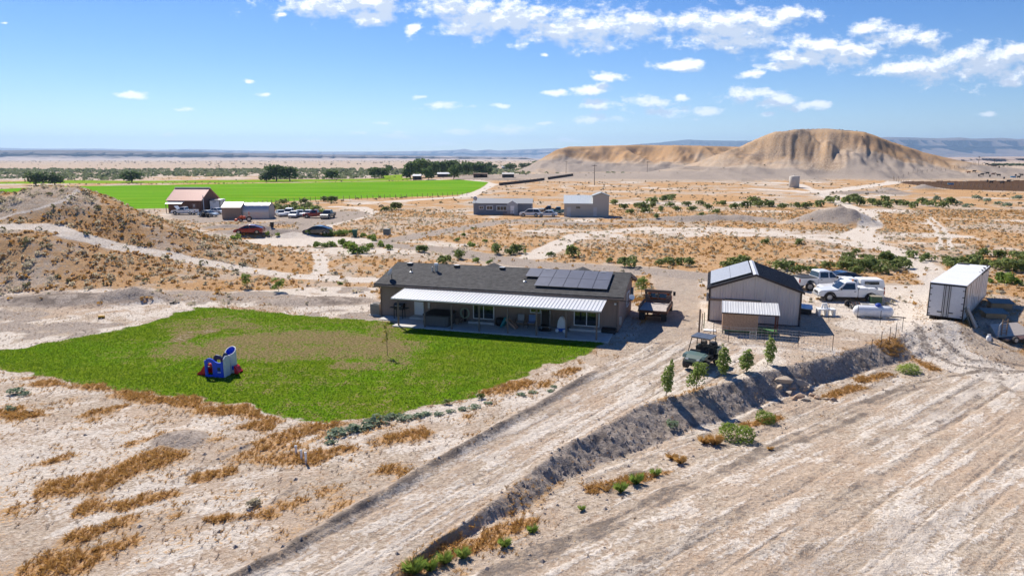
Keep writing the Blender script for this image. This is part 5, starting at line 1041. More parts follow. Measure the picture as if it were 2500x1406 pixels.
x, y = G(1962, 765); o = thing('tarp_stack', 'stack under a blue and white tarp against the shop right wall', 'tarp', (x, y, gz(x, y)), SA); boxo('crate', dark_steel, o, -.5, .55, -.5, .5, 0, .55); MB().add([(-.62, -.6, .6), (.62, -.6, .52), (.72, .6, .66), (-.6, .6, .78), (-.62, -.6, .55), (.62, -.6, .47), (.72, .6, .61), (-.6, .6, .73)], [(0, 1, 2, 3), (7, 6, 5, 4), (0, 4, 5, 1), (1, 5, 6, 2), (2, 6, 7, 3), (3, 7, 4, 0)]).build('tarp', mat('tarp', (.35, .48, .60), .35, var=.2, col2=(.7, .75, .8), scale=2), o)
x, y = G(2088, 752); o = thing('scrap_pile', 'dark pile of scrap parts in dry weeds below the white pickup', 'scrap', (x, y, gz(x, y)), .3); MB().lathe([(.001, .3), (.3, .28), (.5, .15), (.62, 0)], 9, 'z').build('heap', dark_steel, o)
for i in range(6): m = MB(); m.cyl((-.6 + i * .22, -.2, .05), (-.3 + i * .2, .4, .45), .05, n=5); m.build('pipe', rust if i % 2 else black_pl, o)
MB().lathe([(.12, -.09), (.3, -.09), (.3, .09), (.12, .09)], 12, 'y', (-.3, .6, .33)).build('tyre', rubber, o, True)
x, y = G(2041, 872); o = thing('wire_cage', 'small white wire plant cage on the bank edge', 'cage', (x, y, gz(x, y)), 0); m = MB()
for h in (.05, .25, .42): m.tube([(.22 * math.cos(t), .22 * math.sin(t), h) for t in np.linspace(0, 2 * math.pi, 9)], .008, 4)
m.build('hoop', white_paint, o); m = MB()
for k in range(4): a = k * math.pi / 2; m.tube([(.22 * math.cos(a), .22 * math.sin(a), -.05), (.22 * math.cos(a), .22 * math.sin(a), .45)], .008, 4)
m.build('stake', white_paint, o)

# semi trailer
tx, ty = flat(2262, 770, .45); tr = thing('semi_trailer', 'white box semi trailer with closed rear doors parked on a dirt mound', 'trailer', (tx, ty, .45), yaw(.655, .756))
def streak_mat():
    m, nt, N, L, b = nodes_of('stained_aluminium'); tc = N.new('ShaderNodeTexCoord'); mp = N.new('ShaderNodeMapping'); mp.inputs['Scale'].default_value = (1.3, 1, .16); L.new(tc.outputs['Object'], mp.inputs[0])
    n = N.new('ShaderNodeTexNoise'); n.inputs['Scale'].default_value = 2.2; n.inputs['Detail'].default_value = 4; L.new(mp.outputs[0], n.inputs[0])
    n2 = N.new('ShaderNodeTexNoise'); n2.inputs['Scale'].default_value = .35; n2.inputs['Detail'].default_value = 2; L.new(tc.outputs['Object'], n2.inputs[0])
    mu = N.new('ShaderNodeMath'); mu.operation = 'MULTIPLY'; L.new(n.outputs[0], mu.inputs[0]); L.new(n2.outputs[0], mu.inputs[1]); r = N.new('ShaderNodeMapRange'); r.interpolation_type = 'SMOOTHSTEP'; L.new(mu.outputs[0], r.inputs[0]); r.inputs[1].default_value = .26; r.inputs[2].default_value = .36
    mx = N.new('ShaderNodeMix'); mx.data_type = 'RGBA'; L.new(r.outputs[0], mx.inputs['Factor']); mx.inputs['A'].default_value = (.78, .79, .80, 1); mx.inputs['B'].default_value = (.22, .22, .225, 1); L.new(mx.outputs['Result'], b.inputs['Base Color']); b.inputs['Roughness'].default_value = .32; return m
stm = streak_mat(); TL, TW, TH = 13.2, 2.5, 2.72
# local frame: x towards the nose, y to the left, rear left corner at the origin -> right side at y = -TW
MB().box(.03, TL, -TW, 0, 0, TH).build('box_body', stm, tr); MB().box(.0, TL + .02, -TW - .012, .012, TH + .002, TH + .05).build('roof_skin', mat('trailer_roof', (.68, .69, .70), .5, var=.06, scale=.7), tr)
for yv in (-TW - .02, -.02): boxo('top_rail', galv, tr, .03, TL, yv, yv + .04, TH - .14, TH - .003); boxo('bottom_rail', galv, tr, .03, TL, yv, yv + .04, -.06, .14)
for i in range(11): boxo('side_seam', galv, tr, 1.15 + i * 1.15, 1.17 + i * 1.15, -TW - .014, -TW - .002, .14, TH - .14)
door_m = mat('trailer_door', (.62, .63, .65), .4, var=.05)
for k in range(2):
    y0 = -TW + .08 + k * 1.19; d = boxo('rear_door', door_m, tr, -.05, .025, y0, y0 + 1.15, .1, TH - .12)
    yr = y0 + (1.06 if k == 0 else .09); MB().cyl((-.09, yr, .06), (-.09, yr, TH - .08), .024, n=6).build('lock_rod', dark_steel, d); yr2 = y0 + (.94 if k == 0 else .21); MB().cyl((-.09, yr2, .06), (-.09, yr2, TH - .08), .018, n=6).build('lock_rod', dark_steel, d); boxo('lock_handle', dark_steel, d, -.12, -.07, min(yr2, yr2 + (-.32 if k == 0 else .32)), max(yr2, yr2 + (-.32 if k == 0 else .32)), .42, .48)
    for i in range(5): yh = y0 + (.0 if k == 0 else 1.02); boxo('hinge', dark_steel, d, -.075, -.052, yh, yh + .13, .2 + i * .52, .26 + i * .52)
fr_ = MB(); fr_.box(-.04, .028, -TW, -TW + .075, 0, TH); fr_.box(-.04, .028, -.075, 0, 0, TH); fr_.box(-.04, .028, -TW + .075, -.075, TH - .115, TH); fr_.box(-.04, .028, -TW + .075, -.075, 0, .095); fr_.build('rear_frame', dark_steel, tr)
tn = MB(); rr_ = random.Random(3)
for i in range(14): xq = TL - 5.2 + i * .4; tn.add([(xq, -TW - .03, TH + .02), (xq + .45, -TW - .03, TH + .02), (xq + .3 + rr_.random() * .2, -TW + .12 + rr_.random() * .25, TH + .07 + rr_.random() * .1), (xq + .1, -TW - .08, TH - .1 - rr_.random() * .12)], [(0, 1, 2), (0, 2, 3), (0, 3, 1), (1, 3, 2)])
tn.build('torn_roof_edge', dark_steel, tr); boxo('nose_tarp', black_pl, tr, TL - .6, TL + .03, -.9, -.05, TH + .052, TH + .12)
for xw in (1.5, 2.75):
    for yv in (-TW + .28, -.28): wheel(tr, xw, yv, .5, .5).location = (xw, yv, -.42)
    MB().cyl((xw, -TW + .4, -.42), (xw, -.4, -.42), .08, n=8).build('axle', rust, tr)
for yv in (-TW + .4, -.5): boxo('landing_leg', dark_steel, tr, TL - 3.1, TL - 2.95, yv, yv + .12, -.75, -.005)
for yv in (-TW + .7, -.8): boxo('frame_rail', dark_steel, tr, .3, TL - .6, yv, yv + .1, -.26, -.062)
for i in range(5): boxo('cross_member', dark_steel, tr, 3.6 + i * 1.6, 3.68 + i * 1.6, -TW + .05, -.05, -.16, -.065)

def W3(px, py): x, y = G(px, py); return (x, y, gz(x, y))
ply = mat('plywood', (.38, .27, .17), .8, var=.15, scale=2, stretch=(1, 6, 1)); 
def lean(name, label, px, py, w, l, ang, rz, m, th=.03):
    o = thing(name, label, 'board', W3(px, py), rz); b = MB(); b.M = Matrix.Rotation(R(ang), 4, 'X'); b.box(-w / 2, w / 2, 0, th, 0, l); b.build('sheet', m, o); b = MB(); b.M = Matrix.Rotation(R(ang), 4, 'X'); b.box(-w / 2 + .05, -w / 2 + .12, -.022, -.002, .05, l - .05); b.build('batten', wood, o); return o
lean('plywood_sheet', 'pale plywood sheet leaning on the right side of the semi trailer', 2385, 800, 1.1, 1.6, -28, yaw(.655, .756), mat('pale_ply', (.50, .42, .34), .8, var=.1))
lean('dark_panel', 'dark green panel leaning behind the pale plywood sheet', 2372, 799, .9, 1.6, -20, yaw(.655, .756), mat('dark_panel', (.015, .035, .03), .6))
def hutch(label, px, py, rz, w, d, h):
    o = thing('wooden_hutch', label, 'hutch', W3(px, py), rz); boxo('crate', ply, o, -w / 2, w / 2, -d / 2, d / 2, 0, h); MB().add([(-w / 2 - .15, -d / 2 - .25, h + .02), (w / 2 + .15, -d / 2 - .25, h + .02), (w / 2 + .15, d / 2 + .2, h + .22), (-w / 2 - .15, d / 2 + .2, h + .22), (-w / 2 - .15, -d / 2 - .25, h + .05), (w / 2 + .15, -d / 2 - .25, h + .05), (w / 2 + .15, d / 2 + .2, h + .25), (-w / 2 - .15, d / 2 + .2, h + .25)], [(0, 3, 2, 1), (4, 5, 6, 7), (0, 1, 5, 4), (1, 2, 6, 5), (2, 3, 7, 6), (3, 0, 4, 7)]).build('lid', mat('hutch_lid', (.12, .14, .13), .5, var=.12), o)
hutch('low wooden hutch with grey green lid beside the semi trailer', 2425, 775, R(-12), 1.5, .9, .42); hutch('second wooden hutch with tilted grey lid farther along the trailer', 2440, 752, R(-14), 1.6, .9, .5)
x, y, z = W3(2449, 826); o = thing('wooden_ladder', 'short wooden ladder standing upright near the right edge', 'ladder', (x, y, z), R(8))
for sg in (-1, 1): boxo('rail', wood, o, sg * .22 - .035, sg * .22 + .035, -.03, .03, -.05, 1.5)
for i in range(6): boxo('rung', wood, o, -.185, .185, -.02, .02, .15 + i * .23, .2 + i * .23)
x, y, z = W3(2413, 834); o = thing('gas_bottle', 'small white gas bottle standing in the trailer shade', 'gas bottle', (x, y, z)); MB().lathe([(.001, .02), (.13, .02), (.17, .1), (.17, .34), (.13, .43), (.001, .46)], 12, 'z').build('bottle', white_paint, o, True); MB().lathe([(.09, .44), (.1, .56), (.085, .56)], 10, 'z').build('collar', white_paint, o)
x, y, z = W3(2490, 832); o = thing('junk_trailer', 'low utility trailer with a cream hull and dark deck at the right edge', 'trailer', (x, y, z), R(14)); cream = mat('cream_hull', (.50, .43, .36), .5, var=.1)
MB().add([(-1.9, .3, .35), (1.6, .3, .35), (1.6, 1.7, .95), (-1.1, 1.7, .95), (-1.9, .3, .2), (1.6, .3, .2), (1.6, 1.7, .3), (-1.1, 1.7, .3)], [(0, 1, 2, 3), (7, 6, 5, 4), (0, 4, 5, 1), (1, 5, 6, 2), (2, 6, 7, 3), (3, 7, 4, 0)]).build('hull', cream, o)
for i in range(4): boxo('deck_plate', mat('brown_plate', (.10, .055, .045), .6), o, -1.75 + i * .82, -1.75 + i * .82 + .74, -.5, .27, .26, .31)
boxo('frame', dark_steel, o, -1.85, 1.7, -.55, .28, .17, .255)
for (xx_, yy_) in ((-1.2, -.62), (1.1, -.62)): wheel(o, xx_, yy_, .28, .18)
MB().tube([(-1.8, .29, .3), (-1.8, .3, 1.2), (-1.2, .6, 1.35)], .04, 6).build('rail', galv, o)

# ------------------------------------------------------------------ lawn things
x, y = G(527, 921); o = thing('plastic_playset', 'blue white and red plastic toy playset on the lawn', 'playset', (x, y, gz(x, y)), R(-8))
pb = mat('play_blue', (.02, .08, .70), .35, var=.08); pw_ = mat('play_white', (.60, .62, .66), .4, var=.06); pr = mat('play_red', (.85, .02, .03), .4, var=.08); pk = mat('play_navy', (.012, .05, .09), .4)
# wavy blue front with an arched opening
outl = [(-.68, 0), (.52, 0), (.52, 1.0), (.38, .92), (.2, .9), (.02, .96), (-.15, 1.1), (-.32, 1.17), (-.5, 1.14), (-.62, 1.02), (-.68, 1.02)]
def with_hole(outl, hole, y0, y1):
    mb = MB(); k = len(hole); n = len(outl)
    bm = bmesh.new(); vs_ = [bm.verts.new((a, 0, b)) for (a, b) in outl]; hs = [bm.verts.new((a, 0, b)) for (a, b) in hole]
    es = [bm.edges.new((vs_[i], vs_[(i + 1) % n])) for i in range(n)] + [bm.edges.new((hs[i], hs[(i + 1) % k])) for i in range(k)]
    r = bmesh.ops.triangle_fill(bm, edges=es, use_beauty=True); tris = [tuple(v.index for v in f.verts) for f in bm.faces]; bm.verts.index_update(); tris = [tuple(v.index for v in f.verts) for f in bm.faces]; co = [(v.co.x, v.co.z) for v in bm.verts]; bm.free()
    V = [(a, y0, b) for (a, b) in co] + [(a, y1, b) for (a, b) in co]; q = len(co); F = tris + [tuple(i + q for i in f[::-1]) for f in tris] + [(i, (i + 1) % n, q + (i + 1) % n, q + i) for i in range(n)] + [(n + i, n + (i + 1) % k, q + n + (i + 1) % k, q + n + i) for i in range(k)]
    return mb.add(V, F)
hole = [(-.52, .12), (-.18, .12), (-.16, .6), (-.22, .86), (-.36, .94), (-.48, .86), (-.53, .6)]
with_hole(outl, hole, 0, .1).build('front_panel', pb, o); boxo('peep_hole', pk, o, .14, .34, -.006, -.001, .4, .62); boxo('logo_plate', pw_, o, .14, .36, -.008, -.002, .28, .34)
with_hole([(-.6, 0), (.5, 0), (.5, .95), (.1, .9), (-.2, 1.1), (-.45, 1.14), (-.6, 1.0)], [(-.45, .3), (-.1, .3), (-.15, .85), (-.4, .85)], .85, .95).build('rear_panel', pk, o)
MB().prism([(.0, 0), (.62, 0), (.62, 1.2), (.45, 1.25), (.2, 1.3), (.0, 1.15)], .53, .63, 'yz').build('side_panel', pw_, o, bevel=.02); boxo('deck', mat('play_brown', (.16, .09, .07), .6), o, -.55, .5, .12, .84, .55, .62)
tw = MB(); tw.M = Matrix.Translation((.42, 1.1, 0))
R1, R2 = .33, .27
for i in range(16):
    a0 = 2 * math.pi * i / 16; a1 = 2 * math.pi * (i + 1) / 16
    for (ra, sgn) in ((R1, 1),): tw.add([(R1 * math.cos(a0), R1 * math.sin(a0), 0), (R1 * math.cos(a1), R1 * math.sin(a1), 0), (R1 * math.cos(a1), R1 * math.sin(a1), 1.38 + .2 * math.sin(a1)), (R1 * math.cos(a0), R1 * math.sin(a0), 1.38 + .2 * math.sin(a0))], [(0, 1, 2, 3)]); tw.add([(R1 * math.cos(a0), R1 * math.sin(a0), 1.38 + .2 * math.sin(a0)), (R1 * math.cos(a1), R1 * math.sin(a1), 1.38 + .2 * math.sin(a1)), (R2 * math.cos(a1), R2 * math.sin(a1), 1.38 + .2 * math.sin(a1)), (R2 * math.cos(a0), R2 * math.sin(a0), 1.38 + .2 * math.sin(a0))], [(0, 1, 2, 3)])
tower = tw.build('tower', pw_, o); tw = MB(); tw.M = Matrix.Translation((.42, 1.1, 0))
for i in range(16): a0 = 2 * math.pi * i / 16; a1 = 2 * math.pi * (i + 1) / 16; tw.add([(R2 * math.cos(a0), R2 * math.sin(a0), .4), (R2 * math.cos(a1), R2 * math.sin(a1), .4), (R2 * math.cos(a1), R2 * math.sin(a1), 1.375 + .2 * math.sin(a1)), (R2 * math.cos(a0), R2 * math.sin(a0), 1.375 + .2 * math.sin(a0))], [(3, 2, 1, 0)])
tw.build('tower_lining', pb, tower); MB().prism([(.12, .2), (.5, .2), (.5, 1.15), (.4, 1.35), (.22, 1.35), (.12, 1.15)], .66, .73, 'xz').build('doorway', pk, tower, bevel=.02)
boxo('ladder_plate', pr, tower, .2, .42, .63, .66, .6, .8); boxo('window_plate', pb, tower, .66, .74, .76, .8, .25, .5)
for (nm, M_, s) in (('slide', Matrix.Translation((-.64, .5, 0)), -1), ('short_slide', Matrix.Translation((.78, 1.0, 0)), 1)):
    mb = MB(); mb.M = M_; pts = [(0, .74), (.28, .58), (.5, .26), (.74, .12)] if s < 0 else [(0, .5), (.12, .4), (.22, .2), (.3, .12)]
    for (a, b) in zip(pts[:-1], pts[1:]): mb.add([(s * a[0], -.24, a[1]), (s * b[0], -.24, b[1]), (s * b[0], .24, b[1]), (s * a[0], .24, a[1]), (s * a[0], -.24, 0), (s * b[0], -.24, 0), (s * b[0], .24, 0), (s * a[0], .24, 0)], [(0, 1, 2, 3), (0, 4, 5, 1), (2, 6, 7, 3)])
    mb.build(nm, pr, o)
boxo('climb_block', pr, o, -.5, -.2, .12, .5, .62, .8, bevel=.04)
x, y = G(248, 778); o = thing('toy_dump_truck', 'small yellow toy dump truck left on the bare dirt', 'toy truck', (x, y, gz(x, y)), R(10)); yl = mat('toy_yellow', (.62, .34, .02), .45); boxo('dump_bed', yl, o, -.22, .08, -.13, .13, .14, .28); boxo('toy_cab', yl, o, .1, .24, -.11, .11, .1, .27); boxo('chassis', black_pl, o, -.22, .26, -.09, .09, .07, .099)
for xx_ in (-.15, .16):
    for sg in (-1, 1): MB().cyl((xx_, sg * .1, .07), (xx_, sg * .15, .07), .07, n=8).build('wheel', black_pl, o)
x, y = G(420, 743); o = thing('toy_debris', 'small dark toy left at the foot of the dirt bank', 'toy', (x, y, gz(x, y)), R(40)); boxo('toy_body', black_pl, o, -.2, .2, -.1, .1, .05, .2, bevel=.03); boxo('toy_arm', dark_steel, o, .1, .4, -.03, .03, .18, .26)
for (px, py, h, lb) in ((723, 1109, .4, 'leftmost white pipe stub sticking out of the dry weeds'), (736, 1122, .45, 'middle white pipe stub sticking out of the dry weeds'), (747, 1131, .5, 'rightmost and tallest white pipe stub in the dry weeds')):
    x, y = G(px, py); o = thing('pipe_stub', lb, 'pipe', (x, y, gz(x, y)), 0, 'white pipe stubs'); MB().cyl((0, 0, -.2), (.01, 0, h), .05, n=10).build('pipe', white_paint, o); MB().lathe([(.052, h - .06), (.06, h - .06), (.06, h + .02), (.001, h + .05)], 10, 'z').build('cap', white_paint, o)

# ------------------------------------------------------------------ buildings and vehicles across the valley
def gable(root, L, D, E_, P_, wallm, roofm, over=.3, name='roof_slope', y0=0):
    MB().prism([(0, 0), (D, 0), (D, E_), (D / 2, P_), (0, E_)], 0, L, 'yz').build('wall', wallm, root)
    for s in (0, 1):
        def yy(t): return t if s == 0 else D - t
        k = (P_ - E_) / (D / 2)
        a = [(-over, yy(-over), E_ - k * over + .03), (L + over, yy(-over), E_ - k * over + .03), (L + over, yy(D / 2), P_ + .03), (-over, yy(D / 2), P_ + .03)]
        MB().add(a + [(x, y, z + .1) for (x, y, z) in a], [(0, 3, 2, 1), (4, 5, 6, 7), (0, 1, 5, 4), (1, 2, 6, 5), (2, 3, 7, 6), (3, 0, 4, 7)]).build(name, roofm, root)
# barn with rust-red roof
x, y = flat(412, 519); ba = thing('red_roof_barn', 'tall barn with rust red metal roof and white awning', 'barn', (x, y, 0), R(-3)); barnw = mat('barn_wall', (.15, .075, .05), .8, var=.15); redr = mat('red_metal', (.50, .26, .22), .5, .1, var=.08)
gable(ba, 8.2, 9.0, 3.0, 5.6, barnw, redr, .35)
for i in range(26): x_ = -.3 + i * .345; k = 2.6 / 4.5; MB().add([(x_, -.33, 3.0 - k * .33 + .13), (x_ + .06, -.33, 3.0 - k * .33 + .13), (x_ + .06, 4.5, 5.73), (x_, 4.5, 5.73), (x_ + .03, -.33, 3.0 - k * .33 + .19), (x_ + .03, 4.5, 5.79)], [(0, 1, 4), (1, 2, 5, 4), (0, 4, 5, 3), (3, 5, 2)]).build('roof_rib', redr, ba)
boxo('ridge_cap', white_paint, ba, -.36, 8.56, 4.3, 4.7, 5.72, 5.86); boxo('corner_post', white_paint, ba, 8.21, 8.32, 1.0, 1.2, 0, 4.2)
MB().add([(.1, -1.6, 2.15), (4.1, -1.6, 2.15), (4.1, -.01, 2.6), (.1, -.01, 2.6), (.1, -1.6, 2.22), (4.1, -1.6, 2.22), (4.1, -.01, 2.67), (.1, -.01, 2.67)], [(0, 3, 2, 1), (4, 5, 6, 7), (0, 1, 5, 4), (1, 2, 6, 5), (2, 3, 7, 6), (3, 0, 4, 7)]).build('awning', white_paint, ba)
for x_ in (.2, 3.9): boxo('awning_post', wood, ba, x_, x_ + .12, -1.5, -1.38, 0, 2.16)
boxo('side_door', mat('barn_door', (.22, .12, .09), .7), ba, 6.0, 7.0, -.05, -.002, 0, 2.2); glazed(ba, 6.3, 6.7, 1.4, 1.9, 'window', 1, -.05)
def truckat(px, py): return place(px, py)
pickup('white pickup with raised hood in front of the red roofed barn', 452, 524, R(180 - 4), car_white, crew=False, L=5.8, hood_up=True, name='open_hood_pickup')
# enclosed cargo trailer
x, y = flat(513, 517); o = thing('cargo_trailer', 'white enclosed cargo trailer with black edges beside the barn', 'trailer', (x, y, .45), R(8)); MB().box(0, 2.4, 0, 5.2, 0, 2.4).build('box_body', white_paint, o)
for x_ in (-.03, 2.3): boxo('corner_trim', black_pl, o, x_, x_ + .13, -.03, .1, 0, 2.42)
boxo('top_trim', black_pl, o, .1, 2.3, -.03, .08, 2.22, 2.42); boxo('roof_vent', black_pl, o, 1.0, 1.5, 1.5, 2.1, 2.401, 2.6); boxo('name_plate', mat('plate_grey', (.3, .3, .3), .5), o, .75, 1.5, -.012, -.002, 1.75, 1.95)
for i in range(3): boxo('side_stripe', black_pl, o, 2.401, 2.42, .8 + i * 1.3, 1.1 + i * 1.3, .2, 2.3)
for y_ in (2.0, 2.9):
    for x_ in (.1, 2.3): wheel(o, x_, y_, .35, .22).location = (x_, y_, -.1)
# tan shed and quonset
x, y = flat(543, 536); o = thing('tan_shed', 'tan metal shed with pale gable roof joined to the quonset', 'shed', (x, y, 0), R(2)); tanw = mat('tan_metal', (.34, .24, .17), .6, var=.1); tanr = mat('tan_roof', (.55, .50, .45), .5, var=.06)
gable(o, 4.0, 4.4, 2.5, 3.5, tanw, tanr, .12); 
for i in range(10): boxo('wall_rib', tanw, o, .2 + i * .4, .25 + i * .4, -.03, -.002, 0, 2.45)
boxo('door', mat('tan_door', (.30, .22, .16), .6), o, 4.002, 4.04, 1.2, 2.3, 0, 2.0)
x, y = flat(585, 535); o = thing('quonset_hut', 'long galvanized quonset hut with rounded roof and cream end wall', 'shed', (x, y, 0), R(4)); qm = mat('quonset_metal', (.56, .55, .53), .35, .5, var=.05)
n = 14; LQ = 6.3; rp = [(2.2 + 2.2 * math.cos(t), 1.5 + 1.9 * math.sin(t)) for t in np.linspace(math.pi, 0, n)]; poly = [(0, 0)] + rp + [(4.4, 0)]
for i in range(9): a = i * LQ / 9; k = .02 * (i % 2); V = [(a + .004, p[0], p[1] + k) for p in poly] + [(a + LQ / 9 - .004, p[0], p[1] + k) for p in poly]; m_ = len(poly); MB().add(V, [(j, j + 1, m_ + j + 1, m_ + j) for j in range(m_ - 1)]).build('roof_panel', qm, o)
MB().prism(poly, LQ - .05, LQ + .05, 'yz').build('end_wall', mat('cream_wall', (.52, .42, .34), .7), o); MB().prism(poly, .0, .06, 'yz').build('end_wall', tanw, o)
# orange tractor
x, y = flat(603, 541); o = thing('orange_tractor', 'small orange loader tractor in front of the quonset hut', 'tractor', (x, y, gz(x, y)), R(195)); otr = mat('tractor_orange', (.62, .09, .015), .4); boxo('hood', otr, o, .2, 1.4, -.3, .3, .6, 1.1, bevel=.04); boxo('seat', black_pl, o, -.6, -.2, -.25, .25, .8, 1.2); m = MB()
for sg in (-1, 1): m.tube([(-.5, sg * .4, .7), (-.5, sg * .4, 2.0)], .04, 5); MB().tube([(.3, sg * .45, 1.0), (1.2, sg * .45, 1.25), (2.0, sg * .45, .5)], .06, 5).build('loader_arm', otr, o)
m.tube([(-.5, -.4, 2.0), (-.5, .4, 2.0)], .04, 5); m.build('roll_bar', otr, o); boxo('bucket', otr, o, 1.9, 2.3, -.75, .75, .15, .6); boxo('fender', otr, o, -.8, -.1, -.75, -.4, .85, .95); boxo('fender', otr, o, -.8, -.1, .4, .75, .85, .95)
for (xw, r) in ((1.1, .32), (-.45, .55)):
    for sg in (-1, 1): wheel(o, xw, sg * .6, r, .3)
# red safety netting
x0, y0, z0 = place(645, 522); x1, y1, z1 = place(672, 524); m = MB(); rr_ = random.Random(5); K = 9
for i in range(K):
    t0 = i / K; t1 = (i + 1) / K; p0 = (x0 + (x1 - x0) * t0, y0 + (y1 - y0) * t0); p1 = (x0 + (x1 - x0) * t1, y0 + (y1 - y0) * t1); h0 = 1.0 + .35 * rr_.random(); h1 = 1.0 + .35 * rr_.random(); m.add([(*p0, 0), (*p1, 0), (*p1, h1), (*p0, h0), (p0[0], p0[1] + .06, 0), (p1[0], p1[1] + .06, 0), (p1[0], p1[1] + .06, h1), (p0[0], p0[1] + .06, h0)], [(0, 1, 2, 3), (7, 6, 5, 4), (3, 2, 6, 7)])
o = thing('safety_fence', 'red orange plastic safety netting right of the quonset', 'fence'); m.build('netting', mat('safety_red', (.75, .16, .10), .6), o)
for t in np.linspace(0, 1, 5): MB().cyl((x0 + (x1 - x0) * t, y0 + (y1 - y0) * t - .06, -.2), (x0 + (x1 - x0) * t, y0 + (y1 - y0) * t - .06, 1.4), .04, n=5).build('post', wood, o)
# parked cars of the barn yard
car('silver blue sedan parked right of the white open hood pickup', 'sedan', 509, 529, R(-14), mat('car_iceblue', (.42, .50, .55), .25, .3))
car('white car parked between the cargo trailer and the tan shed', 'sedan', 532, 522, R(-25), car_white)
car('white car with a black hood scoop, leftmost in the row', 'sedan', 686, 528, R(-60), car_white); 
car('white suv second from left in the row of parked cars', 'suv', 706, 527, R(-80), car_white)
car('silver white sedan in front of the white suv in the row', 'sedan', 718, 531, R(-84), car_silver); car('white sedan third from left behind the silver white sedan', 'sedan', 732, 528, R(-78), car_white)
car('pale grey car left of the red pickup in the row', 'sedan', 753, 528, R(-100), car_silver)
pickup('bright red pickup on the right of the row of parked cars', 772, 532, R(178), mat('truck_red', (.32, .02, .022), .3, coat=.5), L=5.6, name='red_pickup')
pickup('dark grey pickup facing the camera at the right end of the row', 801, 533, R(-93), car_grey, crew=True, L=5.6, name='grey_pickup')
car('dark red sedan parked on the left side of the paved turnaround', 'hatch', 610, 580, R(183), car_red)
car('black and blue hatchback parked at the rear of the paved turnaround', 'hatch', 776, 576, R(176), car_black)
def bin_(label, px, py, m, s=1.0):
    o = thing('trash_bin', label, 'bin', place(px, py), R(5)); MB().add([(-.27 * s, -.3 * s, 0), (.27 * s, -.3 * s, 0), (.27 * s, .3 * s, 0), (-.27 * s, .3 * s, 0), (-.34 * s, -.38 * s, 1.05 * s), (.34 * s, -.38 * s, 1.05 * s), (.34 * s, .38 * s, 1.05 * s), (-.34 * s, .38 * s, 1.05 * s)], [(0, 3, 2, 1), (4, 5, 6, 7), (0, 1, 5, 4), (1, 2, 6, 5), (2, 3, 7, 6), (3, 0, 4, 7)]).build('body', m, o); boxo('lid', m, o, -.36 * s, .36 * s, -.4 * s, .42 * s, 1.052 * s, 1.13 * s)
bin_('green wheeled trash bin at the right end of the paved turnaround', 867, 579, mat('bin_green', (.01, .09, .055), .5), 1.15); bin_('small black trash bin beside the dark red sedan', 666, 575, black_pl, .8); bin_('black bin standing by the silver blue sedan', 497, 530, black_pl, .9)
bin_('second black bin in front of the silver blue sedan', 508, 531, black_pl, .8)
o = thing('utility_pedestal', 'grey utility pedestal box beside the gravel road', 'utility box', place(945, 573), R(-8)); boxo('cabinet', mat('pedestal_grey', (.16, .20, .19), .6), o, -.55, .55, -.45, .45, .05, .95, bevel=.03); boxo('lid', mat('pedestal_lid', (.30, .33, .30), .6), o, -.45, .45, -.4, .4, .955, 1.05); boxo('pad', conc, o, -.7, .7, -.6, .6, -.05, .05)
# grey house
x, y = flat(1156, 524); gh = thing('grey_bungalow', 'single storey blue grey house with white trimmed windows', 'house', (x, y, 0), R(-4)); gw = mat('grey_siding', (.20, .215, .245), .75, var=.06); gr = mat('grey_shingle', (.30, .31, .325), .85, var=.08)
gable(gh, 13.6, 6.0, 2.6, 3.5, gw, gr, .25)
glazed(gh, 3.0 + .0, 4.6, 1.1, 2.1, 'window', 2, 0, f=.16); glazed(gh, 5.4, 7.9, .9, 2.1, 'window', 3, 0, f=.16); glazed(gh, 1.3, 2.4, 2.0 - .8, 2.0, 'window', 2, 0, f=.12)
glazed(gh, 1.2, 2.2, 1.0, 2.1, 'window', 1, 13.6, front=1, axis='y', f=.14); glazed(gh, 4.3, 5.2, 1.0, 2.1, 'window', 1, 13.6, front=1, axis='y', f=.14)
MB().prism([(7.95, 0), (10.4, 0), (10.4, 2.6), (9.17, 3.35), (7.95, 2.6)], -1.2, 3.0, 'xz').build('entry_gable', mat('grey_gable', (.40, .415, .43), .7), gh); boxo('entry_door', white_paint, gh, 8.75, 9.65, -1.24, -1.202, .1, 2.15)
for i in range(7): boxo('porch_rail', wood, gh, 7.2 + i * .35, 7.26 + i * .35, -2.3, -2.24, 0, 1.0)
boxo('porch_deck', wood, gh, 7.1, 9.6, -2.3, -1.25, .0, .35); boxo('handrail', wood, gh, 7.1, 9.6, -2.31, -2.23, 1.0, 1.06)
d = MB(); d.cyl((.4, .4, 2.8), (.4, .4, 3.6), .05, n=5); d.lathe([(.001, .0), (.3, .05), (.5, .15), (.001, .02)], 12, 'y', (.4, .2, 3.7)); d.build('satellite_dish', galv, gh)
car('white suv parked at the right end of the grey house', 'suv', 1294, 529, R(172), car_white); car('white sedan parked left of the beige two part shed', 'sedan', 1337, 529, R(170), car_white)
pickup('teal and white pickup parked behind the white sedan', 1364, 524, R(175), car_teal, L=5.4, name='teal_pickup')
pickup('black pickup half hidden behind the white sedan', 1341, 521, R(175), car_grey, L=5.4, name='black_pickup')
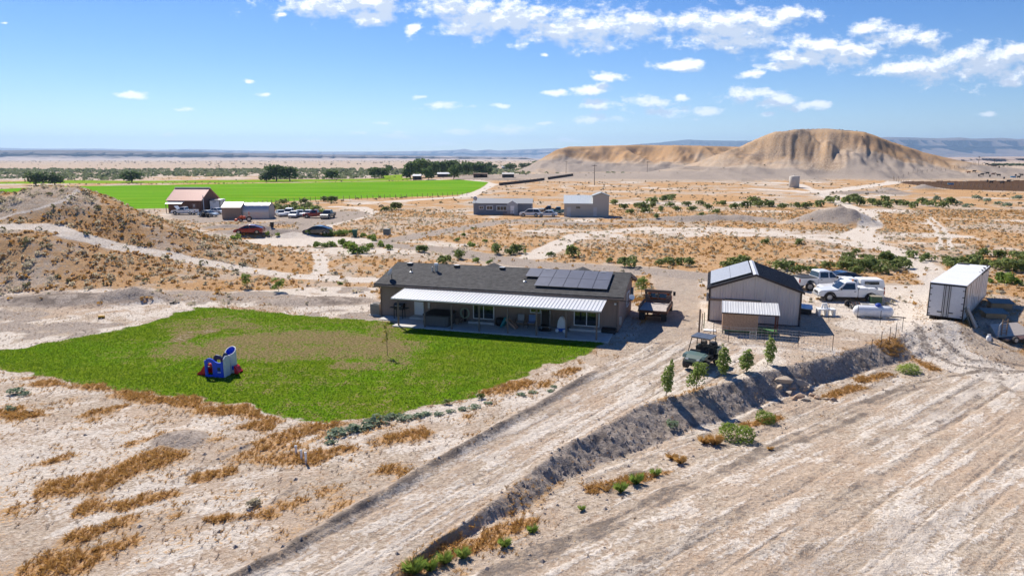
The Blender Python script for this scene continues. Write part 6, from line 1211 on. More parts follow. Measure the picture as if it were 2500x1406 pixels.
# beige shed with two roof heights
x, y = flat(1377, 529); bs = thing('beige_shed', 'beige metal shed in two parts with pale ribbed roof', 'shed', (x, y, 0), R(-5)); bw = mat('beige_metal', (.46, .41, .35), .6, var=.05); brf = mat('pale_metal_roof', (.50, .54, .56), .45, .2, var=.05)
MB().box(0, 6.4, 0, 4.6, 0, 2.9).build('low_wall', bw, bs); MB().add([(-.15, -.2, 2.88), (6.4, -.2, 2.88), (6.4, 4.6, 4.5), (-.15, 4.6, 4.5), (-.15, -.2, 2.98), (6.4, -.2, 2.98), (6.4, 4.6, 4.6), (-.15, 4.6, 4.6)], [(0, 3, 2, 1), (4, 5, 6, 7), (0, 1, 5, 4), (1, 2, 6, 5), (2, 3, 7, 6), (3, 0, 4, 7)]).build('low_roof', brf, bs); MB().add([(0, 0, 2.9), (0, 4.6, 2.9), (0, 4.6, 4.5)], [(0, 1, 2)]).build('side_wall', bw, bs)
for i in range(16): x_ = i * .4; MB().add([(x_, -.2, 2.985), (x_ + .05, -.2, 2.985), (x_ + .05, 4.6, 4.605), (x_, 4.6, 4.605), (x_ + .025, -.2, 3.03), (x_ + .025, 4.6, 4.65)], [(0, 1, 4), (1, 2, 5, 4), (0, 4, 5, 3), (3, 5, 2)]).build('roof_rib', brf, bs)
MB().prism([(6.402, 0), (10.0, 0), (10.0, 4.6), (8.2, 5.25), (6.402, 4.6)], -.05, 5.0, 'xz').build('tall_wall', bw, bs)
for s in (0, 1): a = (6.2, 8.2) if s == 0 else (8.2, 10.25); za, zb = (4.58, 5.3) if s == 0 else (5.3, 4.56); MB().add([(a[0], -.3, za), (a[1], -.3, zb), (a[1], 5.2, zb), (a[0], 5.2, za), (a[0], -.3, za + .1), (a[1], -.3, zb + .1), (a[1], 5.2, zb + .1), (a[0], 5.2, za + .1)], [(0, 3, 2, 1), (4, 5, 6, 7), (0, 1, 5, 4), (1, 2, 6, 5), (2, 3, 7, 6), (3, 0, 4, 7)]).build('tall_roof', mat('grey_metal_roof', (.22, .25, .26), .5), bs)
boxo('door', mat('beige_door', (.52, .50, .48), .6), bs, .6, 1.5, -.04, -.002, 0, 2.1); boxo('door', mat('beige_door', (.52, .50, .48), .6), bs, 6.55, 7.35, -.1, -.052, 0, 2.1); boxo('window', pane_m, bs, 2.7, 3.6, -.03, -.002, 1.9, 2.25)
# water tank
x, y = flat(1938, 459); o = thing('water_tank', 'pale cylindrical water tank standing below the big hill', 'tank', (x, y, gz(x, y) - .2)); tkm = mat('tank_cream', (.52, .47, .40), .7, var=.12, stretch=(3, 3, .3)); MB().lathe([(2.1, 0), (2.15, .1), (2.15, 4.9), (2.05, 5.0), (.001, 5.35)], 20, 'z').build('shell', tkm, o, True); MB().cyl((0, 0, 5.3), (0, 0, 5.7), .2, n=8).build('vent', tkm, o)
# ranch sheds, sheds roofs and long low walls
def shed(label, px, py, L, D, E_, P_, rz, wm, rm, name='ranch_shed'):
    x, y = flat(px, py); o = thing(name, label, 'shed', (x, y, gz(x, y)), R(rz)); gable(o, L, D, E_, P_, wm, rm, .2); boxo('door', dark_steel, o, L * .3, L * .45, -.04, -.002, 0, E_ * .8); return o
dkw = mat('old_barn_wood', (.075, .055, .045), .9, var=.2)
shed('low dark shed with pale roof at the field lane', 1226, 443, 6.5, 4, 1.9, 2.6, -3, dkw, mat('pale_tin', (.55, .52, .48), .5)); shed('white roofed shed under the farm trees', 1008, 443, 4.5, 3.5, 2.2, 3, 0, dkw, white_paint); shed('long white roofed shed among the farm trees', 1068, 438, 9, 4, 2, 2.8, 0, dkw, white_paint)
shed('rust brown corral shed right of the farm trees', 1156, 441, 5, 3, 2.2, 2.6, 0, rust, rust); shed('smaller rust brown corral shed beside the other', 1173, 441, 4, 3, 2.0, 2.5, 0, rust, rust); shed('small white roofed house far behind the farm', 1225, 413, 10, 6, 2.4, 3.4, 0, gw, white_paint, 'far_house')
for (a, b, lb) in (((1219, 455), (1328, 447), 'long low dark wall left stretch below the far hill'), ((1338, 446), (1398, 441.5), 'long low dark wall right stretch below the far hill')):
    p = Vector((*flat(*a), 0)); q = Vector((*flat(*b), 0)); d = q - p; o = thing('low_wall', lb, 'wall', p, math.atan2(d.y, d.x)); n = 12; l = d.length / n
    for i in range(n): zz = gz(*(p.lerp(q, (i + .5) / n))[:2]); boxo('wall_bay', dkw, o, i * l + .02, (i + 1) * l - .02, -.2, .2, zz - .6, zz + 1.25)
    for i in range(n + 1): zz = gz(*(p.lerp(q, i / n))[:2]); boxo('post', wood, o, i * l - .08, i * l + .08, -.32, -.205, zz - .4, zz + 1.5)

# ------------------------------------------------------------------ far fences, poles, feedlot
def post_row(pts, n, h, label, cat, group, name='fence_post', r=.09, wires=True):
    P = [Vector((*flat(*p), 0)) for p in pts]; seg = [(P[i + 1] - P[i]).length for i in range(len(P) - 1)]; tot = sum(seg); me = MB().cyl((0, 0, -.4), (0, 0, h), r, r * .85, n=5).mesh(name); me.materials.append(wood); Q = []
    for k in range(n):
        d = tot * k / (n - 1)
        for i, s in enumerate(seg):
            if d <= s or i == len(seg) - 1: q = P[i].lerp(P[i + 1], min(1, d / s)); break
            d -= s
        z = gz(q.x, q.y); o = link(name, me); o.location = (q.x, q.y, z); tag(o, label + (', left third', ', middle third', ', right third')[min(2, k * 3 // n)], cat, group); Q.append(Vector((q.x, q.y, z)))
    if wires:
        m = MB()
        for a, b in zip(Q[:-1], Q[1:]):
            for hh in (.45, .95): m.cyl(a + Vector((0, 0, hh)), b + Vector((0, 0, hh)), .02, n=3, caps=False)
        tag(m.build('fence_wire', mat('old_wire', (.12, .10, .085), .7)), 'thin fence wires strung on the ' + group, 'fence wire')
post_row([(620, 503), (700, 495), (800, 489), (900, 486), (1000, 483), (1140, 478)], 42, 1.3, 'wooden post of the fence along the hay field near edge', 'fence post', 'posts along the near edge of the hay field')
post_row([(1320, 527), (1350, 524), (1378, 523)], 9, 1.5, 'brown post of the fence between grey house and beige shed', 'fence post', 'posts between grey house and beige shed')
post_row([(2180, 447), (2240, 443), (2330, 438), (2440, 432), (2560, 427)], 40, 1.7, 'post of the feedlot rear fence', 'fence post', 'posts along the feedlot rear')
post_row([(2182, 448), (2330, 464), (2520, 470), (2640, 474)], 34, 1.7, 'post of the feedlot front fence', 'fence post', 'posts along the feedlot front')
post_row([(2290, 451), (2400, 458), (2560, 463)], 22, 1.6, 'post of the cross fence inside the feedlot', 'fence post', 'posts of the feedlot cross fence')
post_row([(1560, 432), (1640, 420), (1760, 408), (1830, 400)], 26, 1.4, 'post of the fence climbing the far hill foot', 'fence post', 'posts climbing the far hill foot', wires=False)
pole_me = MB().cyl((0, 0, -.5), (0, 0, 9.5), .17, .11, n=6).box(-1.1, 1.1, -.07, .07, 8.7, 8.9).mesh('utility_pole'); pole_me.materials.append(mat('pole_wood', (.10, .075, .055), .9))
for (px, py, lb) in ((1382, 428, 'utility pole in front of the left far hill'), (1580, 418, 'utility pole between the two far hills'), (1856, 412, 'utility pole on the slope of the big far hill'), (1451, 455, 'utility pole on the plain left of the beige shed'), (2388, 408, 'left utility pole far right on the plain'), (2426, 408, 'right utility pole far right on the plain')):
    x, y = flat(px, py); x *= 520 / max(y, 520); y = min(y, 520); o = link('utility_pole', pole_me); o.location = (x, y, gz(x, y)); tag(o, lb, 'pole', 'far utility poles')
cowm = mat('cow_black', (.02, .018, .016), .8, var=.3); cowt = mat('cow_tan', (.25, .12, .06), .8, var=.3)
def cow_mesh():
    m = MB(); m.add([(x, y, z) for (x, w, z0, z1) in ((-1.0, .2, .75, 1.32), (-.8, .33, .62, 1.4), (0, .38, .55, 1.36), (.6, .36, .55, 1.42), (.85, .22, .7, 1.42)) for (y, z) in ((-w * .6, z0), (w * .6, z0), (w, (z0 + z1) / 2), (w * .6, z1), (-w * .6, z1), (-w, (z0 + z1) / 2))], [(i * 6 + j, i * 6 + (j + 1) % 6, (i + 1) * 6 + (j + 1) % 6, (i + 1) * 6 + j) for i in range(4) for j in range(6)] + [tuple(range(6)), tuple(range(29, 23, -1))])
    for (x, hoc) in ((-.78, .08), (.6, -.04)):
        for y in (-.2, .2): m.cyl((x, y, .75), (x - hoc, y, .35), .11, .07, 5); m.cyl((x - hoc, y, .35), (x, y, 0), .065, .06, 5)
    m.cyl((.75, 0, 1.2), (1.2, 0, 1.3), .22, .15, 6); m.cyl((1.15, 0, 1.36), (1.6, 0, 1.12), .15, .09, 6); m.cyl((-1.0, 0, 1.3), (-1.12, 0, .6), .03, .02, 4)
    for sg in (-1, 1): m.cyl((1.18, sg * .1, 1.42), (1.15, sg * .3, 1.4), .05, .02, 4)
    return m.mesh('cow', True)
cb_, ct_ = cow_mesh(), cow_mesh(); cb_.materials.append(cowm); ct_.materials.append(cowt)
cows = [(2405,433),(2412,434),(2418,433.5),(2424,434),(2430,433),(2436,434.5),(2376,440),(2362,441),(2388,443),(2396,442),(2408,441),(2415,443),(2423,441),(2436,442),(2450,445),(2462,448),(2446,450),(2478,441),(2486,443),(2492,440),(2410,448),(2420,449)]
RK = {i: r for r, i in enumerate(sorted((i for i in range(len(cows)) if i not in (7, 12)), key=lambda i: cows[i]))}
for i, (px, py) in enumerate(cows):
    x, y = flat(px, py); tan_ = i in (7, 12); o = link('cow', ct_ if tan_ else cb_); o.location = (x, y, gz(x, y) - .03); o.rotation_euler = (0, 0, i * 2.1); tag(o, ('left' if i == 7 else 'right') + ' tan cow among the dark cattle in the feedlot' if tan_ else nth('dark cow in the brown feedlot', RK[i]), 'cow', 'tan cattle in the feedlot' if tan_ else 'dark cattle in the feedlot')
for (px, py, lb) in ((2321, 452, 'blue water trough at the feedlot front'), (2472, 442, 'blue water trough among the cattle')):
    x, y = flat(px, py); o = thing('water_trough', lb, 'trough', (x, y, gz(x, y)), R(-8)); MB().lathe([(1.25, 0), (1.3, .75), (1.15, .75), (1.1, .45), (.001, .45)], 14, 'z').build('basin', mat('trough_blue', (.05, .28, .50), .5), o); MB().lathe([(1.1, .6), (.001, .6)], 14, 'z').build('water', mat('trough_water', (.03, .06, .07), .05), o)

# ------------------------------------------------------------------ plants
def leaf_cloud(lobes, n, size, seed, flat_=.35, shell=.55):
    """small leaf faces spread through lobes; returns vertices and quads"""
    g = np.random.default_rng(seed); L = np.array(lobes, float); w = (L[:, 3] * L[:, 4] * L[:, 5]) ** .67; k = g.choice(len(L), n, p=w / w.sum())
    d = g.normal(size=(n, 3)); d /= np.linalg.norm(d, axis=1)[:, None]; r = g.random(n) ** (1 / 3) * (1 - shell) + shell * (.82 + .22 * g.random(n))
    d[:, 2] = np.where(d[:, 2] < -.5, -d[:, 2], d[:, 2])
    P = L[k, :3] + d * r[:, None] * L[k, 3:6]
    nn = d + g.normal(size=(n, 3)) * .7; nn[:, 2] += flat_; nn /= np.linalg.norm(nn, axis=1)[:, None]
    a = np.cross(nn, g.normal(size=(n, 3))); a /= np.linalg.norm(a, axis=1)[:, None] + 1e-9; b = np.cross(nn, a); s = size * (.6 + .8 * g.random(n))[:, None]
    V = np.stack([P - a * s - b * s * .6, P + a * s * .8 - b * s * .5, P + a * s + b * s * .6, P - a * s * .7 + b * s * .7], 1).reshape(-1, 3)
    return V, np.arange(4 * n).reshape(-1, 4)
def spray(n, h, spread, seed, w=.03):
    """upright blades fanning out of one root; triangles as degenerate-free quads"""
    g = np.random.default_rng(seed); V = []
    for i in range(n):
        a = g.random() * 6.283; t = g.random() ** .7 * spread; hh = h * (.6 + .5 * g.random()); bx = math.cos(a) * .06 * spread; by = math.sin(a) * .06 * spread
        px_, py_ = -math.sin(a) * w, math.cos(a) * w; mx_, my_ = bx + math.cos(a) * t * .45, by + math.sin(a) * t * .45
        V += [(bx - px_, by - py_, 0), (bx + px_, by + py_, 0), (mx_ + px_ * .8, my_ + py_ * .8, hh * .65), (bx + math.cos(a) * t, by + math.sin(a) * t, hh)]
    return np.array(V), np.arange(4 * n).reshape(-1, 4)
def scatter(name, base, P, S, label, m, zs=None, seed=0):
    """many small plants as one body of stuff"""
    bases = base if isinstance(base, list) else [base]
    if len(P) == 0: return
    g = np.random.default_rng(seed); VV = []; FF = []; off = 0; k = g.integers(0, len(bases), len(P)); zs = np.ones(len(P)) if zs is None else zs
    for bi, (V, F) in enumerate(bases):
        q = np.where(k == bi)[0]
        if len(q) == 0: continue
        a = g.random(len(q)) * 6.283; c, s = np.cos(a), np.sin(a); X = V[None, :, 0] * c[:, None] - V[None, :, 1] * s[:, None]; Y = V[None, :, 0] * s[:, None] + V[None, :, 1] * c[:, None]
        W = np.stack([X * S[q][:, None] + P[q, 0][:, None], Y * S[q][:, None] + P[q, 1][:, None], V[None, :, 2] * (S * zs)[q][:, None] + P[q, 2][:, None]], 2).reshape(-1, 3)
        f = (F[None] + (np.arange(len(q)) * len(V))[:, None, None]).reshape(-1, F.shape[1]) + off; VV.append(W); FF.append(f); off += len(W)
    o = link(name, new_mesh(name, np.concatenate(VV), np.concatenate(FF)), m); tag(o, label, None, None, 'stuff'); return o
def rand_ground(n, y0, y1, seed, half=.80):
    g = np.random.default_rng(seed); y = np.sqrt(g.random(n) * (y1 ** 2 - y0 ** 2) + y0 ** 2); x = (g.random(n) * 2 - 1) * half * y
    z = terrain(x, y); m = masks(x, y, z); z = z + micro(x, y, m); return x, y, z, m, g
HOUSE_FOOT = [hw(-.7, -3.3)[:2], hw(LX + .5, -3.3)[:2], hw(LX + .5, DY + 2)[:2], hw(-.7, DY + 2)[:2]]
SHOP_FOOT = [(sx0 - 1, sy0 - 3.2), (sx0 + 8, sy0 - 5), (sx0 + 10.5, sy0 + 5.5), (sx0 + 1, sy0 + 8)]
FARMS = [fl([(395, 535), (650, 545), (830, 540), (830, 500), (395, 500)]), fl([(1140, 534), (1490, 536), (1490, 505), (1140, 505)])]
def clear(x, y):
    k = (sd_poly(x, y, HOUSE_FOOT, 3) < 0) & (sd_poly(x, y, SHOP_FOOT, 3) < 0)
    for f in FARMS: k &= sd_poly(x, y, f, 3) < 0
    return k
straw = leaf_mat('dry_grass', (.32, .16, .04), (.62, .40, .15), tr=.45); straw2 = leaf_mat('pale_dry_grass', (.30, .20, .10), (.50, .40, .25), tr=.3)
sage = leaf_mat('sagebrush', (.34, .30, .20), (.62, .55, .41), tr=.5); green_leaf = leaf_mat('shrub_leaf', (.11, .15, .04), (.30, .35, .12), tr=.45); bright = leaf_mat('bright_leaf', (.15, .23, .035), (.33, .42, .10), tr=.45)
silver = leaf_mat('silver_leaf', (.16, .22, .13), (.32, .38, .25), tr=.35); tree_leaf = leaf_mat('tree_leaf', (.06, .105, .03), (.16, .225, .07), tr=.45); lawn_m = leaf_mat('lawn_blade', (.065, .145, .008), (.21, .33, .022), tr=.45); grey_twig = leaf_mat('dead_brush', (.28, .21, .16), (.48, .40, .33), tr=.3)
yell = leaf_mat('yellow_leaf', (.26, .24, .03), (.42, .38, .07), tr=.35)
T = [spray(11, .15, .18, s, .0075) for s in range(5)]; DOME = [leaf_cloud([(0, 0, .12, .5, .5, .32)], 14, .15, s) for s in range(4)]; DOME_S = [leaf_cloud([(0, 0, .1, .5, .5, .3)], 7, .24, 10 + s) for s in range(4)]
# dry grass near the lawn and driveway
x, y, z, m, g = rand_ground(210000, 18, 64, 1); k = (g.random(len(x)) < m['O'] ** 1.2 * .85) & clear(x, y); P = np.stack([x, y, z], 1)[k]; S = (.45 + .8 * g.random(len(x)) ** 1.5)[k] * (.5 + .7 * m['O'][k])
scatter('dry_grass', T, P, S, 'rust coloured dry grass in patches on the pale soil', straw, seed=2)
k = (g.random(len(x)) < .03 * (1 - m['lawn']) * (1 - m['drive'] * .97) * (1 - m['pad'] * (1 - .5 * m['edge']))) & clear(x, y); scatter('dead_weeds', T, np.stack([x, y, z], 1)[k], (.4 + .5 * g.random(len(x)))[k], 'sparse grey dead weeds on the pale soil', grey_twig, seed=3)
# sage and grass clumps behind the house and on the hill
x, y, z, m, g = rand_ground(90000, 60, 175, 4); no = (1 - m['drive']) * (1 - m['W'] * .75) * (1 - m['Gr'] * .9) * (1 - m['fd']) * (1 - m['cd']) * (1 - m['lawn']); ok = clear(x, y)
k = (g.random(len(x)) < .22 * no * (.35 + m['O'])) & ok & ~m['onhill']; scatter('dry_scrub', DOME_S, np.stack([x, y, z], 1)[k], (.25 + .45 * g.random(len(x)) ** 2)[k], 'low rust and straw scrub scattered over the flats', straw, seed=5)
k = (g.random(len(x)) < .10 * no) & ok & ~m['onhill']; scatter('sage_scrub', DOME_S, np.stack([x, y, z], 1)[k], (.3 + .6 * g.random(len(x)) ** 2)[k], 'low grey green sage scattered over the flats', sage, seed=6)
x, y, z, m, g = rand_ground(60000, 62, 125, 7); k = m['onhill'] & (g.random(len(x)) < .27 * (1 - m['W'])) ; cl = fbm(x / 3, y / 3, 2, 301) > .42
scatter('hill_sage', DOME, np.stack([x, y, z], 1)[k & cl], (.28 + .62 * g.random(len(x)) ** 2.5)[k & cl], 'grey green sagebrush clumps covering the left hill', sage, seed=8)
k2 = m['onhill'] & (g.random(len(x)) < .32 * m['O']); scatter('hill_dry_grass', DOME_S, np.stack([x, y, z], 1)[k2], (.25 + .4 * g.random(len(x)))[k2], 'rust dry grass covering the left hill', straw, seed=9)
k3 = m['onhill'] & (g.random(len(x)) < .02); scatter('hill_dark_brush', DOME, np.stack([x, y, z], 1)[k3], (.45 + .5 * g.random(len(x)))[k3], 'dark green brush dotted over the left hill', leaf_mat('dark_brush', (.12, .12, .06), (.24, .22, .11), tr=.3), seed=10)
# farther flats
x, y, z, m, g = rand_ground(52000, 170, 480, 11); no = (1 - m['W'] * .85) * (1 - m['fd']) * (1 - m['FG']) * (1 - m['fe']); k = (g.random(len(x)) < .12 * no * np.where(m['fh'], .10, 1) * sst(.4, .6, fbm(x / 35, y / 25, 2, 311))) & clear(x, y); scatter('far_scrub', DOME_S, np.stack([x, y, z], 1)[k], (.5 + .9 * g.random(len(x)) ** 2)[k], 'dark desert scrub dotted over the far flats and hills', leaf_mat('far_scrub', (.15, .13, .07), (.32, .27, .15), tr=.35), seed=12)
# belt of brush beyond the hay field
x, y, z, m, g = rand_ground(42000, 400, 1100, 13, .85); k = (m['belt'] > .3) & (g.random(len(x)) < .6) & (m['FG'] < .3) & (fbm(x / 60, y / 30, 2, 303) > .38); scatter('brush_belt', DOME_S, np.stack([x, y, z], 1)[k], (2.0 + 3.2 * g.random(len(x)) ** 2)[k], 'belt of grey green brush beyond the hay field', leaf_mat('belt_leaf', (.10, .135, .06), (.22, .25, .13), tr=.4), seed=14)
x, y, z, m, g = rand_ground(9000, 1000, 3800, 17, .85); k = g.random(len(x)) < .12; scatter('plain_brush', DOME_S, np.stack([x, y, z], 1)[k], (2.5 + 5 * g.random(len(x)) ** 2)[k], 'far scrub on the open plain below the mesas', leaf_mat('plain_brush', (.26, .22, .15), (.38, .32, .23), tr=.3), seed=18)
# lawn blades
TL_ = [spray(5, .05, .06, 40 + s, .009) for s in range(3)]; x, y, z, m, g = rand_ground(230000, 30, 62, 15, .80); k = (m['lawn'] > .5) & (g.random(len(x)) < np.clip(1.12 - m['dry'] * 1.25, .0, 1) * .75); scatter('lawn_grass', TL_, np.stack([x, y, z], 1)[k], (.8 + .7 * g.random(len(x)))[k], 'short green grass blades of the lawn', lawn_m, seed=16)
# clods on the bank and its foot
OCT = (np.array([(1, 0, 0), (0, 1, 0), (-1, 0, 0), (0, -1, 0), (.1, .1, .8), (-.1, 0, -.6)], float), np.array([(0, 1, 4), (1, 2, 4), (2, 3, 4), (3, 0, 4), (1, 0, 5), (2, 1, 5), (3, 2, 5), (0, 3, 5)]))
x, y, z, m, g = rand_ground(130000, 18, 56, 19, .8); k = (g.random(len(x)) < .30 * m['bank'] + .05 * m['edge'] + .05 * m['D'] * (1 - m['pad']) + .004 * (1 - m['lawn']) * (1 - m['pad'])); scatter('clods', OCT, np.stack([x, y, z], 1)[k], (.025 + .10 * g.random(len(x)) ** 3)[k], 'grey clods and stones on the bank and driveway edges', mat('clod', (.20, .17, .15), .95, var=.25, col2=(.34, .29, .26)), seed=20)

# shrubs one by one
def shrub_mesh(name, n, size, seed, m, tall=1.0, k=5):
    g = random.Random(seed); lob = [(g.uniform(-.3, .3), g.uniform(-.3, .3), g.uniform(.18, .42) * tall, g.uniform(.18, .32), g.uniform(.18, .32), g.uniform(.2, .36) * tall) for _ in range(k)]
    V, F = leaf_cloud(lob, n, size, seed); me = new_mesh(name, V, F); me.materials.append(m); return me
SH = {'broom': [], 'green': [shrub_mesh('shrub', 210, .075, 50 + i, green_leaf) for i in range(4)], 'bright': [shrub_mesh('shrub', 210, .075, 60 + i, bright) for i in range(3)], 'silver': [shrub_mesh('weed', 150, .07, 70 + i, silver, .8) for i in range(3)], 'sage': [shrub_mesh('sagebrush', 160, .08, 80 + i, sage, .9) for i in range(3)]}
for i in range(2):
    V, F = leaf_cloud([(0, 0, .22, .5, .48, .34), (.2, .1, .3, .28, .3, .3), (-.2, -.1, .32, .26, .28, .28)], 1100, .026, 200 + i, .9); me = new_mesh('bush', V, F); me.materials.append(leaf_mat('broom_green', (.17, .25, .035), (.38, .47, .10), tr=.5)); SH['broom'].append(me)
for k_, nn_, sd in (('tuftgreen', 240, 90), ('tuftdry', 240, 95)):
    out = []
    for i in range(2): V, F = spray(260, .55, .5, sd + i, .0055); me = new_mesh('grass_clump', V, F); me.materials.append(bright if k_ == 'tuftgreen' else straw); out.append(me)
    SH[k_] = out
NSH = 0
def shrub(px, py, wpx, kind, label, group, name='shrub', hk=.8, cat='shrub'):
    global NSH; NSH += 1
    x, y = G(px, py) if py > 560 else flat(px, py); o = link(name, SH[kind][NSH % len(SH[kind])]); s = wpx / FPX * math.hypot(y, CAMZ) * 1.05; rg = random.Random(NSH)
    o.location = (x, y, gz(x, y) - .04 * s); o.scale = (s, s * rg.uniform(.8, 1.1), s * hk * rg.uniform(.85, 1.15)); o.rotation_euler = (0, 0, rg.random() * 6.28); return tag(o, label, cat, group)
def shrubs(lst, kind, label, group, **kw):
    for i, (px, py, w) in enumerate(sorted(lst)): shrub(px, py, w, kind, nth(label, i), group, **kw)
shrubs([(1212,620,40),(1262,619,44),(1240,622,26)], 'green', 'dark green shrub in the pair right of the gravel road bend', 'shrubs at the road bend')
for (px, py, w, lb) in ((1030,616,38,'round green shrub left of the gravel road behind the house roof'),(1122,632,36,'green shrub between the gravel road and the roof ridge'),(1087,645,36,'green shrub just above the left part of the roof ridge'),(1347,626,26,'narrow green shrub below the pale spur track'),(1393,627,46,'large green shrub above the house solar panels'),(1487,641,22,'small upright green shrub above the right roof end'),(1541,652,50,'low wide green shrub by the road above the roof end'),(1868,595,24,'lone dark shrub on the tan flat left of the two track'),(1950,597,26,'lone shrub close to the two track junction'),(1603,540,20,'small tree like shrub on the pale soil right of the beige shed'),(1716,535,24,'green shrub in front of the eroded cut bank'),(945,515,26,'dark shrub right of the barn lane loop'),(967,512,34,'dark wide shrub far right of the barn lane loop')):
    shrub(px, py, w, 'green', lb, None)
shrubs([(1612,650,28),(1637,645,32),(1660,645,30),(1684,650,36),(1626,640,20)], 'green', 'green shrub in the row left of the shop roof', 'shrubs left of the shop')
shrubs([(1770,655,40),(1795,652,48),(1818,648,40),(1835,655,30)], 'green', 'green shrub right behind the shop roof ridge', 'shrubs behind the shop ridge')
shrubs([(1905,660,46),(1930,655,40),(1950,668,40),(1975,665,34),(1890,650,30)], 'green', 'green shrub between the shop roof and the crew cab pickup', 'shrubs by the shop right side')
shrubs([(2060,660,48),(2085,655,50),(2110,662,46),(2135,655,56),(2160,648,56),(2182,660,50),(2205,655,44),(2150,668,44),(2090,670,36),(2125,640,36),(2065,640,28),(2020,655,40),(2195,642,36)], 'green', 'green shrub in the dense thicket above the white pickups', 'thicket above the pickups')
shrubs([(2088,622,26),(2070,633,32),(2112,632,22),(2165,628,22)], 'green', 'small green shrub on the flat behind the thicket', 'shrubs behind the thicket')
shrubs([(2225,628,36),(2268,636,36),(2250,640,20)], 'green', 'green shrub right of the two track bend', 'shrubs at the two track bend')
shrubs([(2320,648,40),(2345,652,52),(2365,655,50),(2380,645,44),(2330,660,36),(2405,650,30),(2310,636,26)], 'green', 'green shrub right behind the semi trailer roof', 'shrubs behind the semi trailer')
shrubs([(2410,626,40),(2440,630,36),(2478,632,44),(2455,662,56),(2480,658,50),(2498,664,50),(2430,655,40),(2500,640,40)], 'green', 'green shrub near the right edge behind the semi trailer', 'shrubs at the right edge')
shrubs([(2440,688,44),(2465,692,46),(2418,690,26),(2490,695,30)], 'bright', 'yellow green bush right of the semi trailer nose', 'bushes by the trailer nose')
shrubs([(2120 + 22 * i, 500 + (i % 3) * 4, 30) for i in range(10)] + [(2035,496,36),(2065,497,36),(2085,490,30),(2095,503,40),(2160,496,30)], 'green', 'green shrub in the band before the feedlot', 'shrub band before the feedlot')
shrubs([(2290 + 24 * i, 488 + (i % 4) * 6, 26) for i in range(9)], 'silver', 'pale green bush on the flat right of the shrub band', 'pale bushes right of the shrub band', name='sage_bush')
shrubs([(1760 + 30 * i, 503 + (i * 7) % 9, 28) for i in range(9)] + [(1840,502,34),(1872,505,36)], 'green', 'green shrub on the flat below the water tank', 'shrubs below the water tank')
shrubs([(1500 + 19 * i, 500 + (i * 11) % 24, 24) for i in range(14)] + [(1592,496,34),(1630,492,34),(1640,488,26),(1570,514,36)], 'green', 'dark green shrub on the flat right of the beige shed', 'shrubs right of the beige shed')
shrubs([(652 + 13 * i, 508 + (i * 5) % 8, 26) for i in range(10)] + [(690,500,26),(740,498,26),(795,492,24),(812,494,28)], 'green', 'green bush along the near edge of the hay field', 'bushes along the hay field')
shrubs([(735,516,22),(750,519,24),(770,517,26),(782,520,22),(806,519,18)], 'bright', 'bright green bush behind the row of parked cars', 'bushes behind the parked cars')
shrubs([(756,572,22),(800,576,26),(815,577,26),(830,576,26),(845,574,26),(858,570,24),(885,580,22),(905,583,24),(915,588,22)], 'bright', 'bright green weed bush along the rear of the turnaround', 'weed bushes behind the turnaround')
shrubs([(772,604,26),(795,603,26),(815,602,28),(838,601,32),(855,606,34),(868,618,46),(885,618,38),(905,606,22),(932,602,28),(948,610,28)], 'bright', 'green bush along the near edge of the turnaround', 'bushes before the turnaround')
shrubs([(572,588,30),(655,574,16),(680,576,16)], 'bright', 'bright bush beside the dark red sedan', 'bushes by the dark red sedan')
shrubs([(1150,602,24),(1185,592,14),(1085,635,24),(1165,640,22),(1195,643,18),(1116,590,18),(1133,577,16),(1155,560,12)], 'bright', 'small bright bush dotted behind the house', 'small bushes behind the house')
for (px, py, w, kd, lb, hk) in ((1797,1072,88,'broom','largest bright green rounded bush at the foot of the bank',.85),(1868,1030,52,'broom','bright green bush right of the largest one at the bank foot',.9),(2218,908,58,'broom','yellow green bush at the far right end of the bank',.6),(620,1232,38,'sage','lone grey green sagebrush on the pale soil left of the driveway',.95),(1640,1040,46,'silver','blue green plant on the bank below the leftmost poplar',.6),(830,695,16,'bright','single bright weed on the pale soil left of the house',.8),(806,1083,30,'silver','small silver weed below the lawn corner',.5)):
    shrub(px, py, w, kd, lb, None, hk=hk)
shrubs([(822,1062,52),(850,1055,50),(880,1047,50),(905,1040,52),(930,1030,50),(955,1022,46)], 'silver', 'blue green weed in the dense row below the lawn corner', 'weeds below the lawn corner', name='weed', hk=.62, cat='weed')
shrubs([(985,1022,42),(1010,1018,40),(1035,1012,38),(1070,1012,28),(1100,1005,26),(1130,1000,30),(1160,995,30),(1190,985,24),(1270,965,28),(1300,958,26),(1345,955,24),(1350,945,22)], 'silver', 'small silver green weed along the driveway side of the lawn', 'weeds along the lawn edge', name='weed', hk=.45, cat='weed')
shrubs([(1090,985,22),(1170,972,22)], 'green', 'dark leafy weed beside the rust grass strip', 'dark weeds by the rust grass', name='weed', cat='weed')
shrubs([(1515,1200,40),(1553,1182,44),(1600,1160,34),(1420,1245,22),(1300,1300,36),(1232,1335,40)], 'tuftgreen', 'green bunch grass clump on the sand strip below the bank', 'bunch grass below the bank', name='grass_clump', hk=1.0, cat='grass clump')
shrubs([(1010,1400,60),(1050,1392,50),(1085,1375,46),(1130,1362,44)], 'tuftgreen', 'green and straw grass clump at the bottom of the bank', 'grass clumps at the picture foot', name='grass_clump', hk=1.0, cat='grass clump')
shrubs([(1660,1130,40),(1640,1120,34),(1745,1085,50),(1720,1082,40),(1880,1098,20)], 'tuftdry', 'dry grass clump at the bank foot near the bright bush', 'dry clumps at the bank foot', name='grass_clump', hk=.8, cat='grass clump')
shrubs([(40,960,40),(30,1000,36),(60,965,26)], 'silver', 'blue green weed at the far left edge below the lawn', 'weeds at the left edge', name='weed', hk=.6, cat='weed')

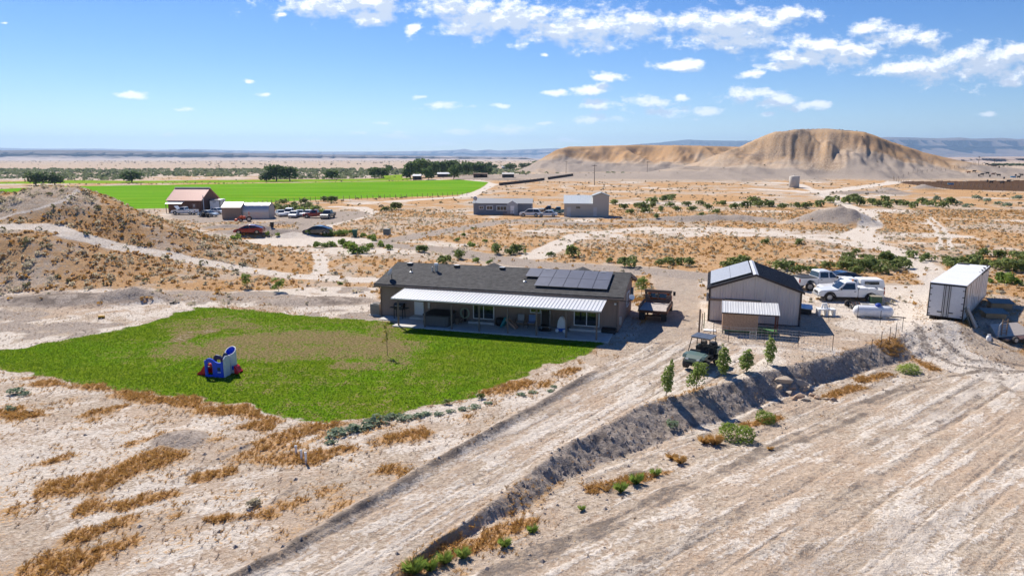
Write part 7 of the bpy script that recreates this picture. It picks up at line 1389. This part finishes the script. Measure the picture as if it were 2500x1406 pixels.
# trees
bark = mat('bark', (.11, .085, .065), .9, var=.25, scale=8, bump=.3)
def tree_parts(kind, seed):
    g = random.Random(seed); tr_ = MB()
    if kind == 'round': lob = [(g.uniform(-.3, .3), g.uniform(-.3, .3), g.uniform(.14, .8), g.uniform(.15, .24), g.uniform(.15, .24), g.uniform(.13, .2)) for _ in range(18)] + [(0, 0, .44, .4, .4, .4)]; n, s, r = 760, .05, .028
    elif kind == 'poplar': lob = [(g.uniform(-.04, .04), g.uniform(-.04, .04), .12 + .8 * i / 9, .13 * (1 - .08 * i) + .02, .13 * (1 - .08 * i) + .02, .09) for i in range(10)]; n, s, r = 360, .04, .02
    elif kind == 'young': lob = [(g.uniform(-.05, .05), g.uniform(-.05, .05), .13 + .80 * i / 11, .155 * math.sin(.55 + 2.45 * i / 11) + .02, .155 * math.sin(.55 + 2.45 * i / 11) + .02, .085) for i in range(12)]; n, s, r = 900, .026, .013
    elif kind == 'bushy': lob = [(g.uniform(-.2, .2), g.uniform(-.2, .2), g.uniform(.18, .82), g.uniform(.1, .17), g.uniform(.1, .17), g.uniform(.12, .2)) for _ in range(16)]; n, s, r = 900, .028, .013
    else: lob = [(g.uniform(-.12, .12), g.uniform(-.12, .12), .45 + .5 * i / 7, .07, .07, .07) for i in range(8)]; n, s, r = 75, .03, .009
    V, F = leaf_cloud(lob, n, s, seed); crown = new_mesh('crown', V, F); tr_.cyl((0, 0, -.05), (.01, 0, .45), r, r * .7, 7); tr_.cyl((.01, 0, .45), (0, 0, .85), r * .7, r * .2, 6)
    for l in lob[:6]: z0 = min(.55, l[2] * .6); tr_.cyl((.005, 0, z0), (l[0] * .85, l[1] * .85, l[2]), r * .45, r * .15, 5)
    return crown, tr_.mesh('trunk')
TREES = {}
def tree(label, px, py, hpx, wpx, kind, name, leafm, group=None, lean=0.0, loc=None):
    x, y = loc or (G(px, py) if py > 560 else flat(px, py)); h = hpx / FPX * math.hypot(y, CAMZ) * 1.02; key = (kind, int(px) % 3)
    if key not in TREES: TREES[key] = tree_parts(kind, 100 + key[1] * 7 + len(kind))
    c, t_ = TREES[key]; o = thing(name, label, 'tree', (x, y, gz(x, y)), (px * .37) % 6.28, group); wk = wpx / hpx / {'round': .86, 'poplar': .3, 'young': .36, 'bushy': .62, 'thin': .35}[kind]
    o.scale = (h * wk, h * wk, h); o.rotation_euler = (0, lean, 0) if lean else (0, 0, (px * .37) % 6.28)
    cr = link('crown', c, None, o); cr.data = c
    if len(c.materials) == 0: c.materials.append(leafm)
    for sl in cr.material_slots: sl.link = 'OBJECT'; sl.material = leafm
    if len(t_.materials) == 0: t_.materials.append(bark)
    link('trunk', t_, None, o); return o
for (px, py, h, w, lb) in ((88,453,36,50,'left tree of the round pair behind the left hill'),(134,452,32,46,'right tree of the round pair behind the left hill'),(322,446,30,46,'round tree alone on the far edge of the hay field'),(675,443,40,50,'tallest tree of the clump above the barn yard cars'),(708,443,36,46,'right tree of the clump above the barn yard cars'),(650,443,24,36,'small left tree of the clump above the barn yard cars'),(811,439,25,40,'dark round tree left of the twin field tree'),(915,438,27,32,'left half of the twin tree before the farm'),(936,438,26,32,'right half of the twin tree before the farm'),(950,418,16,22,'lone dark tree standing on the plain behind the farm')):
    tree(lb, px, py, h, w, 'round', 'field_tree', tree_leaf)
for i_, (px, py, h, w) in enumerate(sorted(((1002,440,42,34),(1020,438,46,36),(1040,437,44,34),(1060,436,38,30),(1080,435,36,30),(1098,434,38,32),(1118,434,36,30),(1138,432,34,32),(1158,431,30,30),(1178,431,30,28),(1192,430,22,22),(1148,420,24,24),(1070,426,32,30),(1030,428,40,30),(1108,424,34,28),(992,440,26,22)))): tree(nth('leafy cottonwood in the dense grove around the farm', i_), px, py, h, w, 'round', 'cottonwood_tree', tree_leaf, 'cottonwoods of the farm grove')
for (px, py, h, w, lb) in ((1046,443,34,26,'front tree at the left of the farm grove'),(1108,443,36,26,'single tree standing in front of the farm grove'),(1171,418,24,24,'round tree rising at the right end of the farm grove'),(1193,413,18,20,'dark tree right of the farm grove on the skyline'),(1208,413,12,16,'small tree right of the dark skyline tree'),(1246,416,17,30,'wide bush tree left of the far hill'),(1276,412,14,24,'tree at the foot of the left far hill'),(1308,404,12,20,'tree on the slope of the left far hill'),(1292,408,11,14,'small tree between the trees at the far hill foot')): tree(lb, px, py, h, w, 'round', 'far_tree', tree_leaf)
tree('left one of the two slim poplars above the farm grove', 1130, 424, 30, 8, 'poplar', 'poplar_tree', tree_leaf); tree('right one of the two slim poplars above the farm grove', 1138, 424, 30, 8, 'poplar', 'poplar_tree', tree_leaf)
for i in range(14): tree(nth('tiny dark tree in the row on the far right plain', i), 2425 + i * 8, 405 + (i % 2), 7, 10, 'round', 'far_tree', tree_leaf, 'tree row on the far right plain')
pop = leaf_mat('poplar_leaf', (.16, .23, .045), (.40, .48, .15), tr=.5)
tree('leftmost and leaning slim poplar sapling on the bank edge', 1626, 964, 86, 30, 'young', 'poplar_sapling', pop, None, R(5)); tree('wide bushy sapling in front of the utility vehicle', 1700, 950, 76, 52, 'bushy', 'bushy_sapling', pop); tree('tall slim sapling right of the utility vehicle', 1760, 918, 78, 32, 'young', 'poplar_sapling', pop, None, R(4)); tree('short stout sapling, fourth from the left on the bank edge', 1823, 908, 58, 36, 'young', 'poplar_sapling', pop); tree('rightmost tall sapling on the bank edge before the coop', 1874, 890, 72, 28, 'young', 'poplar_sapling', pop, None, R(4))
tree('thin young tree with sparse yellow leaves on the lawn', 946, 868, 80, 26, 'thin', 'lawn_sapling', yell); tree('left small green sapling on the dry slope left of the house', 603, 703, 36, 24, 'bushy', 'slope_sapling', bright); tree('right small green sapling on the dry slope left of the house', 680, 712, 38, 32, 'bushy', 'slope_sapling', bright); tree('leafy green sapling at the right rear corner of the house', 1566, 720, 44, 30, 'bushy', 'corner_sapling', bright)
# boulders
def rock_mesh(seed):
    bm = bmesh.new(); bmesh.ops.create_icosphere(bm, subdivisions=2, radius=1); g = random.Random(seed)
    ax = [(Vector((g.uniform(-1, 1), g.uniform(-1, 1), g.uniform(-1, 1))).normalized(), g.uniform(.35, .75)) for _ in range(10)]
    for v in bm.verts:
        for (a, d) in ax:
            q = v.co.dot(a)
            if q > d: v.co -= a * (q - d)
        v.co.z *= .7
    me = bpy.data.meshes.new('rock'); bm.to_mesh(me); bm.free(); return me
rk = [rock_mesh(i) for i in range(4)]; rm1 = mat('rock_tan', (.46, .37, .28), .9, var=.15, bump=.4); rm2 = mat('rock_rust', (.42, .29, .20), .9, var=.15, bump=.4)
for i, r_ in enumerate(rk): r_.materials.append(rm1 if i % 2 == 0 else rm2)
rocks = [(1912,930,26),(1930,948,30),(1945,938,28),(1958,955,30),(1925,960,24),(1950,970,26),(1970,948,22),(1980,965,20),(1905,945,20),(1938,975,20),(1966,978,18),(1995,972,16),(2018,975,14),(2035,978,22)]
for i, (px, py, w) in enumerate(rocks):
    x, y = G(px, py); s = w / FPX * math.hypot(y, CAMZ) * .55; o = link('boulder', rk[i % 4]); rg = random.Random(i); s *= rg.uniform(1.0, 1.6); o.location = (x, y, gz(x, y) + s * .15); o.scale = (s * rg.uniform(.8, 1.3), s * rg.uniform(.7, 1.1), s * rg.uniform(.7, 1.1)); o.rotation_euler = (0, 0, i * 1.3); tag(o, nth('tan boulder in the rock heap on the bank', sorted(rocks[:11]).index(rocks[i])) if i < 11 else ['small tan boulder right of the rock heap', 'smallest boulder farther right of the rock heap', 'pale boulder at the right end of the rock scatter'][i - 11], 'rock', 'rock heap on the bank' if i < 11 else None)
o = link('boulder', rk[2]); x, y = G(75, 1005); o.location = (x, y, gz(x, y) + .05); o.scale = (.35, .3, .22); tag(o, 'pale boulder in the weeds at the left edge', 'rock')
